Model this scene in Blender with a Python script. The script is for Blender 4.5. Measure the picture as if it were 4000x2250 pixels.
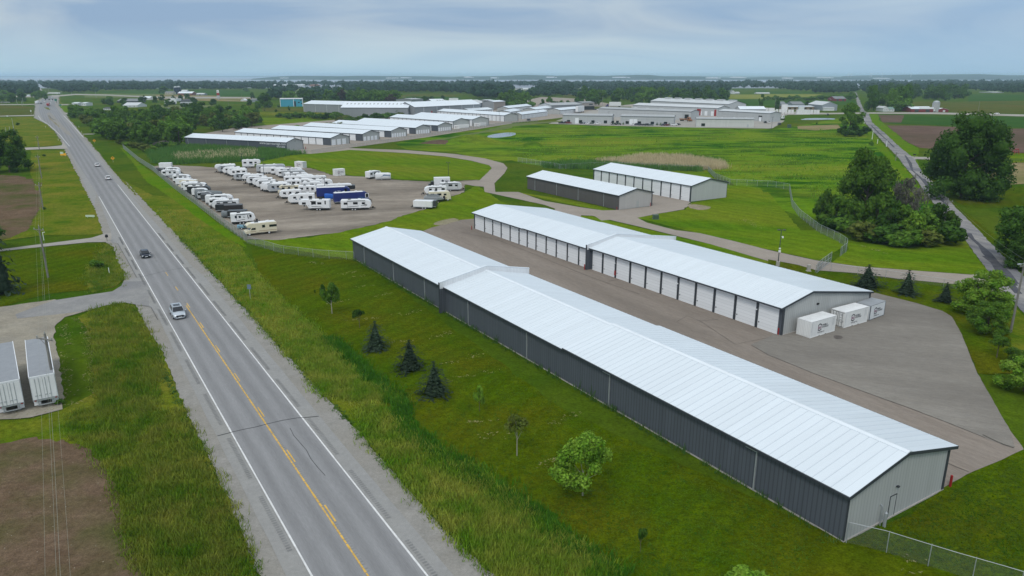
import bpy, bmesh, math, random
import numpy as np
from mathutils import Vector, Matrix
from mathutils.geometry import delaunay_2d_cdt
R = math.radians
C = bpy.context.scene.collection
SC = bpy.context.scene
for o in list(bpy.data.objects): bpy.data.objects.remove(o)

# ------------------------------------------------------------------ camera, sky, sun, exposure
CAM_H, PITCH, FOC = 38.0, 0.284, 2846.4           # metres, radians, focal length in photo pixels (4000 wide)
cam = bpy.data.cameras.new('camera'); cam.sensor_width = 36; cam.lens = FOC / 4000 * 36
cam.clip_start = 0.5; cam.clip_end = 60000
co = bpy.data.objects.new('camera', cam); C.objects.link(co)
co.location = (0, 0, CAM_H); co.rotation_euler = (math.pi / 2 - PITCH, 0, 0)
SC.camera = co
SUN_EL, SUN_AZ = R(50), R(200)                     # azimuth clockwise from +Y
wd = bpy.data.worlds.new('World'); SC.world = wd; wd.use_nodes = True
wn, wl = wd.node_tree.nodes, wd.node_tree.links
wn.clear()
def N(nt, t, **kw):
    n = nt.nodes.new(t)
    for k, v in kw.items():
        if k.startswith('i_'):
            k = k[2:]
            n.inputs[int(k) if k.isdigit() else k].default_value = v
        else: setattr(n, k, v)
    return n
def sky():
    nt = wd.node_tree; L = nt.links.new
    out = N(nt, 'ShaderNodeOutputWorld'); bg = N(nt, 'ShaderNodeBackground', i_Strength=0.1)
    s = N(nt, 'ShaderNodeTexSky', sky_type='NISHITA', sun_disc=False, sun_elevation=SUN_EL, sun_rotation=SUN_AZ, air_density=1.2, dust_density=2.0)
    tc = N(nt, 'ShaderNodeTexCoord'); sp = N(nt, 'ShaderNodeSeparateXYZ'); L(tc.outputs['Generated'], sp.inputs[0])
    # cloud deck: long low streaks
    mp = N(nt, 'ShaderNodeMapping'); mp.inputs['Scale'].default_value = (1.5, 1.5, 9.0); mp.inputs['Location'].default_value = (7.1, 1.4, 0.6)
    L(tc.outputs['Generated'], mp.inputs[0])
    n1 = N(nt, 'ShaderNodeTexNoise', i_Scale=2.0, i_Detail=8.0, i_Roughness=0.52, i_Distortion=0.9); L(mp.outputs[0], n1.inputs[0])
    cr = N(nt, 'ShaderNodeValToRGB'); cr.color_ramp.elements[0].position = 0.36; cr.color_ramp.elements[1].position = 0.70
    cr.color_ramp.elements[0].color = (3.2, 4.7, 6.8, 1); cr.color_ramp.elements[1].color = (6.1, 7.1, 7.9, 1)
    L(n1.outputs[0], cr.inputs[0])
    def blend(src, col, fac_out, name=None):
        m = N(nt, 'ShaderNodeMix', data_type='RGBA'); L(fac_out, m.inputs[0]); L(src, m.inputs[6])
        if isinstance(col, tuple): m.inputs[7].default_value = (*col, 1)
        else: L(col, m.inputs[7])
        return m.outputs[2]
    # clearer blue air low over the lake, stronger to the east; the deck turns bright and neutral overhead
    lo = N(nt, 'ShaderNodeMapRange', i_1=0.0, i_2=0.06, i_3=0.85, i_4=0.0); L(sp.outputs['Z'], lo.inputs[0])
    c1 = blend(cr.outputs[0], (5.2, 7.6, 9.1), lo.outputs[0])
    ea = N(nt, 'ShaderNodeMapRange', i_1=0.15, i_2=0.65, i_3=0.0, i_4=0.55); L(sp.outputs['X'], ea.inputs[0])
    c2 = blend(c1, (3.2, 5.4, 8.2), ea.outputs[0])
    hi = N(nt, 'ShaderNodeMapRange', i_1=0.10, i_2=0.6, i_3=0.0, i_4=1.0, interpolation_type='SMOOTHSTEP'); L(sp.outputs['Z'], hi.inputs[0])
    c3 = blend(c2, (8.9, 9.7, 10.4), hi.outputs[0])
    mx = N(nt, 'ShaderNodeMix', data_type='RGBA'); mx.inputs[0].default_value = 0.92
    L(s.outputs[0], mx.inputs[6]); L(c3, mx.inputs[7])
    L(mx.outputs[2], bg.inputs[0]); L(bg.outputs[0], out.inputs[0])
sky()
sl = bpy.data.lights.new('sun', 'SUN'); sl.energy = 1.4; sl.angle = R(14); sl.color = (1.0, 0.96, 0.9)
so = bpy.data.objects.new('sun', sl); C.objects.link(so); so.location = (50, -50, 120)
sd = Vector((math.sin(SUN_AZ) * math.cos(SUN_EL), math.cos(SUN_AZ) * math.cos(SUN_EL), math.sin(SUN_EL)))
so.rotation_euler = sd.to_track_quat('Z', 'Y').to_euler()
SC.view_settings.view_transform = 'Standard'; SC.view_settings.look = 'None'
SC.view_settings.exposure = -0.12; SC.view_settings.gamma = 1.0
SC.cycles.max_bounces = 6; SC.cycles.diffuse_bounces = 2; SC.cycles.glossy_bounces = 2; SC.cycles.transparent_max_bounces = 12
SC.cycles.volume_bounces = 2

# ------------------------------------------------------------------ survey: photo pixels -> ground
ZS = dict(A=(0, 250, .3882), B=(1000, 250, .3882), C=(2000, 250, .3882), D=(3000, 250, .3882), E=(600, 600, .23465), F=(1000, 600, .34938),
          G=(0, 700, .31056), H=(0, 1100, .3882), I=(0, 1600, .46584), J=(1200, 1000, .3882), K=(1400, 1600, .46584), L=(2800, 1600, .46584),
          M=(3000, 900, .3882), N=(1800, 750, .46584), P=(1000, 270, .15528), Q=(1400, 270, .15528), R=(1800, 270, .15528),
          S=(2150, 330, .1941), T=(2600, 330, .1941), U=(3000, 280, .27195), X=(400, 250, .23292), Y=(0, 250, .15528), O=(0, 0, 1.0), V=(0, 0, 1.5528))
CT, ST = math.cos(PITCH), math.sin(PITCH)
def px(z, x, y): a, b, c = ZS[z]; return a + c * x, b + c * y
def ray(p, q):
    a = (p - 2000) / FOC; b = -(q - 1125) / FOC
    return Vector((a, CT + b * ST, -ST + b * CT))
def at(z, x, y, h=0.0):
    d = ray(*px(z, x, y)); t = (h - CAM_H) / d.z
    return Vector((d.x * t, d.y * t, h))
def height(z, x, y, base):
    """how tall a thing standing at BASE is when its top shows at that place of the photograph"""
    d = ray(*px(z, x, y)); return max(0.2, CAM_H + d.z * base.y / d.y)
def pts(z, s): 
    v = [float(k) for k in s.replace(';', ' ').replace(',', ' ').split()]
    return [at(z, v[i], v[i + 1]) for i in range(0, len(v), 2)]
def near(z, x, y): return at(z, x, y)

# ------------------------------------------------------------------ mesh and object helpers
class MB:
    def __init__(s): s.v = []; s.f = []; s.m = []
    def add(s, vs, fs, m=0):
        n = len(s.v); s.v += [tuple(v) for v in vs]; s.f += [tuple(i + n for i in f) for f in fs]; s.m += [m] * len(fs); return s
    def box(s, x0, x1, y0, y1, z0, z1, m=0):
        return s.add([(x0, y0, z0), (x1, y0, z0), (x1, y1, z0), (x0, y1, z0), (x0, y0, z1), (x1, y0, z1), (x1, y1, z1), (x0, y1, z1)],
                     [(3, 2, 1, 0), (4, 5, 6, 7), (0, 1, 5, 4), (1, 2, 6, 5), (2, 3, 7, 6), (3, 0, 4, 7)], m)
    def prism(s, prof, a0, a1, axis='y', m=0, inset=0.0):
        """polygon PROF (two coordinates) pushed along AXIS from a0 to a1; counter-clockwise seen from +axis for x, from -axis for y"""
        n = len(prof)
        def P(p, a):
            if axis == 'y': return (p[0], a, p[1])
            if axis == 'x': return (a, p[0], p[1])
            return (p[0], p[1], a)
        vs = [P(p, a0) for p in prof] + [P(p, a1) for p in prof]
        fs = [tuple(range(n)), tuple(range(2 * n - 1, n - 1, -1))] + [(i, i + n, (i + 1) % n + n, (i + 1) % n) for i in range(n)]
        return s.add(vs, fs, m)
    def cyl(s, p, q, r0, r1=None, n=8, m=0):
        r1 = r0 if r1 is None else r1; p = Vector(p); q = Vector(q); d = (q - p)
        if d.length < 1e-6: return s
        u = d.orthogonal().normalized(); w = d.normalized().cross(u)
        vs = [p + (u * math.cos(2 * math.pi * k / n) + w * math.sin(2 * math.pi * k / n)) * r0 for k in range(n)]
        vs += [q + (u * math.cos(2 * math.pi * k / n) + w * math.sin(2 * math.pi * k / n)) * r1 for k in range(n)]
        return s.add(vs, [tuple(range(n - 1, -1, -1)), tuple(range(n, 2 * n))] + [(k, (k + 1) % n, (k + 1) % n + n, k + n) for k in range(n)], m)
    def loft(s, rings, m=0, close=True):
        n = len(rings[0]); k = len(rings)
        vs = [p for r in rings for p in r]
        fs = [(i * n + j, i * n + (j + 1) % n, (i + 1) * n + (j + 1) % n, (i + 1) * n + j) for i in range(k - 1) for j in range(n)]
        if close: fs += [tuple(range(n - 1, -1, -1)), tuple(range((k - 1) * n, k * n))]
        return s.add(vs, fs, m)
    def mesh(s, name, mats, smooth=False, bevel=0.0):
        me = bpy.data.meshes.new(name); me.from_pydata(s.v, [], s.f)
        for m in (mats if isinstance(mats, (list, tuple)) else [mats]): me.materials.append(m)
        me.polygons.foreach_set('material_index', s.m)
        bm = bmesh.new(); bm.from_mesh(me)
        bmesh.ops.recalc_face_normals(bm, faces=bm.faces)
        if bevel > 0:
            bmesh.ops.remove_doubles(bm, verts=bm.verts, dist=1e-4)
            ed = [e for e in bm.edges if len(e.link_faces) == 2 and e.calc_face_angle(0) > 0.5]
            bmesh.ops.bevel(bm, geom=ed, offset=bevel, segments=2, affect='EDGES', profile=0.5)
        bm.to_mesh(me); bm.free()
        if smooth: me.polygons.foreach_set('use_smooth', [True] * len(me.polygons))
        me.update(); return me
def obj(name, data, parent=None, loc=None, rz=0.0):
    o = bpy.data.objects.new(name, data); C.objects.link(o)
    if parent is not None: o.parent = parent
    if loc is not None: o.location = loc
    if rz: o.rotation_euler = (0, 0, rz)
    return o
def tag(o, label=None, cat=None, group=None, kind=None):
    if label: o['label'] = label
    if cat: o['category'] = cat
    if group: o['group'] = group
    if kind: o['kind'] = kind
    return o
def thing(name, label, cat, loc=(0, 0, 0), rz=0.0, group=None):
    return tag(obj(name, None, None, loc, rz), label, cat, group)
def part(name, mb, mats, parent, bevel=0.0, smooth=False, label=None):
    o = obj(name, mb.mesh(name, mats, smooth, bevel), parent)
    if label: o['label'] = label
    return o
def dup(root, loc, rz=None, label=None, scale=None):
    r = root.copy(); C.objects.link(r); r.location = loc
    if rz is not None: r.rotation_euler = (0, 0, rz)
    if scale is not None: r.scale = scale
    if label: r['label'] = label
    for ch in root.children:
        c = ch.copy(); C.objects.link(c); c.parent = r
        for g in ch.children:
            d = g.copy(); C.objects.link(d); d.parent = c
    return r
def ordinal(i): return ['first', 'second', 'third', 'fourth', 'fifth', 'sixth', 'seventh', 'eighth', 'ninth', 'tenth', 'eleventh', 'twelfth', 'thirteenth', 'fourteenth', 'fifteenth', 'sixteenth', 'seventeenth', 'eighteenth', 'nineteenth', 'twentieth'][i] if i < 20 else str(i + 1) + 'th'

# ------------------------------------------------------------------ materials
MT = {}
def mat(name, col, rough=0.6, var=0.08, scale=0.6, metal=0.0, spec=0.3, bump=0.0, coord='Object', fine=0.0, rnd=0.0):
    """plain paint or metal with weathering: broad and fine noise on the colour"""
    if name in MT: return MT[name]
    m = bpy.data.materials.new(name); m.use_nodes = True; nt = m.node_tree; L = nt.links.new
    b = nt.nodes['Principled BSDF']; b.inputs['Roughness'].default_value = rough; b.inputs['Metallic'].default_value = metal
    b.inputs['Specular IOR Level'].default_value = spec
    tc = N(nt, 'ShaderNodeTexCoord')
    n = N(nt, 'ShaderNodeTexNoise', i_Scale=scale, i_Detail=4.0, i_Roughness=0.6); L(tc.outputs[coord], n.inputs[0])
    mr = N(nt, 'ShaderNodeMapRange', i_1=0.3, i_2=0.7, i_3=1 - var, i_4=1 + var); L(n.outputs[0], mr.inputs[0])
    fac = mr.outputs[0]
    if fine:
        n2 = N(nt, 'ShaderNodeTexNoise', i_Scale=scale * 18, i_Detail=3.0); L(tc.outputs[coord], n2.inputs[0])
        m2 = N(nt, 'ShaderNodeMapRange', i_1=0.3, i_2=0.7, i_3=1 - fine, i_4=1 + fine); L(n2.outputs[0], m2.inputs[0])
        mm = N(nt, 'ShaderNodeMath', operation='MULTIPLY'); L(fac, mm.inputs[0]); L(m2.outputs[0], mm.inputs[1]); fac = mm.outputs[0]
    if rnd:
        oi = N(nt, 'ShaderNodeObjectInfo'); m3 = N(nt, 'ShaderNodeMapRange', i_1=0.0, i_2=1.0, i_3=1 - rnd, i_4=1 + rnd); L(oi.outputs['Random'], m3.inputs[0])
        mm = N(nt, 'ShaderNodeMath', operation='MULTIPLY'); L(fac, mm.inputs[0]); L(m3.outputs[0], mm.inputs[1]); fac = mm.outputs[0]
    v = N(nt, 'ShaderNodeVectorMath', operation='SCALE'); v.inputs[0].default_value = col[:3]; L(fac, v.inputs['Scale'])
    L(v.outputs[0], b.inputs['Base Color'])
    if bump:
        bp = N(nt, 'ShaderNodeBump', i_Strength=bump, i_Distance=0.05); L(n.outputs[0], bp.inputs['Height']); L(bp.outputs[0], b.inputs['Normal'])
    MT[name] = m; return m
def ribbed(name, col, seam, pitch, axis=0, width=0.06, rough=0.45, var=0.05, spec=0.3):
    """profiled sheet metal or panelled doors: a seam of another tone every PITCH metres along an object axis"""
    if name in MT: return MT[name]
    m = bpy.data.materials.new(name); m.use_nodes = True; nt = m.node_tree; L = nt.links.new
    b = nt.nodes['Principled BSDF']; b.inputs['Roughness'].default_value = rough; b.inputs['Specular IOR Level'].default_value = spec
    tc = N(nt, 'ShaderNodeTexCoord'); sp = N(nt, 'ShaderNodeSeparateXYZ'); L(tc.outputs['Object'], sp.inputs[0])
    dv = N(nt, 'ShaderNodeMath', operation='DIVIDE'); L(sp.outputs[axis], dv.inputs[0]); dv.inputs[1].default_value = pitch
    fr = N(nt, 'ShaderNodeMath', operation='FRACT'); L(dv.outputs[0], fr.inputs[0])
    lt = N(nt, 'ShaderNodeMath', operation='LESS_THAN'); L(fr.outputs[0], lt.inputs[0]); lt.inputs[1].default_value = width / pitch
    st = N(nt, 'ShaderNodeMapping'); st.inputs['Scale'].default_value = tuple(1.6 if k == axis else .16 for k in range(3)); L(tc.outputs['Object'], st.inputs[0])
    n = N(nt, 'ShaderNodeTexNoise', i_Scale=0.6, i_Detail=6.0, i_Roughness=0.65); L(st.outputs[0], n.inputs[0])
    mr = N(nt, 'ShaderNodeMapRange', i_1=0.3, i_2=0.7, i_3=1 - var, i_4=1 + var); L(n.outputs[0], mr.inputs[0])
    # every sheet between two seams has a slightly different tone
    fl = N(nt, 'ShaderNodeMath', operation='FLOOR'); L(dv.outputs[0], fl.inputs[0])
    wn_ = N(nt, 'ShaderNodeTexWhiteNoise', noise_dimensions='1D'); L(fl.outputs[0], wn_.inputs['W'])
    m4 = N(nt, 'ShaderNodeMapRange', i_1=0.0, i_2=1.0, i_3=0.98, i_4=1.02); L(wn_.outputs[0], m4.inputs[0])
    mu = N(nt, 'ShaderNodeMath', operation='MULTIPLY'); L(mr.outputs[0], mu.inputs[0]); L(m4.outputs[0], mu.inputs[1])
    mx = N(nt, 'ShaderNodeMix', data_type='RGBA'); L(lt.outputs[0], mx.inputs[0]); mx.inputs[6].default_value = (*col, 1); mx.inputs[7].default_value = (*seam, 1)
    v = N(nt, 'ShaderNodeVectorMath', operation='SCALE'); L(mx.outputs[2], v.inputs[0]); L(mu.outputs[0], v.inputs['Scale'])
    L(v.outputs[0], b.inputs['Base Color']); MT[name] = m; return m
def earth(name, cols, sc=(0.02, 0.12, 0.9, 6.0), rough=0.95, fine=0.35, bump=0.4, stretch=None, mid=0.5, edge=None, dots=None, ramp=(0.35, 0.65), bands=None):
    """ground cover: COLS = (low, high, patch) mixed by noises of the given scales in world metres"""
    if name in MT: return MT[name]
    m = bpy.data.materials.new(name); m.use_nodes = True; nt = m.node_tree; L = nt.links.new
    b = nt.nodes['Principled BSDF']; b.inputs['Roughness'].default_value = rough; b.inputs['Specular IOR Level'].default_value = 0.0
    ge = N(nt, 'ShaderNodeNewGeometry'); src = ge.outputs['Position']
    if stretch:
        mp = N(nt, 'ShaderNodeMapping', vector_type='TEXTURE'); mp.inputs['Rotation'].default_value = (0, 0, stretch[0]); mp.inputs['Scale'].default_value = (stretch[1], stretch[2], 1); L(src, mp.inputs[0]); src = mp.outputs[0]
    def noise(s, d=4.0, r=0.6): 
        n = N(nt, 'ShaderNodeTexNoise', i_Scale=s, i_Detail=d, i_Roughness=r); L(src, n.inputs[0]); return n.outputs[0]
    a = noise(sc[1], 5.0); cr = N(nt, 'ShaderNodeMapRange', i_1=ramp[0], i_2=ramp[1]); L(a, cr.inputs[0])
    m1 = N(nt, 'ShaderNodeMix', data_type='RGBA'); L(cr.outputs[0], m1.inputs[0]); m1.inputs[6].default_value = (*cols[0], 1); m1.inputs[7].default_value = (*cols[1], 1)
    p = noise(sc[0], 4.0); c2 = N(nt, 'ShaderNodeMapRange', i_1=mid - 0.06, i_2=mid + 0.16); L(p, c2.inputs[0])
    m2 = N(nt, 'ShaderNodeMix', data_type='RGBA'); L(c2.outputs[0], m2.inputs[0]); L(m1.outputs[2], m2.inputs[6]); m2.inputs[7].default_value = (*cols[2], 1)
    f = noise(sc[2], 5.0, 0.7); g = noise(sc[3], 3.0, 0.7)
    ad = N(nt, 'ShaderNodeMath', operation='ADD'); L(f, ad.inputs[0]); L(g, ad.inputs[1])
    c3 = N(nt, 'ShaderNodeMapRange', i_1=0.7, i_2=1.3, i_3=1 - fine, i_4=1 + fine); L(ad.outputs[0], c3.inputs[0])
    col = m2.outputs[2]
    if dots:   # small scattered flecks (stones, clippings, bare spots)
        dn = N(nt, 'ShaderNodeTexVoronoi', i_Scale=dots[0]); L(src, dn.inputs['Vector'])
        dm = N(nt, 'ShaderNodeMath', operation='LESS_THAN'); L(dn.outputs['Distance'], dm.inputs[0]); dm.inputs[1].default_value = dots[1]
        m5 = N(nt, 'ShaderNodeMix', data_type='RGBA'); L(dm.outputs[0], m5.inputs[0]); L(col, m5.inputs[6]); m5.inputs[7].default_value = (*dots[2], 1); col = m5.outputs[2]
    fac = c3.outputs[0]
    if bands:  # mower passes: direction, width, strength
        dt = N(nt, 'ShaderNodeVectorMath', operation='DOT_PRODUCT'); L(ge.outputs['Position'], dt.inputs[0]); dt.inputs[1].default_value = (math.cos(bands[0]), math.sin(bands[0]), 0)
        wob = noise(.02, 2.0); ws = N(nt, 'ShaderNodeMath', operation='MULTIPLY_ADD'); L(wob, ws.inputs[0]); ws.inputs[1].default_value = bands[1] * 14; L(dt.outputs['Value'], ws.inputs[2])
        kk = N(nt, 'ShaderNodeMath', operation='MULTIPLY'); L(ws.outputs[0], kk.inputs[0]); kk.inputs[1].default_value = math.pi / bands[1]
        si = N(nt, 'ShaderNodeMath', operation='SINE'); L(kk.outputs[0], si.inputs[0]); br = N(nt, 'ShaderNodeMapRange', i_1=-1.0, i_2=1.0, i_3=1 - bands[2], i_4=1 + bands[2]); L(si.outputs[0], br.inputs[0])
        fm = N(nt, 'ShaderNodeMath', operation='MULTIPLY'); L(fac, fm.inputs[0]); L(br.outputs[0], fm.inputs[1]); fac = fm.outputs[0]
    v = N(nt, 'ShaderNodeVectorMath', operation='SCALE'); L(col, v.inputs[0]); L(fac, v.inputs['Scale'])
    L(v.outputs[0], b.inputs['Base Color'])
    if bump:
        bp = N(nt, 'ShaderNodeBump', i_Strength=bump, i_Distance=0.12); L(ad.outputs[0], bp.inputs['Height']); L(bp.outputs[0], b.inputs['Normal'])
    MT[name] = m; return m
WHITE = mat('white_paint', (.80, .82, .84), .4, .04)
DARK = mat('charcoal_trim', (.045, .052, .062), .5, .12)
GLASS = mat('dark_window', (.012, .015, .02), .12, .1, spec=.6)
TYRE = mat('tyre_rubber', (.018, .018, .019), .85, .15)
RIM = mat('wheel_rim', (.6, .61, .62), .35, .05)
BLACK = mat('black_frame', (.015, .015, .017), .6, .15)
STEEL = mat('galvanised_steel', (.42, .45, .47), .45, .1, metal=.4)
WOOD = mat('weathered_pole', (.20, .19, .175), .85, .18, 1.5)
PLATE = mat('licence_plate', (.7, .72, .72), .4)
LAMPW = mat('lamp_lens', (.75, .78, .8), .15, spec=.6)
LAMPR = mat('red_lens', (.28, .015, .012), .2, spec=.5)
CREAM = mat('cream_paint', (.72, .66, .50), .5, .06)
RED = mat('red_paint', (.30, .018, .02), .5, .1)
YEL = mat('yellow_sign', (.85, .42, .02), .5, .05)

# ------------------------------------------------------------------ the setting: ground, roads, fields, water
def resample(P, step, jit, seed):
    rnd = random.Random(seed); out = []
    for i in range(len(P)):
        a, b = P[i], P[(i + 1) % len(P)]; d = (b - a).length
        st = max(step, 0.012 * max(a.length, b.length) * 0.5); k = max(1, min(200, int(d / st)))
        for j in range(k):
            p = a.lerp(b, j / k); f = jit * min(1.0, d / 4) * (st / step if st > step else 1)
            out.append((p.x + rnd.uniform(-f, f), p.y + rnd.uniform(-f, f)))
    return out
def sheet(name, P, z, m, step=1.2, jit=0.12, kind='structure', smooth=0):
    for _ in range(smooth):
        Q = []
        for i in range(len(P)):
            a, b = P[i], P[(i + 1) % len(P)]; Q += [a.lerp(b, .25), a.lerp(b, .75)]
        P = Q
    pp = resample(P, step, jit, hash(name) % 1000 if False else len(P) * 7 + int(abs(P[0].x) * 13) % 997)
    vv, _, ff, _, _, _ = delaunay_2d_cdt([Vector(p) for p in pp], [], [list(range(len(pp)))], 1, 1e-4)
    me = bpy.data.meshes.new(name); me.from_pydata([(v.x, v.y, z) for v in vv], [], [tuple(f) for f in ff]); me.materials.append(m)
    bm = bmesh.new(); bm.from_mesh(me)
    for f in bm.faces:
        if f.normal.z < 0: f.normal_flip()
    bm.to_mesh(me); bm.free()
    return tag(obj(name, me), kind=kind)
def strip_mb(mb, P, w, z, wob=0.0, rnd=None, m=0):
    n = len(P); L, Rr = [], []
    for i in range(n):
        d = (P[min(i + 1, n - 1)] - P[max(i - 1, 0)]); d.z = 0; d.normalize(); nn = Vector((-d.y, d.x, 0)) * w / 2
        k = 1 + (rnd.uniform(-wob, wob) if rnd else 0)
        L.append((P[i].x + nn.x * k, P[i].y + nn.y * k, z)); Rr.append((P[i].x - nn.x * k, P[i].y - nn.y * k, z))
    return mb.add(L + Rr, [(i + n, i + n + 1, i + 1, i) for i in range(n - 1)], m)
def along(a, b, s0, s1, step=2.0):
    d = (b - a).normalized(); k = max(1, int((s1 - s0) / step)); return [a + d * (s0 + (s1 - s0) * i / k) for i in range(k + 1)]

M_GROUND = earth('meadow_ground', ((0.034, 0.0829, 0.0041), (0.0659, 0.1148, 0.0054), (0.0904, 0.1116, 0.0095)), (.012, .07, .6, 3.0), mid=.52)
M_MEADOW = earth('tall_meadow_grass', ((0.0214, 0.0837, 0.0034), (0.1038, 0.1949, 0.0074), (0.1738, 0.2133, 0.0173)), (.018, .07, .5, 2.6), fine=.4, mid=.52, ramp=(.45, .55), stretch=(0, 2.4, 1.0))
M_LAWN = earth('mown_lawn', ((0.0437, 0.0852, 0.0015), (0.0677, 0.1037, 0.0021), (0.0819, 0.088, 0.0032)), (.05, .16, 1.5, 5.0), fine=.55, mid=.50, bands=(R(-33), 1.6, .08))
M_LAWN2 = earth('bright_lawn', ((0.0734, 0.1509, 0.004), (0.1244, 0.1845, 0.0071), (0.1422, 0.1732, 0.0125)), (.03, .10, 1.0, 4.0), fine=.42, mid=.52, stretch=(R(-20), 3.0, 1.0), bands=(R(35), 2.4, .07))
M_VERGE = earth('roadside_grass', ((0.0559, 0.1145, 0.0051), (0.1232, 0.1502, 0.0101), (0.168, 0.159, 0.0214)), (.06, .22, 1.3, 7.0), fine=.55, mid=.50)
M_VERGE2 = earth('mown_verge', ((0.0643, 0.1578, 0.0022), (0.0994, 0.1812, 0.0039), (0.1169, 0.1636, 0.0084)), (.05, .2, 1.5, 5.0), fine=.45)
M_SOIL = earth('fallow_soil', ((.115, .078, .050), (.155, .108, .072), (.062, .080, .018)), (.06, .25, 1.6, 8.0), fine=.4, mid=.50, dots=(1.1, .05, (.3, .27, .22)))
M_SOIL2 = earth('ploughed_soil', ((.115, .075, .058), (.145, .098, .076), (.10, .075, .05)), (.01, .06, .4, 2.0), fine=.25)
M_CROP = earth('green_crop', ((0.026, 0.08, 0.01), (0.04, 0.098, 0.012), (0.05, 0.1, 0.015)), (.006, .03, .2, 1.0), fine=.22)
M_PALE = earth('pale_field', ((.10, .145, .045), (.13, .165, .055), (.15, .16, .07)), (.006, .03, .2, 1.0), fine=.2)
M_GOLD = earth('yellow_field', ((.17, .19, .035), (.21, .215, .045), (.15, .18, .04)), (.006, .03, .2, 1.0), fine=.2)
M_TAN = earth('stubble_field', ((.21, .17, .085), (.28, .225, .12), (.14, .145, .05)), (.02, .06, .4, 2.0), fine=.25)
M_OLIVE = earth('rough_grass', ((0.0605, 0.0825, 0.0119), (0.0935, 0.11, 0.0172), (0.1045, 0.0935, 0.0198)), (.01, .05, .4, 2.5), fine=.35)
M_SHOULDER = earth('gravel_shoulder', ((0.2484, 0.2401, 0.2194), (0.3064, 0.2939, 0.2732), (0.2732, 0.2567, 0.2277)), (.08, .5, 3.0, 14.0), fine=.18)
M_PAVE = earth('paved_shoulder', ((.27, .268, .262), (.30, .298, .29), (.285, .28, .265)), (.05, .3, 2.0, 16.0), fine=.13, bump=.1)
M_LOT = earth('gravel_lot', ((0.2357, 0.2012, 0.1661), (0.3277, 0.2875, 0.2403), (0.1667, 0.1437, 0.1202)), (.05, .16, 1.0, 7.0), fine=.28, mid=.5, stretch=(R(12), 3.0, 1.0))
M_YARD = earth('brown_asphalt', ((.235, .200, .170), (.262, .226, .194), (.190, .163, .140)), (.07, .35, 2.0, 14.0), fine=.18, bump=.1, stretch=(R(-58), 5.0, 1.0))
M_YARD2 = earth('grey_asphalt', ((.225, .207, .182), (.252, .234, .208), (.183, .168, .15)), (.06, .35, 2.0, 14.0), fine=.18, bump=.1, stretch=(R(-20), 3.0, 1.0))
M_DRIVE = earth('drive_asphalt', ((.30, .262, .225), (.33, .292, .252), (.28, .245, .212)), (.05, .3, 2.0, 12.0), fine=.14, bump=.1)
M_SIDE = earth('side_road_asphalt', ((.24, .238, .235), (.29, .285, .275), (.21, .21, .215)), (.06, .3, 2.0, 12.0), fine=.15, bump=.1)
M_GYARD = earth('gravel_yard', ((.26, .235, .19), (.34, .31, .25), (.235, .22, .195)), (.07, .3, 2.0, 12.0), fine=.22)
M_OLD = earth('old_asphalt', ((0.237, 0.2281, 0.2246), (0.3335, 0.3194, 0.3019), (0.152, 0.1539, 0.1722)), (.10, .5, 2.0, 10.0), fine=.2, mid=.47, stretch=(R(110), 6.0, 1.0))
M_CONC = earth('concrete_paving', ((.33, .31, .28), (.38, .36, .33), (.30, .28, .25)), (.02, .1, .7, 4.0), fine=.14, bump=.1)
M_PATCH = earth('tar_patch', ((0.075, 0.078, 0.09), (0.1125, 0.114, 0.1275), (0.09, 0.09, 0.105)), (.1, .6, 3.0, 12.0), fine=.2)
M_DITCH = earth('lush_ditch_grass', ((.022, .078, .004), (.038, .105, .006), (.055, .11, .01)), (.06, .3, 1.3, 7.0), fine=.45, mid=.56)
M_STRAW = earth('dry_clippings', ((.26, .23, .12), (.36, .32, .18), (.14, .16, .05)), (.3, 1.2, 4.0, 12.0), fine=.4)
M_BARE = earth('bare_stones', ((.26, .21, .16), (.33, .28, .22), (.2, .2, .1)), (.1, .5, 2.0, 9.0), fine=.35)

g = 45000.0
me = bpy.data.meshes.new('ground'); me.from_pydata([(-g, -600, -.06), (g, -600, -.06), (g, 2 * g, -.06), (-g, 2 * g, -.06)], [], [(0, 1, 2, 3)]); me.materials.append(M_GROUND)
tag(obj('ground', me), kind='structure')

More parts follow.
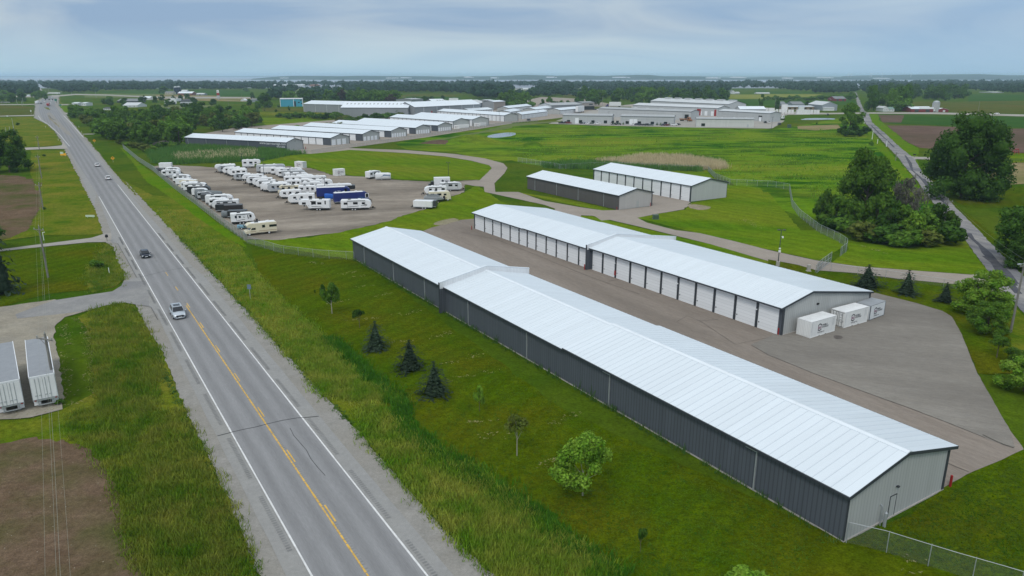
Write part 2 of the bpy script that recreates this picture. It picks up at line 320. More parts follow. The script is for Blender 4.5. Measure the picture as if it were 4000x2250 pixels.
# the highway: two edge lines fix its axis
WL0, WL1 = at('O', 1217, 2250), at('O', 411.5, 812)
WR0, WR1 = at('O', 1668, 2250), at('O', 528, 812)
RD = (WL1 - WL0).normalized(); RN = Vector((RD.y, -RD.x, 0)); RANG = math.atan2(RD.y, RD.x)
def road_pt(s, t): return WL0 + RD * s + RN * t        # s along, t to the right of the left edge line
RW = (WR0 - WL0).dot(RN)
def lane_material():
    m = earth('lane_asphalt', ((0.2322, 0.2333, 0.2398), (0.2646, 0.2657, 0.27), (0.243, 0.243, 0.2462)), (.03, .2, 2.0, 16.0), fine=.12, bump=.08, stretch=(RANG, 14.0, 1.0))
    nt = m.node_tree; L = nt.links.new; b = nt.nodes['Principled BSDF']; src = b.inputs['Base Color'].links[0].from_socket
    ge = N(nt, 'ShaderNodeNewGeometry'); d = N(nt, 'ShaderNodeVectorMath', operation='DOT_PRODUCT'); L(ge.outputs['Position'], d.inputs[0]); d.inputs[1].default_value = RN
    a = N(nt, 'ShaderNodeMath', operation='SUBTRACT'); L(d.outputs['Value'], a.inputs[0]); a.inputs[1].default_value = WL0.dot(RN) + RW / 8 
    k = N(nt, 'ShaderNodeMath', operation='MULTIPLY'); L(a.outputs[0], k.inputs[0]); k.inputs[1].default_value = 2 * math.pi / (RW / 4)
    c = N(nt, 'ShaderNodeMath', operation='COSINE'); L(k.outputs[0], c.inputs[0])
    r = N(nt, 'ShaderNodeMapRange', i_1=-1.0, i_2=1.0, i_3=1.09, i_4=0.91); L(c.outputs[0], r.inputs[0])     # worn wheel tracks
    v = N(nt, 'ShaderNodeVectorMath', operation='SCALE'); L(src, v.inputs[0]); L(r.outputs[0], v.inputs['Scale']); L(v.outputs[0], b.inputs['Base Color'])
    return m
M_LANE = lane_material()

verge_r = pts('K', '1130,1395 850,1140 600,880 350,590 160,380 0,190') + pts('J', '0,1215') + pts('G', '2576,1090 2400,880 2150,630 1950,420 1580,30') + pts('A', '1490,1448 1200,1150 1000,900 860,740 700,560 670,510 600,430 590,310')
verge_l = pts('I', '2170,1395 1930,790 1700,300 1560,0') + pts('H', '1640,720 1440,390 1370,240') + pts('H', '1250,0') + pts('G', '1560,1180 1480,1050 1420,850 1330,790 1300,690 1200,380 1000,0') + pts('A', '900,1340 720,1000 655,870 630,800 560,690 480,610 340,540 350,440 350,375 470,320')
far_back = [road_pt(-60, RW + 4.5), ]
highway = [road_pt(-60, -4.2)] + verge_l + verge_r[::-1] + [road_pt(-60, RW + 5.0)]
sheet('highway_shoulder', highway, .03, M_SHOULDER, 1.0, .16)
pave_l = pts('I', '2400,1395 2100,790 1700,0') + pts('H', '1760,720 1580,330 1500,250 1390,235 1250,0') + pts('G', '1720,1240 1480,810 1320,790 1310,690 1400,675 1215,180') + pts('A', '950,1440 760,1010 680,850 650,800 570,690 490,615 350,545 362,440 365,390 470,322')
pave_r = pts('K', '800,1395 400,920 0,450') + pts('G', '2576,1230 2380,1060 2000,600 1620,180') + pts('A', '1460,1448 1150,1120 960,880 820,720 690,570 590,440 560,430 540,330')
sheet('highway', [road_pt(-60, -1.6)] + pave_l + pave_r[::-1] + [road_pt(-60, RW + 1.8)], .05, M_PAVE, 2.0, .04)
lane_end = 240
lanes = [road_pt(-60, 0)] + [road_pt(s, 0) for s in range(0, lane_end, 20)] + pts('A', '560,660 430,560 390,470 390,430 400,380 480,330 540,330 560,430 580,450 640,560 720,640') + [road_pt(s, RW) for s in range(lane_end - 20, -1, -20)] + [road_pt(-60, RW)]
sheet('traffic_lanes', lanes, .07, M_LANE, 3.0, .02)
mk = MB(); rr = random.Random(5)
M_LINE = mat('white_road_paint', (.66, .66, .65), .6, .14, 1.5, fine=.12, coord='Object')
M_YLINE = mat('yellow_road_paint', (.62, .38, .07), .6, .22, 1.2, fine=.2)
strip_mb(mk, [road_pt(s, 0) for s in range(-60, 225, 3)], .16, .082, .15, rr); strip_mb(mk, [road_pt(s, RW) for s in range(-60, 250, 3)], .16, .082, .15, rr)
strip_mb(mk, pts('A', '700,830 600,710 500,620 410,560 385,520'), .25, .082); strip_mb(mk, pts('A', '840,740 760,650 700,580 640,520'), .3, .082)
for i in range(5): strip_mb(mk, pts('A', '%d,%d %d,%d' % (505 + i * 6, 425 - i * 26, 503 + i * 6, 410 - i * 26)), .3, .082)
tag(obj('edge_markings', mk.mesh('edge_markings', M_LINE)), kind='structure')
CL = (WL0 + WR0) * .5
c_at = lambda x, y: (at('I', x, y) - WL0).dot(RD)
mk = MB(); s0, s1 = -60, c_at(1640, -880)
k = s0
while k < s1:                                                # solid line broken up by the milled centre rumble strip
    e = k + rr.uniform(.5, .9); strip_mb(mk, [road_pt(k, RW / 2 - .1), road_pt(e, RW / 2 - .1)], .17, .082, .25, rr); k = e + rr.uniform(.0, .12)
k = -55
while k < s1 + 24:
    strip_mb(mk, [road_pt(k, RW / 2 + .22), road_pt(k + 1, RW / 2 + .22), road_pt(k + 2, RW / 2 + .22), road_pt(k + 3.0, RW / 2 + .22)], .14, .082, .3, rr); k += 12.2
tag(obj('centre_markings', mk.mesh('centre_markings', M_YLINE)), kind='structure')
mk = MB(); M_MILL = mat('milled_groove', (.215, .215, .213), .8, .2)
for side, t in (('l', -.55), ('r', RW + .55)):
    k = -50
    while k < 150:
        for j in range(26):
            s = k + j * .38; mk.add([road_pt(s, t - .2) + Vector((0, 0, .082)), road_pt(s, t + .2) + Vector((0, 0, .082)), road_pt(s + .16, t + .2) + Vector((0, 0, .082)), road_pt(s + .16, t - .2) + Vector((0, 0, .082))], [(0, 1, 2, 3)])
        k += 13.5
k = -50
while k < s1 + 40:
    for j in range(24):
        s = k + j * .4; mk.add([road_pt(s, RW / 2 - .22) + Vector((0, 0, .078)), road_pt(s, RW / 2 + .25) + Vector((0, 0, .078)), road_pt(s + .15, RW / 2 + .25) + Vector((0, 0, .078)), road_pt(s + .15, RW / 2 - .22) + Vector((0, 0, .078))], [(0, 1, 2, 3)])
    k += 9.8
tag(obj('rumble_strip', mk.mesh('rumble_strip', M_MILL)), kind='structure')
mk = MB(); M_TAR = mat('crack_sealant', (.018, .018, .02), .45, .1)
strip_mb(mk, pts('O', '850,1705 880,1697 908,1690 950,1680 1000,1670 1050,1657 1100,1645 1160,1635 1205,1632 1245,1628'), .11, .086)
strip_mb(mk, pts('G', '1720,1240 1800,1228 2050,1165 2240,1130 2430,1108'), .09, .086)
strip_mb(mk, pts('G', '1390,150 1500,146 1620,140'), .09, .086)
strip_mb(mk, pts('H', '1390,240 1500,255 1520,262 1590,390'), .07, .086)
strip_mb(mk, pts('G', '1410,800 1480,810 1600,1020 1720,1240'), .07, .086)
strip_mb(mk, pts('M', '1975,90 2060,95 2130,97 2215,102'), .16, .09)
strip_mb(mk, [road_pt(s, RW * .74 + .1 * math.sin(s)) for s in range(14, 28, 2)], .05, .086)
tag(obj('crack_seal', mk.mesh('crack_seal', M_TAR)), kind='structure')
# seams between the lanes and the shoulder paving
sheet('median', pts('A', '480,520 530,570 590,620 600,640 560,605 510,560'), .085, M_TAN, 2, .2)
sheet('median_grass', pts('A', '445,435 490,440 510,465 470,455'), .085, M_VERGE, 2, .2)
sheet('median_gravel', pts('A', '470,500 500,480 600,590 700,690 740,750 690,720 600,650 530,590'), .078, M_SHOULDER, 2, .3)
mk = MB(); strip_mb(mk, pts('A', '490,515 515,545 540,560 560,567'), .6, .1); tag(obj('median_crack', mk.mesh('median_crack', M_PATCH)), kind='structure')

# left of the highway
sheet('roadside_verge', [road_pt(-60, -4)] + verge_l[:6] + pts('H', '1250,215 1050,245 900,290 760,360 880,480 930,700 950,1130 700,1250 620,1300 300,1380 0,1400') + [Vector((-75, 66, 0)), Vector((-42, -30, 0))], .01, M_VERGE, 2, .3)
sheet('fallow_field', [Vector((-75, 60, 0))] + pts('I', '0,290 300,225 600,280 850,430 950,640 1010,900 1060,1100 1190,1395') + [road_pt(-40, -17), Vector((-60, -20, 0))], .03, M_SOIL, 1.0, .5)
sheet('gravel_yard', pts('H', '-500,300 0,258 300,215 560,180 900,290 760,330 640,360 570,430 545,560 600,800 640,1170 640,1290 300,1370 0,1390 -600,1420'), .04, M_GYARD, 1.2, .2)
sheet('side_road', pts('H', '160,330 540,190 1000,120 1130,100 1220,45 1250,0 1500,0 1500,250 1390,235 1250,213 1050,245 900,290 760,310 540,335 170,375'), .055, M_SIDE, 1.5, .1)
sheet('house_lawn', pts('G', '-600,860 0,880 540,860 1300,800 1350,800 1440,960 1560,1180 1540,1290 1300,1380 600,1440') + pts('H', '0,255 -600,290'), .02, M_LAWN, 1.5, .25)
sheet('ditch_grass', pts('G', '1090,1090 1240,930 1340,810 1400,860 1440,950 1480,1060 1560,1180 1555,1260 1450,1350 1160,1430 1100,1300'), .035, M_VERGE, 1, .4)
sheet('driveway', pts('G', '-400,925 60,878 520,818 1150,740 1310,688 1400,680 1400,800 1330,792 1100,797 540,852 60,903 -400,950'), .06, M_CONC, 2, .1)
sheet('ploughed_strip', pts('A', '-500,1120 0,1115 200,1125 330,1170 380,1300 400,1448') + pts('G', '510,40 500,330 470,430 330,640 130,735 0,770 -600,830'), .02, M_SOIL, 1.5, .6)
sheet('north_verge', pts('G', '510,40 500,330 470,430 330,640 130,735 0,775 600,700 1100,700 1305,680 1200,380 1000,0') + pts('A', '900,1340 720,1000 650,870 310,865 310,900 300,1100 330,1170 400,1448'), .012, M_VERGE, 2, .3)
sheet('driveway', pts('A', '250,842 460,835 620,820 640,760 700,850 650,856 460,856 250,866'), .06, M_CONC, 2, .1)
sheet('roadside_meadow', pts('A', '-300,545 0,540 330,530 480,615 560,695 625,790 610,815 290,832 -300,850'), .012, M_VERGE, 2, .3)
sheet('driveway', pts('A', '-300,523 0,521 340,513 345,524 0,529 -300,532'), .06, M_CONC, 2, .1)
sheet('stubble_strip', pts('A', '-300,410 0,412 340,430 340,512 0,520 -300,522'), .012, M_OLIVE, 2, .3)
sheet('access_road', pts('A', '-300,404 250,405 350,402 350,409 250,413 -300,414'), .06, M_CONC, 2, .1)
sheet('access_road', pts('A', '595,404 700,404 780,408 780,414 600,414'), .06, M_CONC, 2, .1)
sheet('access_road', pts('A', '640,490 700,494 860,490 860,502 690,506 660,503'), .06, M_CONC, 2, .1)
sheet('access_road', pts('A', '828,703 960,702 960,709 835,710'), .06, M_CONC, 2, .1)
sheet('green_bank', pts('A', '600,425 720,420 770,480 640,490'), .015, M_VERGE2, 2, .2)
# right of the highway
sheet('roadside_verge', [road_pt(-60, RW + 4.6)] + verge_r + pts('A', '700,560 840,705 900,800 960,890 1050,1020 1200,1150') + pts('E', '0,700 300,720 700,1020 1000,1200 1300,1449') + pts('O', '940,960 1010,1070') + pts('J', '0,640 220,900 560,1280 1000,1443') + pts('K', '300,60 600,300 980,480 1500,900 1900,1180 2200,1395') + [Vector((14, 8, 0)), Vector((10, -30, 0))], .008, M_VERGE, 1.5, .3)
sheet('mown_strip', pts('A', '1200,840 1240,850 1400,1000 1580,1130') + pts('E', '0,300 300,540 700,860 1100,1180 1480,1440 1560,1580 1300,1449 1000,1250 700,1040 300,740 0,540') + pts('A', '1480,1190 1350,1010'), .016, M_VERGE2, 1.5, .3)
LAWN_R = pts('O', '1010,1070 975,960 1000,938 1210,930 1400,925 1662,900 1400,1010 2200,1600 3300,2110 3500,2040 3690,1900 3985,1750 4300,2100 4300,2400') + [Vector((40, 20, 0)), Vector((14, 8, 0))] + pts('K', '2200,1395 1900,1180 1500,900 980,480 600,300 300,60') + pts('J', '560,1280 220,900 0,640')
sheet('lawn', LAWN_R, .012, M_LAWN, 2, .3)
sheet('storage_lawn', pts('O', '930,940 1210,928 1460,880 1580,841 1700,805 1740,776 1815,752 1862,722 1960,790 2160,850 2180,870 1850,900 1600,900 1385,1016'), .02, M_LAWN2, 1.5, .25)
sheet('field_lawn', pts('B', '360,905 560,900 800,870 930,862 1500,898 1900,932 2150,972 2350,1022 2372,1060 2250,1165 1900,1170 1400,1160 1100,1130 750,1110 560,1045 380,1040 0,1010 -600,960 -900,990 -1000,960 -300,910 0,900'), .016, M_LAWN2, 2, .3)
sheet('meadow', pts('B', '1400,800 1700,740 2300,650 2576,600') + pts('C', '0,600 400,610 850,620 1850,640 2576,655') + pts('D', '0,660 200,640 640,560 900,520 960,600 1010,640 1200,860 1350,1000 1480,1160 1560,1290 1640,1400') + pts('M', '1900,0 1500,60 900,20 640,0') + pts('C', '2570,1400 2560,1300 2300,1250 2000,1080 1950,1060 1200,1040 820,1040 500,1060 100,1000 0,970') + pts('B', '2400,1000 2000,890 1500,860'), .014, M_MEADOW, 3, .6)
sheet('enclosure_lawn', pts('N', '1480,218 1660,183 1880,148 1940,92 2210,60 2576,0') + pts('M', '330,0 520,0 640,60 790,150 720,190 640,230 560,300 470,295 0,192') + pts('N', '2400,450 1900,325'), .02, M_LAWN2, 1.5, .25)
sheet('back_lawn', pts('C', '1400,1060 1960,1070 2040,1150 2200,1220 2500,1250 2560,1330 2570,1448 2100,1470 1800,1400 2130,1345 2130,1200 1500,1100'), .018, M_LAWN2, 1.5, .25)
sheet('slope_lawn', pts('O', '2030,752 2210,779 2330,803 2417,826 2370,826 2180,790 2060,762 2040,770 1990,748') , .022, M_LAWN2, 1.5, .2)
sheet('drive_edge', pts('N', '1010,200 1100,205 1500,300 2100,440 2576,580 2576,640 2200,560 1500,400 1000,260'), .02, M_LAWN2, 1.5, .2)
sheet('gate_lawn', pts('M', '0,295 300,350 480,405 900,435 1300,490 1900,545 2060,560 2150,600 2300,640 2400,760 2500,1000 2576,1443 2110,1443 2050,1300 1950,1050 1850,870 1750,810 1500,735 1080,630 300,420 0,330'), .016, M_LAWN, 1.5, .25)
sheet('roadside_lawn', pts('M', '640,0 900,60 1400,150 1900,60 1960,70 2100,260 2230,430 2050,445 1500,405 900,360 640,325 720,260 820,180'), .018, M_LAWN2, 1.5, .25)
DITCH = pts('J', '180,830 300,900 560,1150 760,1330 900,1443') + pts('K', '420,180 700,370 1100,640 1500,900 2000,1290 2200,1420')
D_ = [];
for i, q in enumerate(DITCH): d = (DITCH[min(i + 1, len(DITCH) - 1)] - DITCH[max(i - 1, 0)]).normalized(); D_.append((q, Vector((-d.y, d.x, 0))))
sheet('ditch_grass', [q + n * (.9 + .3 * (i % 3)) for i, (q, n) in enumerate(D_)] + [q - n * (1.0 + .3 * (i % 2)) for i, (q, n) in reversed(list(enumerate(D_)))], .028, M_DITCH, .8, .35)
# the storage yard
YARD = pts('O', '1660,900 1684,890 1750,873 1800,859 1851,855 1950,880 2330,1010 3000,1210 3419,1144') + pts('M', '1500,735 1750,810 1850,870 1950,1050 2050,1300 2110,1443') + pts('L', '2460,180 2560,310 2576,335 2400,420 2150,522 1980,610 1890,660') + pts('O', '3300,1980 2300,1350 1500,950')
sheet('storage_yard', YARD, .04, M_YARD, 1.2, .05)
sheet('yard_extension', pts('O', '2935,1346 3046,1300 3300,1190 3419,1146') + pts('M', '1500,737 1745,812 1845,872 1945,1052 2045,1300 2108,1443') + pts('L', '2455,182 2500,320 2400,300 1650,0') + pts('M', '460,1443 0,1258'), .055, M_YARD2, 1.5, .05)
mk = MB(); M_SEAM = mat('asphalt_seam', (.085, .075, .062), .9, .3, 2.0)
strip_mb(mk, pts('O', '2935,1350 3000,1387 3178,1460 3568,1602 3700,1652 3848,1712'), .10, .07); strip_mb(mk, pts('L', '2230,215 2300,250 2400,295 2490,325'), .22, .071)
strip_mb(mk, pts('L', '1940,455 2020,490 2110,525'), .1, .07); strip_mb(mk, pts('N', '1240,750 1330,735'), .1, .07)
strip_mb(mk, pts('N', '0,340 300,400 560,500 800,600 1100,720 1500,860'), .09, .07); strip_mb(mk, pts('N', '1810,1090 1900,1040 2000,1085 2160,1070'), .07, .07)
strip_mb(mk, pts('N', '2000,1080 2300,1280 2576,1225'), .07, .07)
tag(obj('pavement_seam', mk.mesh('pavement_seam', M_SEAM)), kind='structure')
sheet('pavement_stain', pts('M', '650,1065 700,1055 760,1075 740,1095 680,1100'), .072, mat('oil_stain', (.10, .085, .075), .7, .3, 2.0), .5, .15, smooth=2)
sheet('access_drive', pts('B', '920,846 1500,866 2000,906 2300,950 2490,1000 2530,1045 2500,1100 2400,1200') + pts('N', '290,0 480,0 700,75 1000,128 1190,155 1330,150 1660,180 1480,216 1560,258 1800,320 2000,345 2300,415') + pts('M', '0,197 480,302 900,362 1500,407 2040,447 2260,430 2400,640 2200,620 2000,552 1900,543 1300,487 900,432 480,402 300,347 0,292') + pts('N', '2576,580 2100,440 1500,292 1100,200 1010,196 990,260 780,180 790,140 700,108 200,0') + pts('B', '2290,1235 2200,1228 1990,1190 2090,1186 2250,1170 2350,1072 2372,1050 2350,1020 2150,970 1900,930 1500,896 930,864'), .036, M_DRIVE, 1.5, .05)
sheet('apron', pts('N', '1320,152 1580,122 1570,10') + pts('C', '1400,1300 1560,1310 1800,1392 1740,1440 1750,1448') + pts('N', '1940,95 1885,118 1872,146 1660,182 1480,217 1180,240 1100,190'), .044, M_DRIVE, 1.5, .06)
sheet('rv_lot', pts('E', '20,205 300,195 640,205 1000,232 1500,225 2250,212') + pts('F', '430,152 600,163 700,190 850,240 1000,246 1250,262 1500,292 1900,312 2180,312 2480,292 2480,335 2330,345 2325,432 2100,505 2000,585 1900,622 1640,692 1500,752 1300,802 930,882 600,922 250,967') + pts('E', '1600,1425 1520,1440 1200,1180 600,720 200,420 0,250'), .03, M_LOT, 1.2, .35)
sheet('far_storage_paving', pts('B', '-1150,810 -200,640 1000,545 1900,450 2300,400') + pts('C', '0,400 300,330 700,350 1220,440 900,500 500,540 250,570 0,590') + pts('B', '2576,600 1700,740 935,845 940,865 560,905 360,903 312,880'), .03, M_DRIVE, 3, .2)
sheet('industrial_paving', pts('C', '370,600 480,560 900,440 1250,400 2200,420 2576,500') + pts('D', '0,500 200,515 120,530 60,560 170,570 50,645 0,650') + pts('C', '2576,650 1850,640 850,618'), .032, M_CONC, 3, .2)
sheet('far_track', pts('C', '0,600 260,585 510,570 510,582 280,600 0,630') + pts('B', '2576,645 2300,690 1900,760 1700,780 1700,772 1950,738 2300,670'), .034, M_PALE, 2, .2)
sheet('rubble_patch', pts('N', '1905,118 1930,103 2040,112 2115,130 2060,150 1960,150'), .05, M_BARE, .6, .3, smooth=1)
sheet('bare_patch', pts('F', '1960,790 2060,750 2200,722 2280,738 2150,790 2050,805'), .05, M_BARE, .6, .3, smooth=1)
# the country road
sheet('country_road', pts('D', '872,285 888,285 938,400 968,470 1015,502 1050,590 1180,700 1330,840 1480,960 1560,1110 1650,1180 1780,1320 1890,1448') + pts('M', '2120,0 2210,100 2400,290 2576,470 2900,800 2900,1200 2576,830 2400,650 2230,430 2100,260 1980,90 1910,0') + pts('D', '1700,1448 1650,1380 1560,1270 1500,1170 1400,1060 1300,930 1200,830 1100,720 1000,620 960,560 940,505 925,470 895,390'), .06, M_OLD, 1.5, .12)
mk = MB()
strip_mb(mk, pts('M', '2010,30 2060,90 2140,160 2200,230 2290,330 2380,420 2500,540'), 1.5, .075, .45, rr); strip_mb(mk, pts('M', '2180,260 2260,330 2330,420 2420,520 2520,640'), 1.1, .076, .5, rr); strip_mb(mk, pts('M', '2390,470 2470,520 2500,560'), .7, .077, .5, rr)
strip_mb(mk, pts('D', '1380,920 1430,1000 1450,1070 1520,1130 1600,1220'), 1.2, .075, .5, rr); strip_mb(mk, pts('D', '1560,1160 1640,1260 1720,1340 1800,1420'), 1.3, .076, .5, rr); strip_mb(mk, pts('D', '1040,620 1120,700 1200,770 1270,840'), .9, .075, .5, rr)
tag(obj('tar_patches', mk.mesh('tar_patches', M_PATCH)), kind='structure')
sheet('driveway', pts('D', '1440,930 1510,935 1700,940 1700,965 1500,958 1470,962'), .062, M_CONC, 2, .1)
sheet('road_verge', pts('D', '1015,500 1130,510 1110,560 1220,640 1400,790 1520,850 1500,960 1560,1110 1480,965 1330,845 1180,705 1050,595'), .014, M_VERGE2, 2, .3)
sheet('road_verge', pts('D', '930,500 955,560 1000,640 1180,830 1390,1070 1560,1280 1600,1400 1500,1290 1300,1060 1150,900 1000,740 940,620'), .024, M_VERGE2, 2, .3)
sheet('east_lawn', pts('D', '1560,1120 2300,1230 2576,1240 2700,1448 2000,1448 1790,1322') + pts('M', '2576,300 2400,285 2210,98'), .014, M_LAWN, 2, .3)
sheet('south_verge', pts('M', '2390,660 2576,860 2900,1250 2900,1443 2500,1443 2440,1100 2420,800'), .03, M_VERGE, 2, .3)
# cross highway, far fields, lake
sheet('cross_highway', pts('D', '-300,480 300,480 600,492 1000,487 1700,487 2576,508 3200,520 3200,536 2576,528 1700,505 1000,500 600,506 200,512 -300,505'), .05, M_CONC, 4, .1)
sheet('cross_highway', pts('A', '-400,318 480,322 760,300 1100,308 1550,328') + pts('X', '1000,545 2560,555 2560,575 1000,580 900,570') + pts('A', '1100,318 760,312 480,336 -400,332'), .05, M_CONC, 4, .1)
sheet('cross_highway', pts('C', '-400,440 850,428 1200,430 1200,462 850,455 500,462'), .05, M_OLIVE, 4, .1)
sheet('far_road', pts('A', '366,205 378,205 462,312 425,312'), .05, M_CONC, 6, .2)
sheet('far_road', pts('A', '395,204 398,204 540,300 520,300'), .05, M_OLIVE, 6, .2)
def field(zone, s, m, z=.02): return sheet('field', pts(zone, s), z, m, 6, .5)
field('R', '0,790 1000,720 2000,730 2576,740 2576,910 0,880', M_CROP); field('S', '30,280 520,280 400,420 40,420', M_CROP, .022)
field('P', '400,460 2200,450 2100,540 480,545', M_PALE); field('Q', '1230,630 2330,640 2576,700 2576,800 1900,800 1000,700', M_OLIVE)
field('Q', '1200,690 2576,700 2576,880 1800,860 1200,720', M_CROP, .022); field('Q', '0,590 600,590 500,640 0,640', M_PALE)
field('S', '350,145 650,145 560,265 220,265', M_OLIVE); field('S', '360,190 620,195 600,215 350,215', M_TAN, .024); field('S', '1680,150 2370,130 2380,190 1720,200', M_CROP)
field('T', '1290,200 2576,200 2576,265 1900,292 1280,290', M_GOLD); field('U', '0,320 800,322 600,365 0,372', M_GOLD, .022)
field('T', '1110,287 1900,300 2576,305 2576,430 1400,425 1200,380', M_CROP); field('U', '0,402 1250,412 1280,480 0,500', M_CROP, .022)
field('U', '0,285 660,285 760,318 0,318', M_CROP, .02); field('T', '1790,120 2000,120 2050,190 1790,160', M_CROP)
field('X', '0,462 920,450 1040,470 1040,500 820,497 0,492', M_CROP); field('X', '1500,440 2480,440 2480,540 1720,545', M_CROP)
field('X', '900,512 1900,530 2000,582 900,572', M_TAN, .03); field('X', '-300,500 900,500 900,560 -300,560', M_PALE)
field('D', '1450,382 2576,372 3000,372 3000,500 2576,495 1900,493 1700,440 1450,440', M_OLIVE); field('D', '2020,302 2576,310 3000,320 3000,370 2576,368 2010,378', M_CROP)
field('D', '1110,506 2576,530 3000,540 3000,640 2576,640 1230,602 1130,575', M_CROP); field('D', '1112,512 1370,514 1340,590 1150,588', M_SOIL2, .03)
field('D', '1195,618 1540,620 2330,650 2576,650 3000,660 3000,900 2576,900 2000,880 1520,842 1380,775', M_SOIL2); field('D', '2200,1000 2576,990 3000,990 3000,1210 2576,1205 2150,1230', M_TAN)
field('D', '2000,880 3000,900 3000,985 2200,1000', M_LAWN2); field('B', '0,540 800,545 780,600 380,640 150,640 0,560', M_LAWN2); field('B', '60,440 480,445 480,480 300,480 60,480', M_OLIVE)
field('B', '0,480 830,490 860,500 500,520 0,520', M_VERGE); field('D', '290,625 700,610 740,650 480,670 300,655', M_TAN, .026)
field('X', '1000,690 1900,690 1700,740 900,740', M_PALE, .024); field('A', '1500,330 2576,345 2576,380 1500,360', M_TAN, .024)
M_WATER = mat('pond_water', (.17, .20, .21), .18, .05, .2, spec=.5)
sheet('pond', pts('U', '455,690 520,676 580,668 760,666 965,670 970,688 800,690 640,694'), .04, M_WATER, 2, .3, smooth=1)
sheet('pond', pts('B', '2315,738 2345,718 2420,702 2520,690 2600,690 2620,712 2540,732 2400,744'), .04, M_WATER, 2, .3, smooth=1)
M_LAKE = mat('lake_water', (.23, .25, .30), .35, .05, .002, spec=.4)
lake = [at('O', -700, 345), at('O', 4700, 345)] + [Vector((x, 6600 if x > -2450 else 16500, 0)) for x in (7000, 3000, 0, -2440, -2460, -14000)]
sheet('lake', lake, .2, M_LAKE, 400, 0)
def mound(name, z, cx, cy, rx, ry, h, m, seed):
    c = at(z, cx, cy); rnd = random.Random(seed); mb = MB(); n = 28; k = 9; vs = []
    ph = [rnd.uniform(0, 6.3) for _ in range(4)]
    for i in range(k):
        t = i / (k - 1)
        for j in range(n):
            a = 2 * math.pi * j / n; w = 1 + .16 * math.sin(2 * a + ph[0]) + .10 * math.sin(3 * a + ph[1]) + .06 * math.sin(7 * a + ph[2])
            vs.append((math.cos(a) * rx * w * (1 - t), math.sin(a) * ry * w * (1 - t), h * (math.sin(t * math.pi / 2) ** 1.4) + rnd.uniform(-.15, .15) * (t > 0)))
    fs = [(i * n + j, i * n + (j + 1) % n, (i + 1) * n + (j + 1) % n, (i + 1) * n + j) for i in range(k - 1) for j in range(n)]
    mb.add(vs, fs); return tag(obj(name, mb.mesh(name, m, True), None, c + Vector((0, 0, -.2))), kind='structure')
mound('spoil_hill', 'B', 2180, 795, 18, 12, 5.0, M_MEADOW, 3); mound('spoil_hill', 'B', 2060, 800, 14, 10, 3.0, M_MEADOW, 4); mound('soil_bank', 'B', 1870, 800, 15, 6, 2.2, M_SOIL2, 5)
mound('spoil_hill', 'C', 205, 825, 9, 8, 2.6, M_MEADOW, 6)
# far shore: a low ridge beyond the lake
def shore():
    rnd = random.Random(9); mb = MB(); xs = np.linspace(-2450, 6500, 220); rows = []
    for r, (y, s) in enumerate(((6600, 0.0), (6700, .35), (7000, .7), (7600, 1.0), (9000, .9))):
        rows.append([(x, y + (600 if x < -2300 else 0), s * (24 + 7 * math.sin(x / 610) + 5 * math.sin(x / 233 + 1) + 3 * math.sin(x / 90) + 14 * (1 if x > 3900 else 0) + rnd.uniform(-1.4, 1.4) + (8 if -2300 < x < 1400 else -3)) * (min(1, (x + 2450) / 250 + .1)) + .2) for x in xs])
    n = len(xs); mb.add([p for r in rows for p in r], [(i * n + j, i * n + j + 1, (i + 1) * n + j + 1, (i + 1) * n + j) for i in range(len(rows) - 1) for j in range(n - 1)])
    m = earth('far_shore_cover', ((.03, .055, .03), (.045, .07, .035), (.12, .13, .10)), (.004, .006, .02, .1), fine=.3, bump=0, mid=.60)
    tag(obj('hills', mb.mesh('hills', m, False)), kind='structure')
    mb = MB(); mb.add([(-14000, 16500, 0), (-2400, 16500, 0), (-2400, 16600, 20), (-14000, 16600, 20)], [(0, 1, 2, 3)]); mb.add([(-14000, 16600, 20), (-2400, 16600, 20), (-2400, 17500, 22), (-14000, 17500, 22)], [(0, 1, 2, 3)])
    tag(obj('hills', mb.mesh('hills', m)), kind='structure')
shore()

# ------------------------------------------------------------------ storage buildings
WROOF = ribbed('white_metal_roof', (.68, .74, .785), (.56, .615, .66), .92, 0, .05, .34, .03)
WROOFP = mat('white_metal_roof_plain', (.72, .775, .82), .36, .05)
DWALL = ribbed('charcoal_ribbed_wall', (.090, .102, .122), (.064, .073, .088), .46, 0, .12, .5, .10)
DWALLY = ribbed('charcoal_ribbed_end', (.090, .102, .122), (.064, .073, .088), .46, 1, .12, .5, .10)
GWALL = ribbed('grey_ribbed_wall', (.42, .43, .42), (.35, .36, .355), .46, 0, .10, .5, .05)
GWALLY = ribbed('grey_ribbed_end', (.42, .43, .42), (.35, .36, .355), .46, 1, .10, .5, .05)
WDOOR = ribbed('white_sectional_door', (.80, .82, .84), (.60, .62, .64), .53, 2, .04, .4, .03)
WCLAD = ribbed('white_ribbed_cladding', (.74, .76, .78), (.60, .62, .64), .30, 1, .06, .45, .03)
MGREY = ribbed('mid_grey_wall', (.27, .285, .30), (.22, .23, .245), .46, 0, .1, .5, .05)
MGREYY = ribbed('mid_grey_end', (.27, .285, .30), (.22, .23, .245), .46, 1, .1, .5, .05)
LGREY = ribbed('pale_panel_wall', (.46, .475, .48), (.39, .40, .41), 1.0, 0, .06, .5, .05)
LGREYY = ribbed('pale_panel_end', (.46, .475, .48), (.39, .40, .41), 1.0, 1, .06, .5, .05)
GROOF = ribbed('grey_metal_roof', (.36, .375, .38), (.28, .29, .30), .9, 0, .07, .45, .06)
SROOF = ribbed('silver_metal_roof', (.55, .57, .58), (.44, .46, .47), .9, 0, .07, .4, .06)
CONCRETE = mat('concrete', (.40, .38, .35), .85, .12)
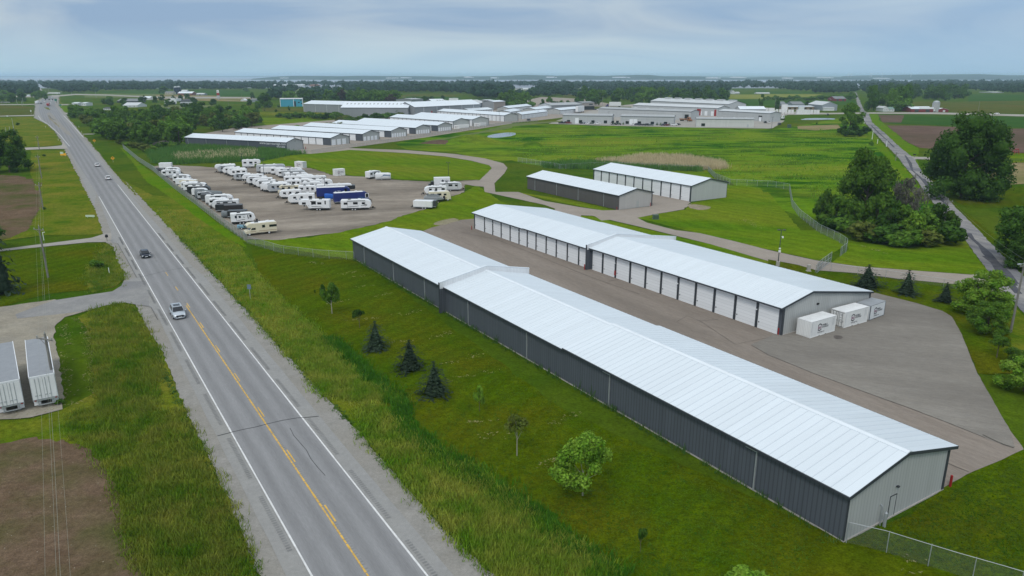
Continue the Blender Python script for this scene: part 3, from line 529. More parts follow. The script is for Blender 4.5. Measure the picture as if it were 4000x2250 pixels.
def shed(name, label, cat, o, ang, L, W, eave, rise, ridge=None, eave_b=None, front=DWALL, back=None, end0=None, end1=None, roof=WROOF, ov=(.3, .35, .35), segs=None,
         doors=(), trim=DARK, group=None, ribs=0, cap=True, base=True, fas=.22):
    """gabled metal building: x runs along it from O, y across it; ov = overhang at ends, front, back; doors = (x, width, height[, 'b']) """
    t = thing(name, label, cat, o, ang, group); ridge = W / 2 if ridge is None else ridge; eave_b = eave if eave_b is None else eave_b
    back = back or front; rz = eave + rise; segs = segs or [(0, L, 0.0)]
    oe, of, ob = ov; kf = rise / ridge; kb = (rz - eave_b) / (W - ridge)
    mb = MB()
    for a, b, dz in segs: mb.box(a, b, -.02, .18, 0, eave + dz)
    part('wall', mb, front, t)
    mb = MB()
    for a, b, dz in segs: mb.box(a, b, W - .18, W + .02, 0, eave_b + dz)
    part('wall', mb, back, t)
    for x, m, dz in ((0, end0, segs[0][2]), (L, end1, segs[-1][2])):
        mb = MB(); prof = [(.18, 0), (W - .18, 0), (W - .18, eave_b + dz - .02), (ridge, rz + dz - .03), (.18, eave + dz - .02)]
        mb.prism(prof, x - (.03 if x == 0 else .15), x + (.15 if x == 0 else .03), 'x'); part('gable_wall', mb, m or GWALLY, t)
    for i, (a, b, dz) in enumerate(segs):
        x0 = a - (oe if i == 0 else 0); x1 = b + (oe if i == len(segs) - 1 else 0); mb = MB(); th = .10
        zf = eave + dz - kf * of; zb = eave_b + dz - kb * ob; zr = rz + dz
        for (ya, za, yb, zb_) in ((-of, zf, ridge, zr), (ridge, zr, W + ob, zb)):
            mb.prism([(ya, za + .01), (yb, zb_ + .01), (yb, zb_ + th), (ya, za + th)], x0, x1, 'x')
            if ribs:
                k = int((x1 - x0) / ribs)
                for j in range(1, k): 
                    x = x0 + j * ribs; mb.prism([(ya, za + th - .01), (yb, zb_ + th - .01), (yb, zb_ + th + .03), (ya, za + th + .03)], x, x + .04, 'x')
        r = part('roof', mb, roof, t)
        if cap:
            mb = MB(); w = .38
            mb.prism([(ridge - w, zr - kf * w + th + .005), (ridge, zr + th + .005), (ridge + w, zr - kb * w + th + .005), (ridge + w, zr - kb * w + th + .05), (ridge, zr + th + .09), (ridge - w, zr - kf * w + th + .05)], x0, x1, 'x'); part('ridge_cap', mb, WROOFP if roof is WROOF else roof, r)
        if fas:
            mb = MB(); mb.box(x0 + .01, x1 - .01, -of - .10, -of - .01, zf - fas * .6, zf + th - .03); part('gutter', mb, trim, r)
            mb = MB(); mb.box(x0 + .01, x1 - .01, W + ob + .01, W + ob + .10, zb - fas * .6, zb + th - .03); part('gutter', mb, trim, r)
            for e, x in ((0, x0), (1, x1)):
                if (e == 0 and i == 0) or (e == 1 and i == len(segs) - 1):
                    mb = MB(); d = -.05 if e == 0 else .005
                    mb.prism([(-of, zf - fas), (ridge, zr - fas), (W + ob, zb - fas), (W + ob, zb + .085), (ridge, zr + .085), (-of, zf + .085)], x + d, x + d + .045, 'x'); part('verge_trim', mb, trim, r)
    for d in doors:
        x, w, h = d[:3]; b = len(d) > 3 and d[3] == 'b'; y = W + .02 if b else -.02; s = 1 if b else -1
        mb = MB(); mb.box(x, x + w, min(y, y + s * .05), max(y, y + s * .05), .03, h); part('roller_door', mb, WDOOR, t)
    return t
def pilasters(t, xs, w, h, m=DARK, y=-.02, name='pilaster'):
    for x in xs: mb = MB(); mb.box(x - w / 2, x + w / 2, min(y, y - .14 if y < 1 else y + .14), max(y, y - .14 if y < 1 else y + .14), 0, h); part(name, mb, m, t)
def downspouts(t, xs, h, y, m=STEEL):
    for x in xs:
        mb = MB(); mb.box(x - .06, x + .06, y - .13, y - .01, .1, h - .2); mb.box(x - 1.3, x + .06, y - .13, y - .01, h - .2, h - .06); part('downspout', mb, m, t)
def box_part(t, name, x0, x1, y0, y1, z0, z1, m): mb = MB(); mb.box(x0, x1, y0, y1, z0, z1); return part(name, mb, m, t)
def lettering(t, name, text, loc, rot, size, m, align='LEFT', depth=.02):
    cu = bpy.data.curves.new(name, 'FONT'); cu.body = text; cu.size = size; cu.extrude = depth; cu.align_x = align
    o = bpy.data.objects.new('tmp', cu); C.objects.link(o); dg = bpy.context.evaluated_depsgraph_get()
    me = bpy.data.meshes.new_from_object(o.evaluated_get(dg)); bpy.data.objects.remove(o); me.materials.clear(); me.materials.append(m); me.name = name
    o = obj(name, me, t); o.location = loc; o.rotation_euler = rot; return o
INK = mat('dark_ink', (.02, .02, .035), .5); PURPLE = mat('maroon_ink', (.20, .03, .12), .5)

UA = math.atan2(-.848, .530); VA = UA + math.pi / 2                 # the near site grid
U = Vector((math.cos(UA), math.sin(UA), 0)); V = Vector((math.cos(VA), math.sin(VA), 0))
def fit_s(o, z, x, y, h=0): return (at(z, x, y, h) - o).dot(U)
# the long charcoal building beside the highway lawn
B1 = Vector((-34.15, 152.9, 0)); s1 = 43.6; s2 = fit_s(B1 - V * .4, 'O', 2204.8, 1359.5, 4.5); L1, W1 = 117.4, 15.4
b1 = shed('storage_building', 'long storage building with charcoal ribbed side and white metal roof, beside the highway lawn', 'storage building', B1, UA, L1, W1, 4.36, 1.64, 7.86,
          front=DWALL, back=GWALL, end0=DWALLY, end1=GWALLY, ov=(.3, .42, .88), segs=[(0, s1, .0), (s1, s2, .06), (s2, L1, .24)], ribs=.92)
def firewall(t, s, W, ridge, eave, rz, eb, over, up, dark_z):
    mb = MB(); mb.prism([(-over, eave - .15), (-over, eave + up), (ridge, rz + up), (W + over, eb + up), (W + over, eb - .15), (W, eb - .15), (W - .3, eb - .15), (ridge, rz - .2), (.3, eave - .15)], s - .16, s + .16, 'x')
    p = part('firewall', mb, WCLAD, t); mb = MB()
    mb.prism([(-over - .06, eave + up - .02), (-over - .06, eave + up + .06), (ridge, rz + up + .07), (W + over + .06, eb + up + .06), (W + over + .06, eb + up - .02), (ridge, rz + up - .01)], s - .2, s + .2, 'x'); part('coping', mb, WROOFP, p)
    mb = MB(); mb.box(s - .17, s + .17, -over - .01, -.03, 0, eave - .16); part('fin_wall', mb, DWALLY, t)
    mb = MB(); mb.box(s - .2, s + .2, -over - .08, -over - .02, 0, eave + up - .03); part('fin_trim', mb, DARK, t)
    mb = MB(); mb.box(s - .17, s + .17, W + .03, W + over, 0, eb - .16); part('fin_wall', mb, GWALLY, t)
firewall(b1, s1, W1, 7.86, 4.36, 6.0, 4.36, 1.12, .92, 0)
downspouts(b1, [fit_s(B1, z, x, y) for z, x, y in (('J', 597, 90), ('J', 873, 262), ('J', 1207, 440), ('J', 1655, 690), ('J', 2240, 1030), ('L', 333, 665))] + [fit_s(B1, 'O', 2391, 1584)], 4.25, -.02)
d1 = 4.1
for k in range(25):
    x = 1.5 + k * 4.6
    if x + 3.7 < L1 - 1 and not (s1 - 4.6 < x < s1 + .5): box_part(b1, 'roller_door', x, x + 3.7, W1 + .02, W1 + .07, .03, 3.9, WDOOR); 
box_part(b1, 'corner_trim', L1 + .03, L1 + .10, W1 - .30, W1 + .04, 0, 4.2, DARK); box_part(b1, 'corner_trim', L1 + .03, L1 + .08, -.04, .10, 0, 4.3, DARK); box_part(b1, 'corner_trim', -.12, -.04, -.04, .12, 0, 4.2, DARK)
yd = 6.3; fr = MB(); fr.box(L1 + .03, L1 + .07, yd, yd + .07, .1, 2.2); fr.box(L1 + .03, L1 + .07, yd + .95, yd + 1.02, .1, 2.2); fr.box(L1 + .03, L1 + .07, yd, yd + 1.02, 2.2, 2.27)
dr = box_part(b1, 'door', L1 + .03, L1 + .055, yd + .07, yd + .95, .08, 2.2, GWALLY); part('door_frame', fr, DARK, dr)
mb = MB(); mb.cyl((L1 + .6, 5.0, 0), (L1 + .6, 5.0, 1.35), .14, n=10); mb.cyl((L1 + .6, 5.0, 1.35), (L1 + .6, 5.0, 1.5), .14, .04, 10); mb.cyl((L1 + .3, 4.85, 0), (L1 + .3, 4.85, 1.9), .05, n=8); mb.cyl((L1 + .3, 4.85, 1.9), (L1 + .03, 4.95, 1.95), .05, n=8)
part('utility_riser', mb, STEEL, b1); box_part(b1, 'wall_lamp', L1 + .03, L1 + .25, 7.0, 7.25, 3.0, 3.12, DARK)
box_part(b1, 'foundation', -.1, L1 + .12, -.06, W1 + .06, -.05, .09, CONCRETE)
# the second long building, white doors towards the yard
B2 = Vector((-9.62, 185.0, 0)); L2, W2, t1 = 95.1, 22.2, 48.4; t0 = fit_s(B2 - V * .7, 'O', 2044.6, 892.6, 4.2)
b2 = shed('storage_building', 'long white roofed storage building with a row of tall white doors facing the yard', 'storage building', B2, UA, L2, W2, 4.36, 1.42, 6.47, 3.25,
          front=DWALL, back=GWALL, end0=GWALLY, end1=GWALLY, ov=(.3, .68, .43), segs=[(0, t0, -.1), (t0, t1, .0), (t1, L2, .25)], ribs=.92, cap=False)
firewall(b2, t1, W2, 6.47, 4.36, 5.78, 3.25, 1.15, .85, 0)
pb = [(431, 660), (593, 718), (760, 778), (934, 842), (1110, 905), (1298, 960), (1488, 1020), (1686, 1092), (1897, 1162), (2115, 1240), (2345, 1320)]
xs = [.15] + [(at('O', 1800 + a * .1941, 780 + b * .1941) - B2).dot(U) for a, b in pb]
xn = [(at('N', a, b) - B2).dot(U) for a, b in ((1193, 682), (1310, 718), (1433, 760), (1560, 805), (1693, 850), (1833, 900), (1982, 950), (2143, 1003), (2310, 1065), (2487, 1130))]
xn += [L2 - (L2 - xn[-1]) * .52, ] if L2 - xn[-1] > 6.5 else []
pilasters(b2, xs, .34, 4.1); pilasters(b2, xn, .42, 4.35); 
def doors_between(t, xs, h, gap):
    for a, b in zip(xs, xs[1:]):
        mb = MB(); mb.box(a + gap, b - gap, -.07, -.02, .03, h); d = part('roller_door', mb, WDOOR, t); mb = MB(); mb.box(a + gap + .15, a + gap + .32, -.10, -.072, .95, 1.15); part('latch', mb, DARK, d)
doors_between(b2, xs + [t1 - .2], 4.05, .2); doors_between(b2, [t1 + .45] + xn + [L2 - .35], 4.3, .24)
for x in (xs[2], xs[5], xs[9], xn[1], xn[5], xn[9]): box_part(b2, 'wall_lamp', x - .2, x + .05, -.42, -.17, 2.9, 3.05, LAMPW)
box_part(b2, 'extinguisher_box', xn[1] - .18, xn[1] + .18, -.26, -.165, .6, 1.5, RED)
box_part(b2, 'corner_trim', L2 + .04, L2 + .12, -.05, .4, 0, 4.5, DARK); box_part(b2, 'corner_trim', L2 + .04, L2 + .12, W2 - .25, W2 + .05, 0, 3.2, DARK); box_part(b2, 'foundation', -.1, L2 + .12, -.06, W2 + .06, -.05, .08, CONCRETE)
box_part(b2, 'wall_vent', L2 + .04, L2 + .2, 8.0, 8.45, 3.6, 3.85, BLACK); box_part(b2, 'door', L2 + .035, L2 + .07, 9.5, 10.5, .08, 2.2, GWALLY)
# two mid-distance buildings
def from_ends(z0, p0, z1, p1): a = at(z0, *p0); b = at(z1, *p1); d = b - a; return a, math.atan2(d.y, d.x), d.length
def s_build(label, a, b, W, eave, rise, **k):
    d = b - a; return shed('storage_building', label, 'storage building', a, math.atan2(d.y, d.x), d.length, W, eave, rise, **k), d.length
b3, L3 = s_build('dark grey windowless storage building with white roof beside the curving access drive', at('O', 2060, 737), at('O', 2415.8, 819.9), 13.0, 4.3, 1.5, front=ribbed('brown_grey_wall', (.112, .103, .104), (.08, .074, .075), .46, 0, .12, .5, .08), end1=ribbed('pale_end_wall', (.47, .455, .44), (.41, .40, .385), .46, 1, .1), end0=DWALLY)
downspouts(b3, [L3 * k for k in (.1, .36, .6, .86)], 4.2, -.02); box_part(b3, 'door', L3 + .03, L3 + .06, 6.8, 7.8, .08, 2.1, GWALLY); box_part(b3, 'corner_trim', L3 + .03, L3 + .1, 12.7, 13.04, 0, 4.1, DARK)
b4, L4 = s_build('pale gabled storage building with ten tall white doors, nearest the meadow', at('C', 822, 1195), at('O', 2696.8, 787.7), 16.0, 5.0, 1.7, front=DWALL, end1=ribbed('light_end_wall', (.50, .51, .51), (.44, .45, .45), .46, 1, .1), end0=GWALLY)
xb = [L4 * k / 11 for k in range(12)]; xb[0] += .1; xb[-1] -= .15; pilasters(b4, xb, .45, 4.8); doors_between(b4, xb, 4.75, .24)
# rows of storage units across the field
rows = [  # label, near right base, ridge left end, eave left end, doors, end doors, sign
    ('nearest far storage row, charcoal wall lettered with a web address', ('B', 312, 878), ('A', 1870, 820), 12.5, 4.6, 1.7, 0, 0),
    ('second far storage row behind the lettered one, small doors in its gable', ('B', 755, 820), ('A', 2370, 752), 14.5, 4.2, 1.8, 14, 3),
    ('third far storage row from the lettered building, four gable doors', ('B', 1075, 775), ('B', 160, 716), 14.5, 4.2, 1.8, 15, 4),
    ('fourth far storage row from the lettered building, gable doors end to end', ('B', 1360, 740), ('B', 480, 682), 14.5, 4.2, 1.8, 15, 6),
    ('fifth far storage row from the lettered building, with gable doors', ('B', 1607, 706), ('B', 765, 652), 14.5, 4.2, 1.8, 15, 6),
    ('sixth far storage row from the lettered building, with gable doors', ('B', 1830, 678), ('B', 1025, 627), 14.5, 4.2, 1.8, 14, 6),
    ('wide far storage row behind white containers, tall dark pilasters', ('B', 1985, 648), ('B', 1350, 598), 16, 5.2, 2.0, 14, 0),
    ('storage row with tall doors just behind the wide one and its own containers', ('B', 2180, 626), ('B', 1590, 575), 16, 5.2, 2.0, 12, 0),
    ('long storage row with tall white doors near the lamp mast', ('B', 2500, 580), ('B', 1825, 528), 15, 5.2, 1.9, 18, 0)]
for i, (lb, nr, fl, W, ev, rs, nd, ne) in enumerate(rows):
    a, b = at(*fl), at(*nr); t, Ls = s_build(lb, a, b, W, ev, rs, front=DWALL, back=GWALL, end1=GWALLY, end0=DWALLY, group='rows of storage units beyond the field', ov=(.3, .4, .4), cap=False)
    if nd:
        x = [Ls * k / nd for k in range(nd + 1)]; x[-1] -= .1
        lim = nd - 1 if ne else nd
        doors_between_ = [(x[k] + .3, x[k + 1] - .3) for k in range(lim)]
        for p, q in doors_between_: box_part(t, 'roller_door', p, q, -.08, -.02, .05, ev - .45, WDOOR)
    for k in range(ne): w = W / (ne + .6); box_part(t, 'roller_door', Ls + .03, Ls + .08, .7 + k * w, .7 + k * w + w * .72, .05, 2.5 if ne > 3 else 3.2, WDOOR)
    box_part(t, 'corner_trim', Ls + .03, Ls + .12, W - .3, W + .05, 0, ev - .1, DARK)
    if i == 0:
        downspouts(t, [Ls * k for k in (.03, .22, .43, .64)], ev, -.02); box_part(t, 'door', Ls + .03, Ls + .06, 7.5, 9.5, .05, 2.4, GWALLY); box_part(t, 'wall_lamp', Ls + .03, Ls + .3, 6.3, 6.7, 4.6, 4.9, DARK)
        lettering(t, 'lettering', 'www.barrstorage.com', (Ls - .9 - 17.6, -.05, 3.05), (R(90), 0, 0), 2.02, WHITE); lettering(t, 'lettering', '920-230-8200', (Ls - .5 - 6.3, -.05, 1.75), (R(90), 0, 0), 1.02, WHITE)
# rows turned the other way: gable to the left, doors to the right
back_rows = [('small storage row with narrow doors beside the far lamp mast', ('R', 1530, 1262), ('R', 2180, 1172), ('R', 1275, 1265), 4.2, 1.7, 20),
    ('storage row half hidden behind the long white doored row', ('R', 1250, 1190), ('R', 1520, 1140), ('R', 700, 1195), 4.2, 1.5, 8),
    ('white roofed storage row with a single open bay', ('R', 1195, 1092), ('R', 1780, 1022), ('R', 895, 1092), 4.6, 1.8, 16),
    ('storage row in front of the low grey farm store', ('R', 1870, 1120), ('R', 2420, 1050), ('R', 1565, 1125), 4.2, 1.7, 18),
    ('storage row with pale gable at the far corner of the yard', ('R', 2500, 1140), ('C', 690, 487), ('R', 2190, 1172), 4.2, 1.7, 16),
    ('storage row in front of the far pale blue shed', ('R', 230, 1150), ('R', 815, 1115), ('R', -170, 1140), 4.2, 1.7, 14)]
for lb, nr, fr_, nl, ev, rs, nd in back_rows:
    a, b, c = at(*nr), at(*fr_), at(*nl); W = max(9, min(15, (c - a).length)); d = (b - a).normalized(); Ls = (b - a).length
    t, Ls = s_build(lb, a, b, W, ev, rs, front=DWALL, back=GWALL, end0=GWALLY, end1=GWALLY, group='rows of storage units beyond the field', cap=False)
    for k in range(nd): w = Ls / nd; box_part(t, 'roller_door', k * w + .25, (k + 1) * w - .25, -.08, -.02, .05, ev - .6, WDOOR)
    box_part(t, 'wall_lamp', -.25, -.03, W / 2 - .3, W / 2 + .3, ev - .3, ev, DARK)
# big sheds
t, q = s_build('long low grey warehouse with white roof behind the blue building', at('P', 1200, 1075), at('P', 2400, 1112), 26, 8.5, 3.0, front=MGREY, end0=MGREYY, end1=MGREYY, trim=STEEL); downspouts(t, [q * k for k in (.01, .26, .5, .75)], 8.4, -.02, WHITE)
a = at('P', 2150, 1212); t = shed('warehouse', 'broad grey warehouse with skylights along its white roof and hedge in front', 'warehouse', a, R(-5), 64, 30, 9, 5.0, front=MGREY, end0=MGREYY, end1=MGREYY, roof=WROOFP)
for k in range(16): mb = MB(); y = 7.5; z = 9 + 5 * y / 15 + .12; mb.add([(3 + k * 3.7, y, z), (4.4 + k * 3.7, y, z), (4.4 + k * 3.7, y + 3, z + 1), (3 + k * 3.7, y + 3, z + 1)], [(0, 1, 2, 3)]); part('skylight', mb, GROOF, t)
a = at('Q', 1085, 1225); t = shed('warehouse', 'tall warehouse with grey gable towards the hedge and white roof running back', 'warehouse', a, R(40), 95, 24, 9.5, 4.2, front=MGREY, back=MGREY, end0=MGREYY, end1=MGREYY, roof=WROOFP)
t.location = at('Q', 1420, 1218); t.rotation_euler[2] = R(52)
for k in range(5): box_part(t, 'downspout', 12 + k * 18, 12.3 + k * 18, -.15, -.02, 0, 9.3, WHITE)
t, q = s_build('dark open fronted shed beyond the white roofed warehouse', at('Q', 1350, 950), at('Q', 1635, 938), 30, 9, 1.0, front=MGREY, end0=MGREYY, end1=MGREYY, roof=GROOF); box_part(t, 'open_bay', q + .05, q + .2, 2, 27, .5, 7.5, BLACK)
t, q = s_build('small shed with skylit white roof behind the tall warehouse', at('Q', 1890, 960), at('Q', 2230, 950), 22, 6, 3.5, front=MGREY, end0=MGREYY, end1=MGREYY, roof=WROOFP)
for k in range(4): mb = MB(); mb.add([(8 + k * q / 5, 3, 7.2), (10.5 + k * q / 5, 3, 7.2), (10.5 + k * q / 5, 7, 8.45), (8 + k * q / 5, 7, 8.45)], [(0, 1, 2, 3)]); part('skylight', mb, GROOF, t)
t, q = s_build('pale blue metal shed with a shallow grey roof', at('R', 0, 1050), at('R', 640, 1010), 26, 7.5, 3.0, front=ribbed('pale_blue_wall', (.36, .42, .50), (.3, .35, .42), .5, 0), end0=MGREYY, end1=MGREYY, roof=SROOF)
for k in range(6): box_part(t, 'window', 8 + k * 9, 12 + k * 9, -.06, -.02, 1, 3.5, GLASS)
t, q = s_build('cream loading building between the pale blue shed and the brown store', at('R', 640, 1005), at('R', 830, 1000), 18, 10, .5, front=LGREY, end0=LGREYY, end1=LGREYY, roof=SROOF); box_part(t, 'roller_door', q * .3, q * .7, -.08, -.02, .1, 8, WDOOR)
t, q = s_build('brown walled store with a white roof beside the bushes', at('R', 835, 1030), at('R', 1120, 1010), 16, 9, 1.2, front=mat('brown_wall', (.33, .28, .25), .7, .06), end0=MGREYY, end1=MGREYY, roof=WROOFP)
t, q = s_build('turquoise metal workshop with a dark doorway in front of the trees', at('P', 615, 945), at('P', 1180, 940), 18, 9.3, .8, front=ribbed('turquoise_wall', (.055, .33, .46), (.045, .28, .39), 1.2, 0), end0=LGREYY, end1=LGREYY, roof=SROOF, trim=WHITE)
box_part(t, 'open_door', q * .62, q * .70, -.1, -.03, .1, 6.5, BLACK); box_part(t, 'corner_trim', -.1, .5, -.12, -.03, 0, 9, WHITE); box_part(t, 'pilaster', q * .585, q * .61, -.12, -.03, 0, 9, WHITE); box_part(t, 'pilaster', q * .98, q, -.12, -.03, 0, 9, WHITE)
for k, (x, z) in enumerate(((.80, 4.5), (.93, 3.2), (.9, 7))): box_part(t, 'window', q * x, q * x + 2, -.07, -.03, z, z + 1.2, GLASS)
# industrial park
EVG = None
def industrial(label, l, r, W, eave, rise, wins=(), doors=(), roof=GROOF, wall=None, band=True):
    t, q = s_build(label, at(*l), at(*r), W, eave, rise, front=wall or LGREY, end0=LGREYY, end1=LGREYY, roof=roof, group='industrial units beyond the meadow', cap=False, trim=DARK)
    for x, w, z0, z1 in wins: box_part(t, 'window', q * x, q * x + w, -.08, -.02, z0, z1, GLASS)
    for x, w, h in doors: box_part(t, 'loading_door', q * x, q * x + w, -.10, -.02, .1, h, WDOOR)
    if band: box_part(t, 'wall_band', .05, q - .05, -.06, -.02, eave * .62, eave * .62 + .12, STEEL)
    return t, q
ind1, q1 = industrial('pale industrial unit with one white door and five dark windows, left of two', ('S', 245, 785), ('S', 1240, 800), 13, 6.6, 1.2, [(x, 2.6, .6, 2.9) for x in (.09, .335, .585, .835)], [(.255, 2.9, 4.6)])
box_part(ind1, 'end_window', q1 + .04, q1 + .1, 9, 11, 1, 5, GLASS)
ind2, q2 = industrial('pale industrial unit with a wide pair of white doors, middle of the front row', ('S', 1410, 805), ('S', 2480, 825), 13, 6.6, 1.2, [(x, 2.7, .6, 2.7) for x in (.095, .325, .57, .815)], [(.17, 2.9, 4.4), (.245, 3.0, 4.4)])
ind3, q3 = industrial('pale cream industrial unit with one dark window at the meadow edge', ('T', 612, 850), ('T', 1770, 865), 12, 6.0, .9, [(.09, 2.8, .5, 2.6)], [], wall=ribbed('cream_panel_wall', (.56, .57, .54), (.48, .49, .47), 1.2, 0)); box_part(ind3, 'door', q3 * .885, q3 * .91, -.06, -.02, .1, 2.2, STEEL)
for k in (.45, .66, .87): mb = MB(); mb.cyl((q3 * k, 4, 6.4), (q3 * k, 4, 7.2), .9, .5, 10); part('roof_vent', mb, SROOF, ind3)
ind4, q4 = industrial('long grey industrial unit behind the front row with a loading dock', ('S', 960, 640), ('T', 500, 722), 15, 7.4, 1.3, [], [(.945, 3.0, 3.9)]); box_part(ind4, 'dock_frame', q4 * .945 - .5, q4 * .945 + 3.5, -.16, -.11, .1, 4.9, BLACK); ind4.children[-1].location.y = .03
ind5, q5 = industrial('grey industrial unit with a loading dock behind the cream one', ('T', 1050, 690), ('T', 2090, 755), 14, 7.2, 1.2, [], [(.80, 3.0, 3.6)], roof=SROOF); box_part(ind5, 'dock_frame', q5 * .80 - .4, q5 * .80 + 3.4, -.09, -.025, .1, 4.8, BLACK)
ind6, q6 = industrial('low industrial unit with white dock doors and red loading bays', ('S', 1655, 560), ('T', 1040, 640), 20, 7.6, 2.0, [], [(x, 4.2, 5.2) for x in (.02, .17, .34, .51, .67)] + [(.735, 3.6, 4.4), (.80, 3.0, 4.0), (.86, 3.2, 4.4), (.93, 3.2, 4.4)], roof=SROOF, band=False)
for x in (.775, .965): box_part(ind6, 'red_bay', q6 * x, q6 * x + 4.5 * (1 if x < .9 else .5), -.14, -.03, .1, 6.2, RED)
ind7, q7 = industrial('rear industrial building with raised skylight boxes along its roof', ('S', 2010, 470), ('T', 1255, 560), 26, 8.4, 3.0, [], [(.60, 3, 3), (.97, 4, 4)], roof=SROOF, band=False)
for k in range(7): mb = MB(); x = q7 * (.10 + k * .135); mb.box(x, x + 9, 11, 15, 10.9, 12.6); part('skylight_box', mb, LGREY, ind7)
ind8, q8 = industrial('white roofed low unit behind the grey dock building', ('T', 1490, 590), ('T', 2010, 590), 16, 4.6, 2.6, [], [], roof=WROOFP, band=False)
ind9, q9 = industrial('farm supply store with a dark columned porch and flat fascia', ('S', 640, 520), ('S', 885, 515), 22, 8.5, .6, [(.1, 14, .5, 4.4)], [], roof=GROOF, wall=mat('tan_fascia', (.30, .27, .25), .7, .06)); box_part(ind9, 'fascia_sign', q9 * .55, q9 * .85, -.12, -.06, 5.6, 7.0, DARK)
ind10, q10 = industrial('long low grey store left of the farm supply porch', ('S', 20, 545), ('S', 630, 520), 22, 6.5, 2.2, [], [], roof=GROOF, wall=MGREY, band=False)

# ------------------------------------------------------------------ recreational vehicles, trailers, containers, cars
def paint(col, rough=.35): return mat('paint_%02d%02d%02d' % tuple(int(c * 99) for c in col), col, rough, .05, .8, spec=.4)
PW, PG, PB = paint((.78, .79, .80)), paint((.42, .44, .46)), paint((.025, .027, .03))
PNAVY = paint((.018, .03, .16)); PCR = paint((.70, .64, .48)); PSIL = mat('silver_car_paint', (.50, .55, .60), .28, .03, spec=.5, metal=.3)
SW_D, SW_B = mat('dark_decal', (.05, .055, .07), .5), mat('blue_decal', (.04, .12, .25), .5)
SW_T = mat('tan_decal', (.30, .17, .08), .5); TARP = mat('grey_tarp', (.16, .18, .19), .8, .15, 1.5, bump=.6); TARPW = mat('white_tarp', (.68, .70, .71), .7, .08, 1.5, bump=.5)
TARPB = mat('blue_tarp', (.01, .09, .40), .6, .12, 1.5, bump=.5); ROOFW = mat('rv_roof_membrane', (.74, .75, .75), .6, .08, 1.0)
def wheel(t, x, y, r=.36, w=.22):
    mb = MB(); s = 1 if y > 0 else -1
    mb.cyl((x, y - s * w, r), (x, y, r), r, n=14, m=0); mb.cyl((x, y - s * .02, r), (x, y + s * .012, r), r * .56, n=10, m=1); part('wheel', mb, [TYRE, RIM], t)
def swoosh(t, L, w, z, m, kind, rnd):
    mb = MB()
    for s in (-1, 1):
        y = s * (w / 2 + .012); a = rnd.uniform(.05, .3) * L; b = L * rnd.uniform(.75, .95); dz = rnd.uniform(.25, .7)
        if kind == 'band': q = [(.05, z), (L - .6, z), (L - .6, z + .10), (.05, z + .10)]
        else: q = [(a, z), (b, z + dz), (b - .1, z + dz + .1), (a + .8, z + .22)]
        mb.add([(x, y, zz) for x, zz in q], [(0, 1, 2, 3)])
        if kind != 'band': mb.add([(x, y, zz) for x, zz in ((b - 1.6, z + .9), (b, z + .55), (b + .05, z + .68), (b - 1.5, z + 1.05))], [(0, 1, 2, 3)])
    part('decal', mb, m, t)
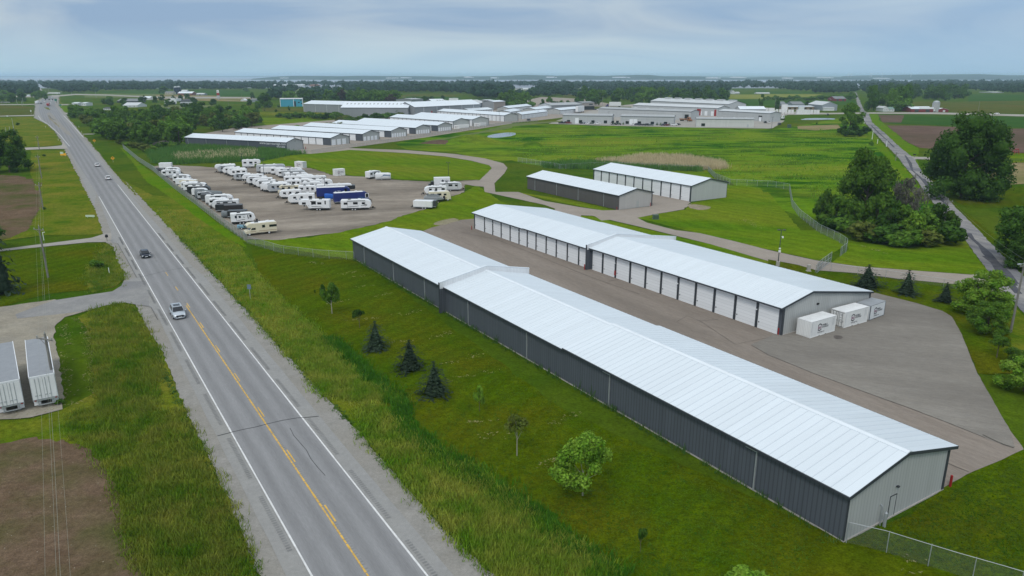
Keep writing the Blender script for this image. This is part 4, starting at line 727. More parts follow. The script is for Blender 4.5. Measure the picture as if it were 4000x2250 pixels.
def rv(kind, label, P, ang, L, H=2.95, w=2.45, body=None, nose=1, seed=0, decal=SW_D, cap=None, wins=None, awn=True, group=None, anchor='near', cat='travel trailer', name='travel_trailer', band='swoosh'):
    """P = ground point under the lower left end of the side turned to the camera; nose +1 points along ANG, -1 back along it"""
    L *= .93; body = body or PW; rnd = random.Random(seed * 17 + 3); a = R(ang); d = Vector((math.cos(a), math.sin(a), 0)); n = Vector((-d.y, d.x, 0))
    c = P + n * (w / 2)
    if anchor == 'right': c = c - d * L
    rz = a
    if nose < 0: c = c + d * L; rz = a + math.pi
    t = thing(name, label, cat, c, rz, group); hw = w / 2; z0 = .62
    if kind == 'trailer': prof = [(0, z0), (L - .75, z0), (L - .15, z0 + .55), (L, H * .55), (L - .25, H * .82), (L - .95, H - .06), (L - 1.6, H), (.12, H), (0, H - .14)]
    elif kind == 'fifth': prof = [(0, z0), (L - 2.9, z0), (L - 2.4, 1.65), (L - .3, 1.7), (L, 2.1), (L - .1, H * .82), (L - .55, H - .05), (L - 1.4, H + .06), (L * .5, H), (.12, H), (0, H - .15)]
    elif kind == 'cargo': prof = [(0, .55), (L, .55), (L, H - .1), (L - .12, H), (.08, H), (0, H - .08)]
    elif kind == 'classA': prof = [(0, .5), (L - .25, .5), (L, .8), (L, 1.5), (L - .35, H - .35), (L - .8, H), (.15, H), (0, H - .2)]
    elif kind == 'classC': prof = [(0, .6), (L - 2.6, .6), (L - 2.6, .55), (L - .05, .5), (L, 1.15), (L - 1.0, 1.35), (L - 1.55, 1.95), (L - .55, 2.05), (L - .45, 2.5), (L - 1.0, H - .05), (L - 1.5, H), (.12, H), (0, H - .15)]
    elif kind == 'low': prof = [(0, .5), (L, .5), (L, H - .12), (L - .1, H), (.1, H), (0, H - .1)]
    mb = MB(); mb.prism(prof, -hw, hw, 'y'); part('body', mb, body, t, bevel=.07)
    if kind in ('trailer', 'fifth', 'classA', 'classC'):
        mb = MB(); mb.box(.2, L - 1.7, -hw + .16, hw - .16, H + .004, H + .035); part('roof_membrane', mb, ROOFW, t)
        for q in range(1 if L < 7 else 2):
            x = L * (.30 + .34 * q) + rnd.uniform(-.4, .4); mb = MB(); mb.prism([(x - .45, H + .03), (x + .45, H + .03), (x + .32, H + .30), (x - .38, H + .30)], -.32, .32, 'y'); part('air_conditioner', mb, PW if rnd.random() < .55 else PB, t, bevel=.04)
        mb = MB(); x = L * .52; mb.box(x - .2, x + .2, -.7, -.3, H + .03, H + .14); part('roof_vent', mb, WHITE, t)
        wl = wins if wins is not None else [(.16, .9, .55), (.48, 1.1 if rnd.random() < .6 else .6, .6), (.74, .7, .5)]
        for fx, ww, hh in wl:
            x = fx * L; mb = MB(); zz = z0 + (H - z0) * .52; ww *= 1.2; mb.box(x - ww / 2, x + ww / 2, -hw - .02, hw + .02, zz - .08, zz + hh); part('window', mb, GLASS, t)
        x = L * .62; mb = MB(); y = -hw if nose > 0 else hw; s = -1 if nose > 0 else 1
        mb.box(x - .33, x + .33, min(y, y + s * .025), max(y, y + s * .025), z0 + .1, z0 + 1.95); part('door', mb, body, t)
        if awn:
            mb = MB(); yy = y + s * .09; mb.cyl((L * .22, yy, H - .18), (L * .80, yy, H - .18), .07, n=8); mb.cyl((L * .22, yy, H - .2), (L * .22, yy, z0 + .5), .025, n=5); mb.cyl((L * .80, yy, H - .2), (L * .80, yy, z0 + .5), .025, n=5); part('awning', mb, DARK, t)
        if decal: swoosh(t, L - (2 if kind == 'fifth' else .6), w, z0 + .35, decal, band, rnd)
    if cap and kind in ('trailer',):
        mb = MB(); mb.prism([(L - .74, z0 + .02), (L - .13, z0 + .56), (L + .02, H * .55), (L - .23, H * .84), (L - .30, H * .80), (L - .1, H * .55), (L - .3, z0 + .5), (L - .8, z0 + .2)], -hw - .015, hw + .015, 'y'); part('front_cap', mb, cap, t)
    if kind in ('trailer', 'cargo', 'low', 'fifth'):
        ax = L * (.42 if kind != 'fifth' else .36)
        for x in ((ax - .42, ax + .42) if L > 4.8 else (ax,)):
            for s in (-1, 1): wheel(t, x, s * (hw + .015), .34)
        mb = MB(); mb.box(.1, L - (.8 if kind != 'fifth' else 3), -hw + .25, hw - .25, .38, z0 - .01 if kind != 'cargo' and kind != 'low' else .5); part('chassis', mb, BLACK, t)
        if kind != 'fifth':
            mb = MB()
            for s in (-1, 1): mb.cyl((L - .7, s * .8, .48), (L + 1.15, 0, .48), .05, n=6)
            mb.cyl((L + .95, 0, 0), (L + .95, 0, .8), .045, n=6); mb.box(L + .15, L + .6, -.3, .3, .52, .95); part('hitch', mb, BLACK, t)
        else:
            mb = MB(); mb.box(L - 1.6, L - 1.2, -.2, .2, 1.1, 1.68)
            for s in (-1, 1): mb.cyl((L - 2.3, s * .9, 0), (L - 2.3, s * .9, 1.66), .05, n=6)
            part('hitch', mb, BLACK, t)
    else:
        for x in (1.0 if kind == 'classA' else 1.9, L - .95):
            for s in (-1, 1): wheel(t, x if x > 2 else L * .26, s * (hw - .02), .42, .28)
        mb = MB()
        if kind == 'classA': mb.add([(L + .012, -hw + .15, 1.5), (L + .012, hw - .15, 1.5), (L - .33, hw - .2, H - .4), (L - .33, -hw + .2, H - .4)], [(0, 1, 2, 3)])
        else:
            mb.add([(L - 1.0, -hw + .2, 1.38), (L - 1.0, hw - .2, 1.38), (L - 1.53, hw - .25, 1.93), (L - 1.53, -hw + .25, 1.93)], [(0, 1, 2, 3)])
            for s in (-1, 1): mb.add([(L - 2.5, s * (hw + .012), 1.4), (L - 1.3, s * (hw + .012), 1.4), (L - 1.7, s * (hw + .012), 1.9), (L - 2.5, s * (hw + .012), 1.9)], [(0, 1, 2, 3)])
        part('windscreen', mb, GLASS, t)
        for s in (-1, 1): mb = MB(); mb.box(L - .06, L + .02, s * .75 - .16, s * .75 + .16, .75, .95); part('headlight', mb, LAMPW, t)
        mb = MB(); mb.box(L - .1, L + .1, -hw + .1, hw - .1, .42, .62); part('bumper', mb, STEEL, t)
    if kind in ('trailer', 'fifth'): mb = MB(); mb.box(.04, L - (.8 if kind == 'trailer' else 2.95), -hw - .012, hw + .012, z0 + .01, z0 + .16); part('skirt_trim', mb, PB if seed % 3 else PG, t)
    if kind in ('cargo', 'low'):
        mb = MB(); 
        for s in (-1, 1): mb.box(.02, L - .02, s * (hw + .004) - .012, s * (hw + .004) + .012, .55, .72); 
        part('skirt_trim', mb, STEEL, t)
        mb = MB(); mb.box(-.03, .0, -hw + .12, hw - .12, .62, H - .15); part('rear_door', mb, body, t)
        for s in (-1, 1): mb = MB(); mb.box(-.05, -.03, s * (hw - .08) - .06, s * (hw - .08) + .06, .8, .95); part('tail_light', mb, LAMPR, t)
    return t
def covered(label, P, ang, L, H, m, group=None, w=2.5, name='covered_trailer', cat='covered trailer', seed=1, low=.35, front=.75):
    rnd = random.Random(seed); a = R(ang); d = Vector((math.cos(a), math.sin(a), 0)); n = Vector((-d.y, d.x, 0)); t = thing(name, label, cat, P + n * (w / 2), a, group)
    rings = []
    for i in range(13):
        u = i / 12; x = u * L; e = min(1, min(u, 1 - u) * 7 + .25); h = H * (1 - (1 - front) * u) * (.86 + .14 * e); hw = w / 2 * (.75 + .25 * e)
        rings.append([(x, hw * y + rnd.uniform(-.03, .03), low + (h - low) * z + rnd.uniform(-.04, .04)) for y, z in ((-.96, 0), (-1, .35), (-.98, .8), (-.7, .98), (0, 1.03), (.7, .98), (.98, .8), (1, .35), (.96, 0))])
    mb = MB(); mb.loft(rings); part('cover', mb, m, t, smooth=True)
    for s in (-1, 1): wheel(t, L * .4, s * (w / 2 - .05), .33)
    mb = MB(); mb.cyl((L - .3, 0, .45), (L + .9, 0, .45), .05, n=6); mb.cyl((L + .7, 0, 0), (L + .7, 0, .6), .04, n=6); mb.box(.2, L - .2, -.5, .5, .3, .42); part('hitch', mb, BLACK, t)
    return t
GF = 'vehicles stored in the row along the lot fence'; GL_ = 'campers parked nose to the fence lane'; GR_ = 'campers parked nose to the open side of the lot'
e = lambda x, y: at('E', x, y); f_ = lambda x, y: at('F', x, y)
rv('cargo', 'plain white box trailer at the far end of the fence row', e(95, 262), 10, 5.2, 2.6, group=GF, name='cargo_trailer', cat='cargo trailer'); 
covered('low black trailer beside the white box trailer at the far end of the fence row', e(45, 310), 10, 3.6, 1.9, PB, GF, name='utility_trailer', cat='trailer', front=.4)
rv('trailer', 'white camper with dark awning frame, second from the far end of the fence row', e(140, 405), 9, 7.0, 2.9, group=GF, seed=2, band='band', decal=SW_D)
rv('low', 'low grey folded pop up camper between two white campers in the fence row', e(268, 432), 9, 4.6, 1.9, body=PG, group=GF, name='popup_camper', cat='camper', seed=3)
rv('trailer', 'white camper with grey lower panels behind the cream one by the fence', e(325, 492), 10, 6.4, 2.9, cap=PG, group=GF, seed=4, decal=PG)
rv('classC', 'cream truck camper motorhome with brown windows, middle of the fence row', e(415, 580), 6, 6.6, 2.85, body=PCR, group=GF, seed=5, name='motorhome', cat='motorhome', nose=-1, decal=SW_T, band='band', awn=False)
rv('trailer', 'white camper with black front cap just nearer than the cream motorhome', e(500, 640), 10, 8.0, 2.9, cap=PB, group=GF, seed=6)
rv('trailer', 'white roofed camper with black lower side in the fence row', e(565, 690), 10, 7.6, 2.8, body=PB, group=GF, seed=7, decal=PW)
rv('trailer', 'small all white camper next to the grey tarped trailer', e(640, 728), 12, 5.2, 2.7, group=GF, seed=8, wins=[(.5, .8, .5)])
covered('tall trailer wrapped in a slate grey tarp in the fence row', e(690, 770), 10, 8.0, 3.1, TARP, GF, seed=9)
rv('cargo', 'short charcoal cargo trailer with pale roof in front of the grey tarp', e(790, 808), 12, 4.2, 2.4, body=paint((.06, .06, .065)), group=GF, name='cargo_trailer', cat='cargo trailer', seed=10)
rv('trailer', 'big white camper with long dark awning frame and three windows by the fence', e(870, 868), 12, 8.4, 3.05, group=GF, seed=11, wins=[(.24, .5, .6), (.48, 1.3, .85), (.74, .8, .5)], decal=SW_D, band='band')
rv('trailer', 'white camper with grey rear panel nearer than the big white one', e(975, 950), 14, 8.0, 2.9, cap=PG, group=GF, seed=12, nose=-1)
rv('low', 'black flat sided toy hauler with sloping front in the fence row', e(1035, 985), 14, 6.0, 2.3, body=PB, group=GF, seed=13, name='utility_trailer', cat='trailer')
rv('cargo', 'black open sided trailer under a white flat roof near the fence', e(1180, 1010), 16, 5.4, 2.5, body=paint((.035, .03, .03)), group=GF, seed=14, name='cargo_trailer', cat='cargo trailer')
covered('boat under a dark grey cover between the black trailer and white camper', e(1130, 1080), 16, 7.2, 1.9, TARP, GF, name='covered_boat', cat='boat', front=.6, seed=15)
rv('trailer', 'white camper with four small dark windows behind the cream motorhome', e(1300, 1190), 24, 6.6, 2.9, group=GF, seed=16, wins=[(.2, .45, .6), (.36, .45, .5), (.66, .45, .6), (.80, .45, .6)])
covered('small trailer heaped with pale blue tarped gear behind the cream motorhome', e(1395, 1270), 22, 2.6, 1.2, mat('pale_blue_tarp', (.16, .30, .38), .7, .3, 2.0, bump=.5), GF, w=1.6, name='utility_trailer', cat='trailer', seed=17)
mh = rv('classC', 'cream motorhome with brown stripes at the near end of the fence row', e(1535, 1378), 30, 8.2, 3.0, body=PCR, nose=-1, group=GF, seed=18, name='motorhome', cat='motorhome', decal=SW_T, band='band', awn=False, wins=[(.12, 1.5, .5), (.42, .6, .6)])
mb = MB(); mb.box(7.45, 7.62, -.9, .9, 2.15, 2.5); part('window', mb, GLASS, mh)
for x, y, L, H, k, b, lb in ((205, 352, 5.6, 2.7, 'trailer', PW, 'small white camper squeezed behind the second one in the fence row'), (370, 540, 5.4, 2.6, 'cargo', PW, 'white box trailer just beyond the cream truck camper by the fence'), (460, 610, 6.4, 2.8, 'trailer', PW, 'white camper behind the black capped one in the fence row'), (735, 775, 5.0, 2.5, 'trailer', PG, 'grey short camper tucked beside the grey tarped trailer'), (925, 905, 6.0, 2.7, 'trailer', PW, 'plain white camper right after the big white awning camper'), (1235, 1090, 5.4, 2.2, 'low', PB, 'low black trailer behind the covered boat in the fence row')): rv(k, lb, e(x, y), 12, L, H, body=b, group=GF, seed=x, name='cargo_trailer' if k == 'cargo' else 'utility_trailer' if k == 'low' else 'travel_trailer', cat='trailer')
left = [('E', 1030, 322, 8.5, 3.2, 'fifth', PW, 'far end camper of the inner row, tall and white'), ('E', 1070, 330, 7.5, 2.95, 'trailer', PG, 'grey nosed camper, second from the far end of the inner row'),
    ('E', 1150, 352, 7, 2.95, 'trailer', PW, 'white camper, third from the far end of the inner row'), ('E', 1222, 376, 7.5, 2.95, 'trailer', PW, 'white camper with dark nose, fourth from the far end of the inner row'),
    ('E', 1262, 392, 7, 2.85, 'trailer', PW, 'white camper with rounded nose, fifth from the far end of the inner row'), ('E', 1335, 462, 6.4, 2.75, 'trailer', PG, 'silver grey rounded camper standing forward in the inner row'),
    ('E', 1480, 502, 8, 3.2, 'fifth', PW, 'tall white fifth wheel right after the silver camper'), ('E', 1545, 528, 7.5, 3.0, 'trailer', PW, 'white camper with grey nose, eighth in the inner row'),
    ('E', 1640, 556, 7.5, 3.0, 'trailer', PW, 'white camper with black curved nose, ninth in the inner row'), ('E', 1700, 584, 7.2, 2.8, 'trailer', PW, 'white camper with navy swoosh, tenth in the inner row'),
    ('E', 1785, 630, 8.2, 3.0, 'classA', PW, 'white bus motorhome among campers in the inner row'), ('E', 1830, 646, 8.4, 3.1, 'trailer', PW, 'white camper with smooth nose beside the bus motorhome'),
    ('E', 1895, 660, 8.0, 3.0, 'trailer', PG, 'grey sided camper with black window and white nose in the inner row'), ('E', 2072, 682, 7.6, 2.95, 'classC', PCR, 'cream camper with tan trim behind the black nosed trailer'),
    ('E', 2090, 765, 7.4, 2.85, 'trailer', PW, 'white camper with black nose and curved stripes near the inner row end'), ('E', 2240, 852, 8.6, 3.1, 'trailer', PW, 'long white camper with black windows before the last fifth wheel'),
    ('F', 610, 645, 9.6, 3.15, 'fifth', PW, 'white fifth wheel with three black windows at the near end of the inner row')]
for i, (z, x, y, L, H, k, b, lb) in enumerate(left):
    P = at(z, x, y)
    if i == 16: P = at('F', 480, 640)
    rv(k, lb, P, (24 if i < 2 else 13) if i < 16 else 2, L, H, body=b, nose=-1, seed=30 + i, cap=(None, PG, None, SW_D, None, PG, None, PG, PB, None, None, None, PW, None, PB, None, None)[i], group=GL_, name='fifth_wheel_trailer' if k == 'fifth' else 'motorhome' if k.startswith('class') else 'travel_trailer', cat='motorhome' if k.startswith('class') else 'camper', decal=SW_D if i % 3 else SW_B,
       wins=[(.13, .3, 1.0), (.32, 1.0, .55), (.52, 1.3, .9), (.82, .9, .55)] if i == 16 else None, awn=i % 2 == 1 and i < 15)
right = [('E', 1785, 235, 8, 3.4, 'fifth', PW, 'white fifth wheel at the far end of the outer row'), ('E', 2195, 318, 12, 3.35, 'fifth', PG, 'long grey fifth wheel, second in the outer row'),
    ('E', 2010, 335, 5.5, 2.6, 'cargo', PW, 'small white box camper in front of the long grey fifth wheel'), ('E', 2490, 372, 11, 3.05, 'trailer', PW, 'white camper with black trim, third in the outer row'),
    ('F', 556, 270, 9.5, 2.9, 'trailer', PG, 'grey camper with dark roof rails, fourth in the outer row'), ('F', 592, 305, 9, 3.0, 'trailer', PW, 'white camper with black rear corner, fifth in the outer row'),
    ('F', 540, 340, 7.5, 2.9, 'trailer', PW, 'white camper with dark doorway, between the two light poles'), ('F', 800, 350, 9.6, 3.25, 'classA', PW, 'white bus motorhome with a wide windscreen in the outer row'),
    ('F', 862, 385, 9.0, 3.0, 'trailer', PW, 'white camper with slide out, right behind the black and white fifth wheel'), ('F', 640, 440, 4.0, 2.5, 'classC', PW, 'small white van camper squeezed between long campers'),
    ('F', 1085, 455, 12.5, 3.45, 'fifth', PW, 'black fronted white fifth wheel behind the navy one'), ('F', 1062, 492, 11.5, 3.5, 'trailer', PNAVY, 'navy blue toy hauler with a round white letter e'),
    ('F', 1268, 545, 11.5, 3.4, 'trailer', PNAVY, 'plain navy blue trailer with grey roof behind the last camper'), ('F', 1292, 632, 9.4, 3.05, 'trailer', PW, 'white toy hauler with black door frames at the near end of the outer row')]
for i, (z, x, y, L, H, k, b, lb) in enumerate(right):
    t = rv(k, lb, at(z, x, y), 13 if i < 10 else (14, 15, 22, 8)[i - 10], L, H, body=b, nose=1, seed=60 + i, cap=PB if i in (3, 10) else None, anchor='right', group=GR_, name='fifth_wheel_trailer' if k == 'fifth' else 'motorhome' if k.startswith('class') else 'cargo_trailer' if k == 'cargo' else 'travel_trailer', cat='motorhome' if k.startswith('class') else 'camper', decal=SW_D if i % 2 else SW_B, awn=i in (3, 5, 13),
        wins=[] if i == 12 else [(.86, .7, .9)] if i == 11 else None)
    if i == 11: lettering(t, 'logo', 'e', (5.6, -1.26, 1.6), (R(90), 0, 0), 1.5, WHITE); lettering(t, 'lettering', 'DRV', (6.6, -1.26, 2.1), (R(90), 0, 0), .5, WHITE)
    if i == 10: mb = MB(); mb.prism([(9.2, 3.0), (12.42, 2.95), (12.5, 2.2), (12.3, 1.72), (10.4, 1.68)], -1.25, 1.25, 'y'); part('front_panel', mb, PB, t)
    if i == 12: mb = MB(); mb.box(9.5, 10.6, -1.27, -1.2, 1.6, 2.9); part('window_frame', mb, WHITE, t); mb = MB(); mb.box(9.65, 10.45, -1.29, -1.25, 1.7, 2.8); part('window', mb, GLASS, t)
for x, y, L, a_, H, k, b, lb in ((430, 268, 6.5, 13, 2.9, 'trailer', PW, 'white camper wedged behind the grey roofed campers near the second mast'), (482, 298, 6.0, 13, 2.8, 'trailer', PG, 'grey camper wedged between white ones near the second mast'), (655, 322, 6.8, 14, 2.9, 'trailer', PW, 'white camper standing just left of the bus motorhome in the outer row'), (620, 372, 6.0, 14, 2.9, 'trailer', PW, 'white camper behind the small van camper'), (745, 412, 7.0, 14, 3.0, 'trailer', PW, 'white camper in the middle of the lot, left of the slide out camper'), (520, 385, 5.6, 14, 2.8, 'trailer', PW, 'white camper tail to tail with the grey sided one'), (690, 455, 6.5, 14, 2.9, 'trailer', PW, 'white camper tail just behind the long white camper with black windows'), (330, 236, 6.0, 14, 2.9, 'trailer', PW, 'white camper in the middle of the far camper block')): rv(k, lb, f_(x, y), a_, L, H, body=b, anchor='right', seed=x, group=GR_, cat='camper', awn=False, cap=PB if x % 3 == 0 else None)
covered('boat under a bright blue cover in front of the long white camper', f_(468, 566), 14, 6.0, 1.9, TARPB, None, name='covered_boat', cat='boat', front=.55, seed=21)
covered('boat under a bright blue cover beside the navy toy hauler', f_(770, 528), 16, 5.6, 2.2, TARPB, None, name='covered_boat', cat='boat', front=.6, seed=22)
# the vehicles on the right of the lot
def box_truck():
    P = f_(1955, 385); t = thing('box_truck', 'white box truck with black cab and storage logo by the lot entrance', 'truck', P + Vector((0, 1.2, 0)), R(190)); t.location = f_(2165, 378) + Vector((0, 1.2, 0)); L = 7.2
    mb = MB(); mb.box(0, 5.6, -1.2, 1.2, .9, 3.5); part('cargo_box', mb, PW, t, bevel=.05); mb = MB(); mb.prism([(5.75, .5), (7.6, .5), (7.65, 1.25), (6.9, 1.4), (6.5, 2.2), (5.75, 2.25)], -1.0, 1.0, 'y'); part('cab', mb, PB, t, bevel=.08)
    mb = MB(); mb.add([(6.93, -.85, 1.42), (6.93, .85, 1.42), (6.55, .8, 2.15), (6.55, -.8, 2.15)], [(0, 1, 2, 3)]); part('windscreen', mb, GLASS, t); mb = MB(); mb.box(0, 5.7, -.5, .5, .5, .88); part('chassis', mb, BLACK, t)
    for x in (1.3, 6.7):
        for s in (-1, 1): wheel(t, x, s * 1.0, .45, .28)
    for s in (-1, 1): mb = MB(); mb.box(7.6, 7.67, s * .7 - .15, s * .7 + .15, .8, 1.0); part('headlight', mb, LAMPW, t)
    mb = MB(); mb.prism([(2.2, 1.9), (3.0, 1.9), (3.0, 2.6), (2.6, 2.85), (2.2, 2.6)], 1.205, 1.215, 'y'); part('logo', mb, SW_D, t)
    lettering(t, 'lettering', 'MOBILE\nSTORAGE', (1.95, 1.21, 2.4), (R(90), 0, R(180)), .42, INK)
box_truck()
rv('trailer', 'pale grey camper beside the white box truck at the lot entrance', f_(2055, 425), 6, 8.2, 2.95, body=paint((.55, .57, .58)), seed=81, nose=1, decal=PG, band='band')
rv('trailer', 'white camper with blue striped roof in front of the box truck', f_(1888, 472), 13, 7.8, 2.9, seed=82, nose=-1, decal=SW_B)
rv('classA', 'cream bus motorhome behind the silver pontoon boat', f_(1935, 535), 10, 7.4, 3.0, body=PCR, seed=83, nose=1, decal=SW_T, band='band', name='motorhome', cat='motorhome', awn=False)
def pontoon():
    t = thing('pontoon_boat', 'silver pontoon boat with railings on a trailer beside the cream motorhome', 'boat', f_(1880, 540) + Vector((0, 1.2, 0)), R(-4))
    for s in (-1, 1): mb = MB(); mb.cyl((0, s * .8, .85), (5.6, s * .8, .85), .3, n=10); mb.cyl((5.6, s * .8, .85), (6.3, s * .8, 1.0), .3, .05, 10); part('pontoon', mb, STEEL, t, smooth=True)
    mb = MB(); mb.box(0, 6, -1.2, 1.2, 1.15, 1.25); part('deck', mb, PG, t); mb = MB()
    for s in (-1, 1):
        mb.box(.1, 5.8, s * 1.15 - .03, s * 1.15 + .03, 1.3, 1.75)
        for k in range(7): mb.cyl((.1 + k * .95, s * 1.15, 1.25), (.1 + k * .95, s * 1.15, 1.95), .03, n=5)
        mb.cyl((.1, s * 1.15, 1.95), (5.8, s * 1.15, 1.95), .03, n=5)
    part('railing', mb, STEEL, t); mb = MB(); mb.prism([(.6, 1.3), (5, 1.3), (4.2, 2.25), (1.2, 2.3)], -1.05, 1.05, 'y'); part('cover', mb, TARP, t); mb = MB(); mb.box(5.9, 6.5, -.4, .4, .6, 1.7); part('motor', mb, BLACK, t)
    for x in (2.6, 3.4):
        for s in (-1, 1): wheel(t, x, s * 1.05, .3)
    mb = MB(); mb.box(-.8, 5.5, -.4, .4, .35, .5); part('trailer_frame', mb, BLACK, t)
pontoon()
rv('cargo', 'black enclosed cargo trailer behind the white one', f_(1800, 612), -8, 6.2, 2.35, body=paint((.05, .055, .06)), seed=84, nose=-1, name='cargo_trailer', cat='cargo trailer')
rv('cargo', 'white enclosed cargo trailer with two axles at the lot edge', f_(1757, 618), -10, 6.2, 2.45, seed=85, nose=-1, name='cargo_trailer', cat='cargo trailer')
rv('trailer', 'white camper seen from behind, alone at the far lot edge', f_(1272, 290), 55, 6.8, 2.9, w=2.4, seed=86, nose=1)
t = covered('camper under a white cover with blue waves, alone at the far lot edge', f_(1335, 300), 9, 5.8, 2.75, TARPW, None, seed=87, front=.95, name='covered_camper', cat='camper')
for k in range(2): mb = MB(); mb.add([(x, -1.29, z) for x, z in ((1.5 + k, 1.0 + .3 * k), (3.2, 1.7 + .3 * k), (5.6, 1.5 + .3 * k), (5.6, 1.65 + .3 * k), (3.2, 1.9 + .3 * k))], [(0, 1, 2, 3, 4)]); part('wave_decal', mb, SW_B, t)
# shipping containers
CORR = ribbed('white_corrugated_steel', (.78, .79, .78), (.62, .63, .62), .28, 0, .09, .45, .05); CORRY = ribbed('white_corrugated_end', (.78, .79, .78), (.66, .67, .66), .28, 1, .08, .45, .05)
CSIDE = mat('container_frame', (.76, .77, .76), .5, .06)
def container(label, a, b, W=2.44, H=2.6, logo=True, doors0=False, grey=False, group=None, small=False, logo_txt='MOBILE'):
    d = b - a; L = d.length; ang = math.atan2(d.y, d.x); t = thing('shipping_container', label, 'container', a, ang, group)
    side = paint((.70, .73, .75)) if grey else CORR; fr = mat('slate_frame', (.12, .14, .16), .6, .1) if grey else CSIDE
    mb = MB(); mb.box(.05, L - .05, .03, W - .03, .12, H - .06); part('side_wall', mb, side, t)
    mb = MB(); mb.box(.0, L, 0, W, H - .07, H); part('roof', mb, mat('dull_grey_top', (.30, .32, .34), .6, .12) if grey else ROOFW, t)
    mb = MB()
    for x in (0, L - .1):
        for y in (0, W - .1): mb.box(x, x + .1, y, y + .1, 0, H - .07)
    for y in (0, W - .09): mb.box(.1, L - .1, y, y + .09, 0, .14)
    for x in (0, L - .09): mb.box(x, x + .09, .1, W - .1, 0, .12)
    part('frame', mb, fr, t)
    if small: return t
    mb = MB(); 
    for x in (L * .36, L * .62): mb.box(x - .18, x + .18, -.012, .08, .02, .12)
    part('forklift_pocket', mb, BLACK, t)
    mb = MB(); mb.box(-.02, .05, .12, W - .12, .14, H - .1); part('end_wall', mb, CORRY if not grey else side, t)
    if doors0:
        mb = MB()
        for k in range(4): y = W * (.17 + .22 * k); mb.cyl((-.05, y, .12), (-.05, y, H - .12), .025, n=6); mb.box(-.06, -.02, y - .25, y + .02, 1.0, 1.06)
        mb.box(-.035, -.02, W / 2 - .03, W / 2 + .03, .14, H - .1)
        for z in (.16, H - .16): mb.box(-.035, -.02, .12, W - .12, z - .03, z + .03)
        part('lock_rod', mb, DARK, t)
        mb = MB()
        for k, (y, z, w_) in enumerate(((.35, 2.1, .5), (.35, 1.9, .4), (.3, 1.55, .6), (.3, 1.2, .7), (.3, .8, .5), (1.55, 2.0, .3))): mb.box(-.03, -.021, y, y + w_, z, z + .1)
        part('stencil_lettering', mb, PG, t)
    if logo:
        mb = MB(); x, z, s = L * .36, H * .50, .55; lw = .09
        def seg(p, q, wd):
            v = Vector(q) - Vector(p); v.normalize(); n_ = Vector((-v.y, v.x)) * wd / 2
            mb.add([(p[0] + n_.x, -.006, p[1] + n_.y), (q[0] + n_.x, -.006, q[1] + n_.y), (q[0] - n_.x, -.006, q[1] - n_.y), (p[0] - n_.x, -.006, p[1] - n_.y)], [(0, 1, 2, 3)])
        seg((x - .42, z + .42), (x, z + .66), .13); seg((x, z + .66), (x + .42, z + .42), .13); seg((x - .42, z - .26), (x, z - .42), .13); seg((x, z - .42), (x + .42, z - .26), .13)
        e_ = part('logo', mb, INK, t); e_.location.y = -.004
        mb = MB()
        for xx in (x - .34, x + .34): seg((xx, z - .22), (xx, z + .38), .08)
        part('emblem', mb, PURPLE, t)
        lettering(t, 'emblem_lettering', 'BS', (x - .29, -.004, z - .12), (R(90), 0, 0), .50, PURPLE, depth=.004)
        lettering(t, 'lettering', logo_txt, (x + .55, -.004, z + .22), (R(90), 0, 0), .38, INK, depth=.004); lettering(t, 'lettering', 'STORAGE', (x + .55, -.004, z - .10), (R(90), 0, 0), .36, INK, depth=.004)
        lettering(t, 'lettering', 'barrstorage.com', (x - .4, -.004, z - .75), (R(90), 0, 0), .24, INK, depth=.004)
        if not grey: mb = MB(); mb.box(L - .75, L - .70, -.008, .0, 1.2, 2.3); mb.box(L - .45, L - .41, -.008, .0, 1.2, 2.35); mb.box(.28, .32, -.008, 0, .9, 2.2); part('stencil_lettering', mb, PG, t)
    return t
container('white container nearest the bollard, blank end, logo facing the yard', at('O', 3163.1, 1323), at('O', 3259.8, 1293.9))
container('white container with lock rods on its end door, middle of the three by the gable', at('O', 3294.7, 1282.9), at('O', 3385.5, 1257.3), doors0=True)
container('grey topped storage pod with dark frame, last of three by the gable', at('O', 3394.8, 1253.0), at('O', 3453, 1231.7), grey=True, H=2.5, logo_txt='BARR')
t = container('white container at the lot edge behind the rows of campers', f_(433, 156), f_(523, 163), logo=True)
container('white container standing alone on the lot edge, logo facing the lot', f_(888, 252), f_(998, 243), logo=True)
GS = 'small white containers beside the storage rows'
for i in range(7):
    a = at('B', 1990 + (0 if i == 0 else 56 + (i - 1) * 15.5), 652 - (0 if i == 0 else 3 + i * 1.3)); b = at('B', 2046 + (i if i == 0 else 0 + (i - 1) * 15.5 + 22), 652 - (0 if i == 0 else 4 + i * 1.3))
    container(('white container showing its logo side, first in the line by the wide row' if i == 0 else ordinal(i) + ' narrow white container in the line by the wide storage row'), a, b, W=2.3 if i == 0 else 4.5, H=2.5, logo=i == 0, group=GS, small=i > 0)
for i in range(6):
    a = at('B', 2195 + (0 if i == 0 else 62 + (i - 1) * 15.5), 628 - (0 if i == 0 else 3 + i * 1.3)); b = at('B', 2254 + (0 if i == 0 else (i - 1) * 15.5 + 17), 628 - (0 if i == 0 else 4 + i * 1.3))
    container(('white container showing its logo side beside the row with tall doors' if i == 0 else ordinal(i) + ' narrow white container beside the row with tall doors'), a, b, W=2.3 if i == 0 else 4.5, H=2.5, logo=i == 0, group=GS, small=i > 0)
GT = 'white trailers and boxes in the far right freight yard'
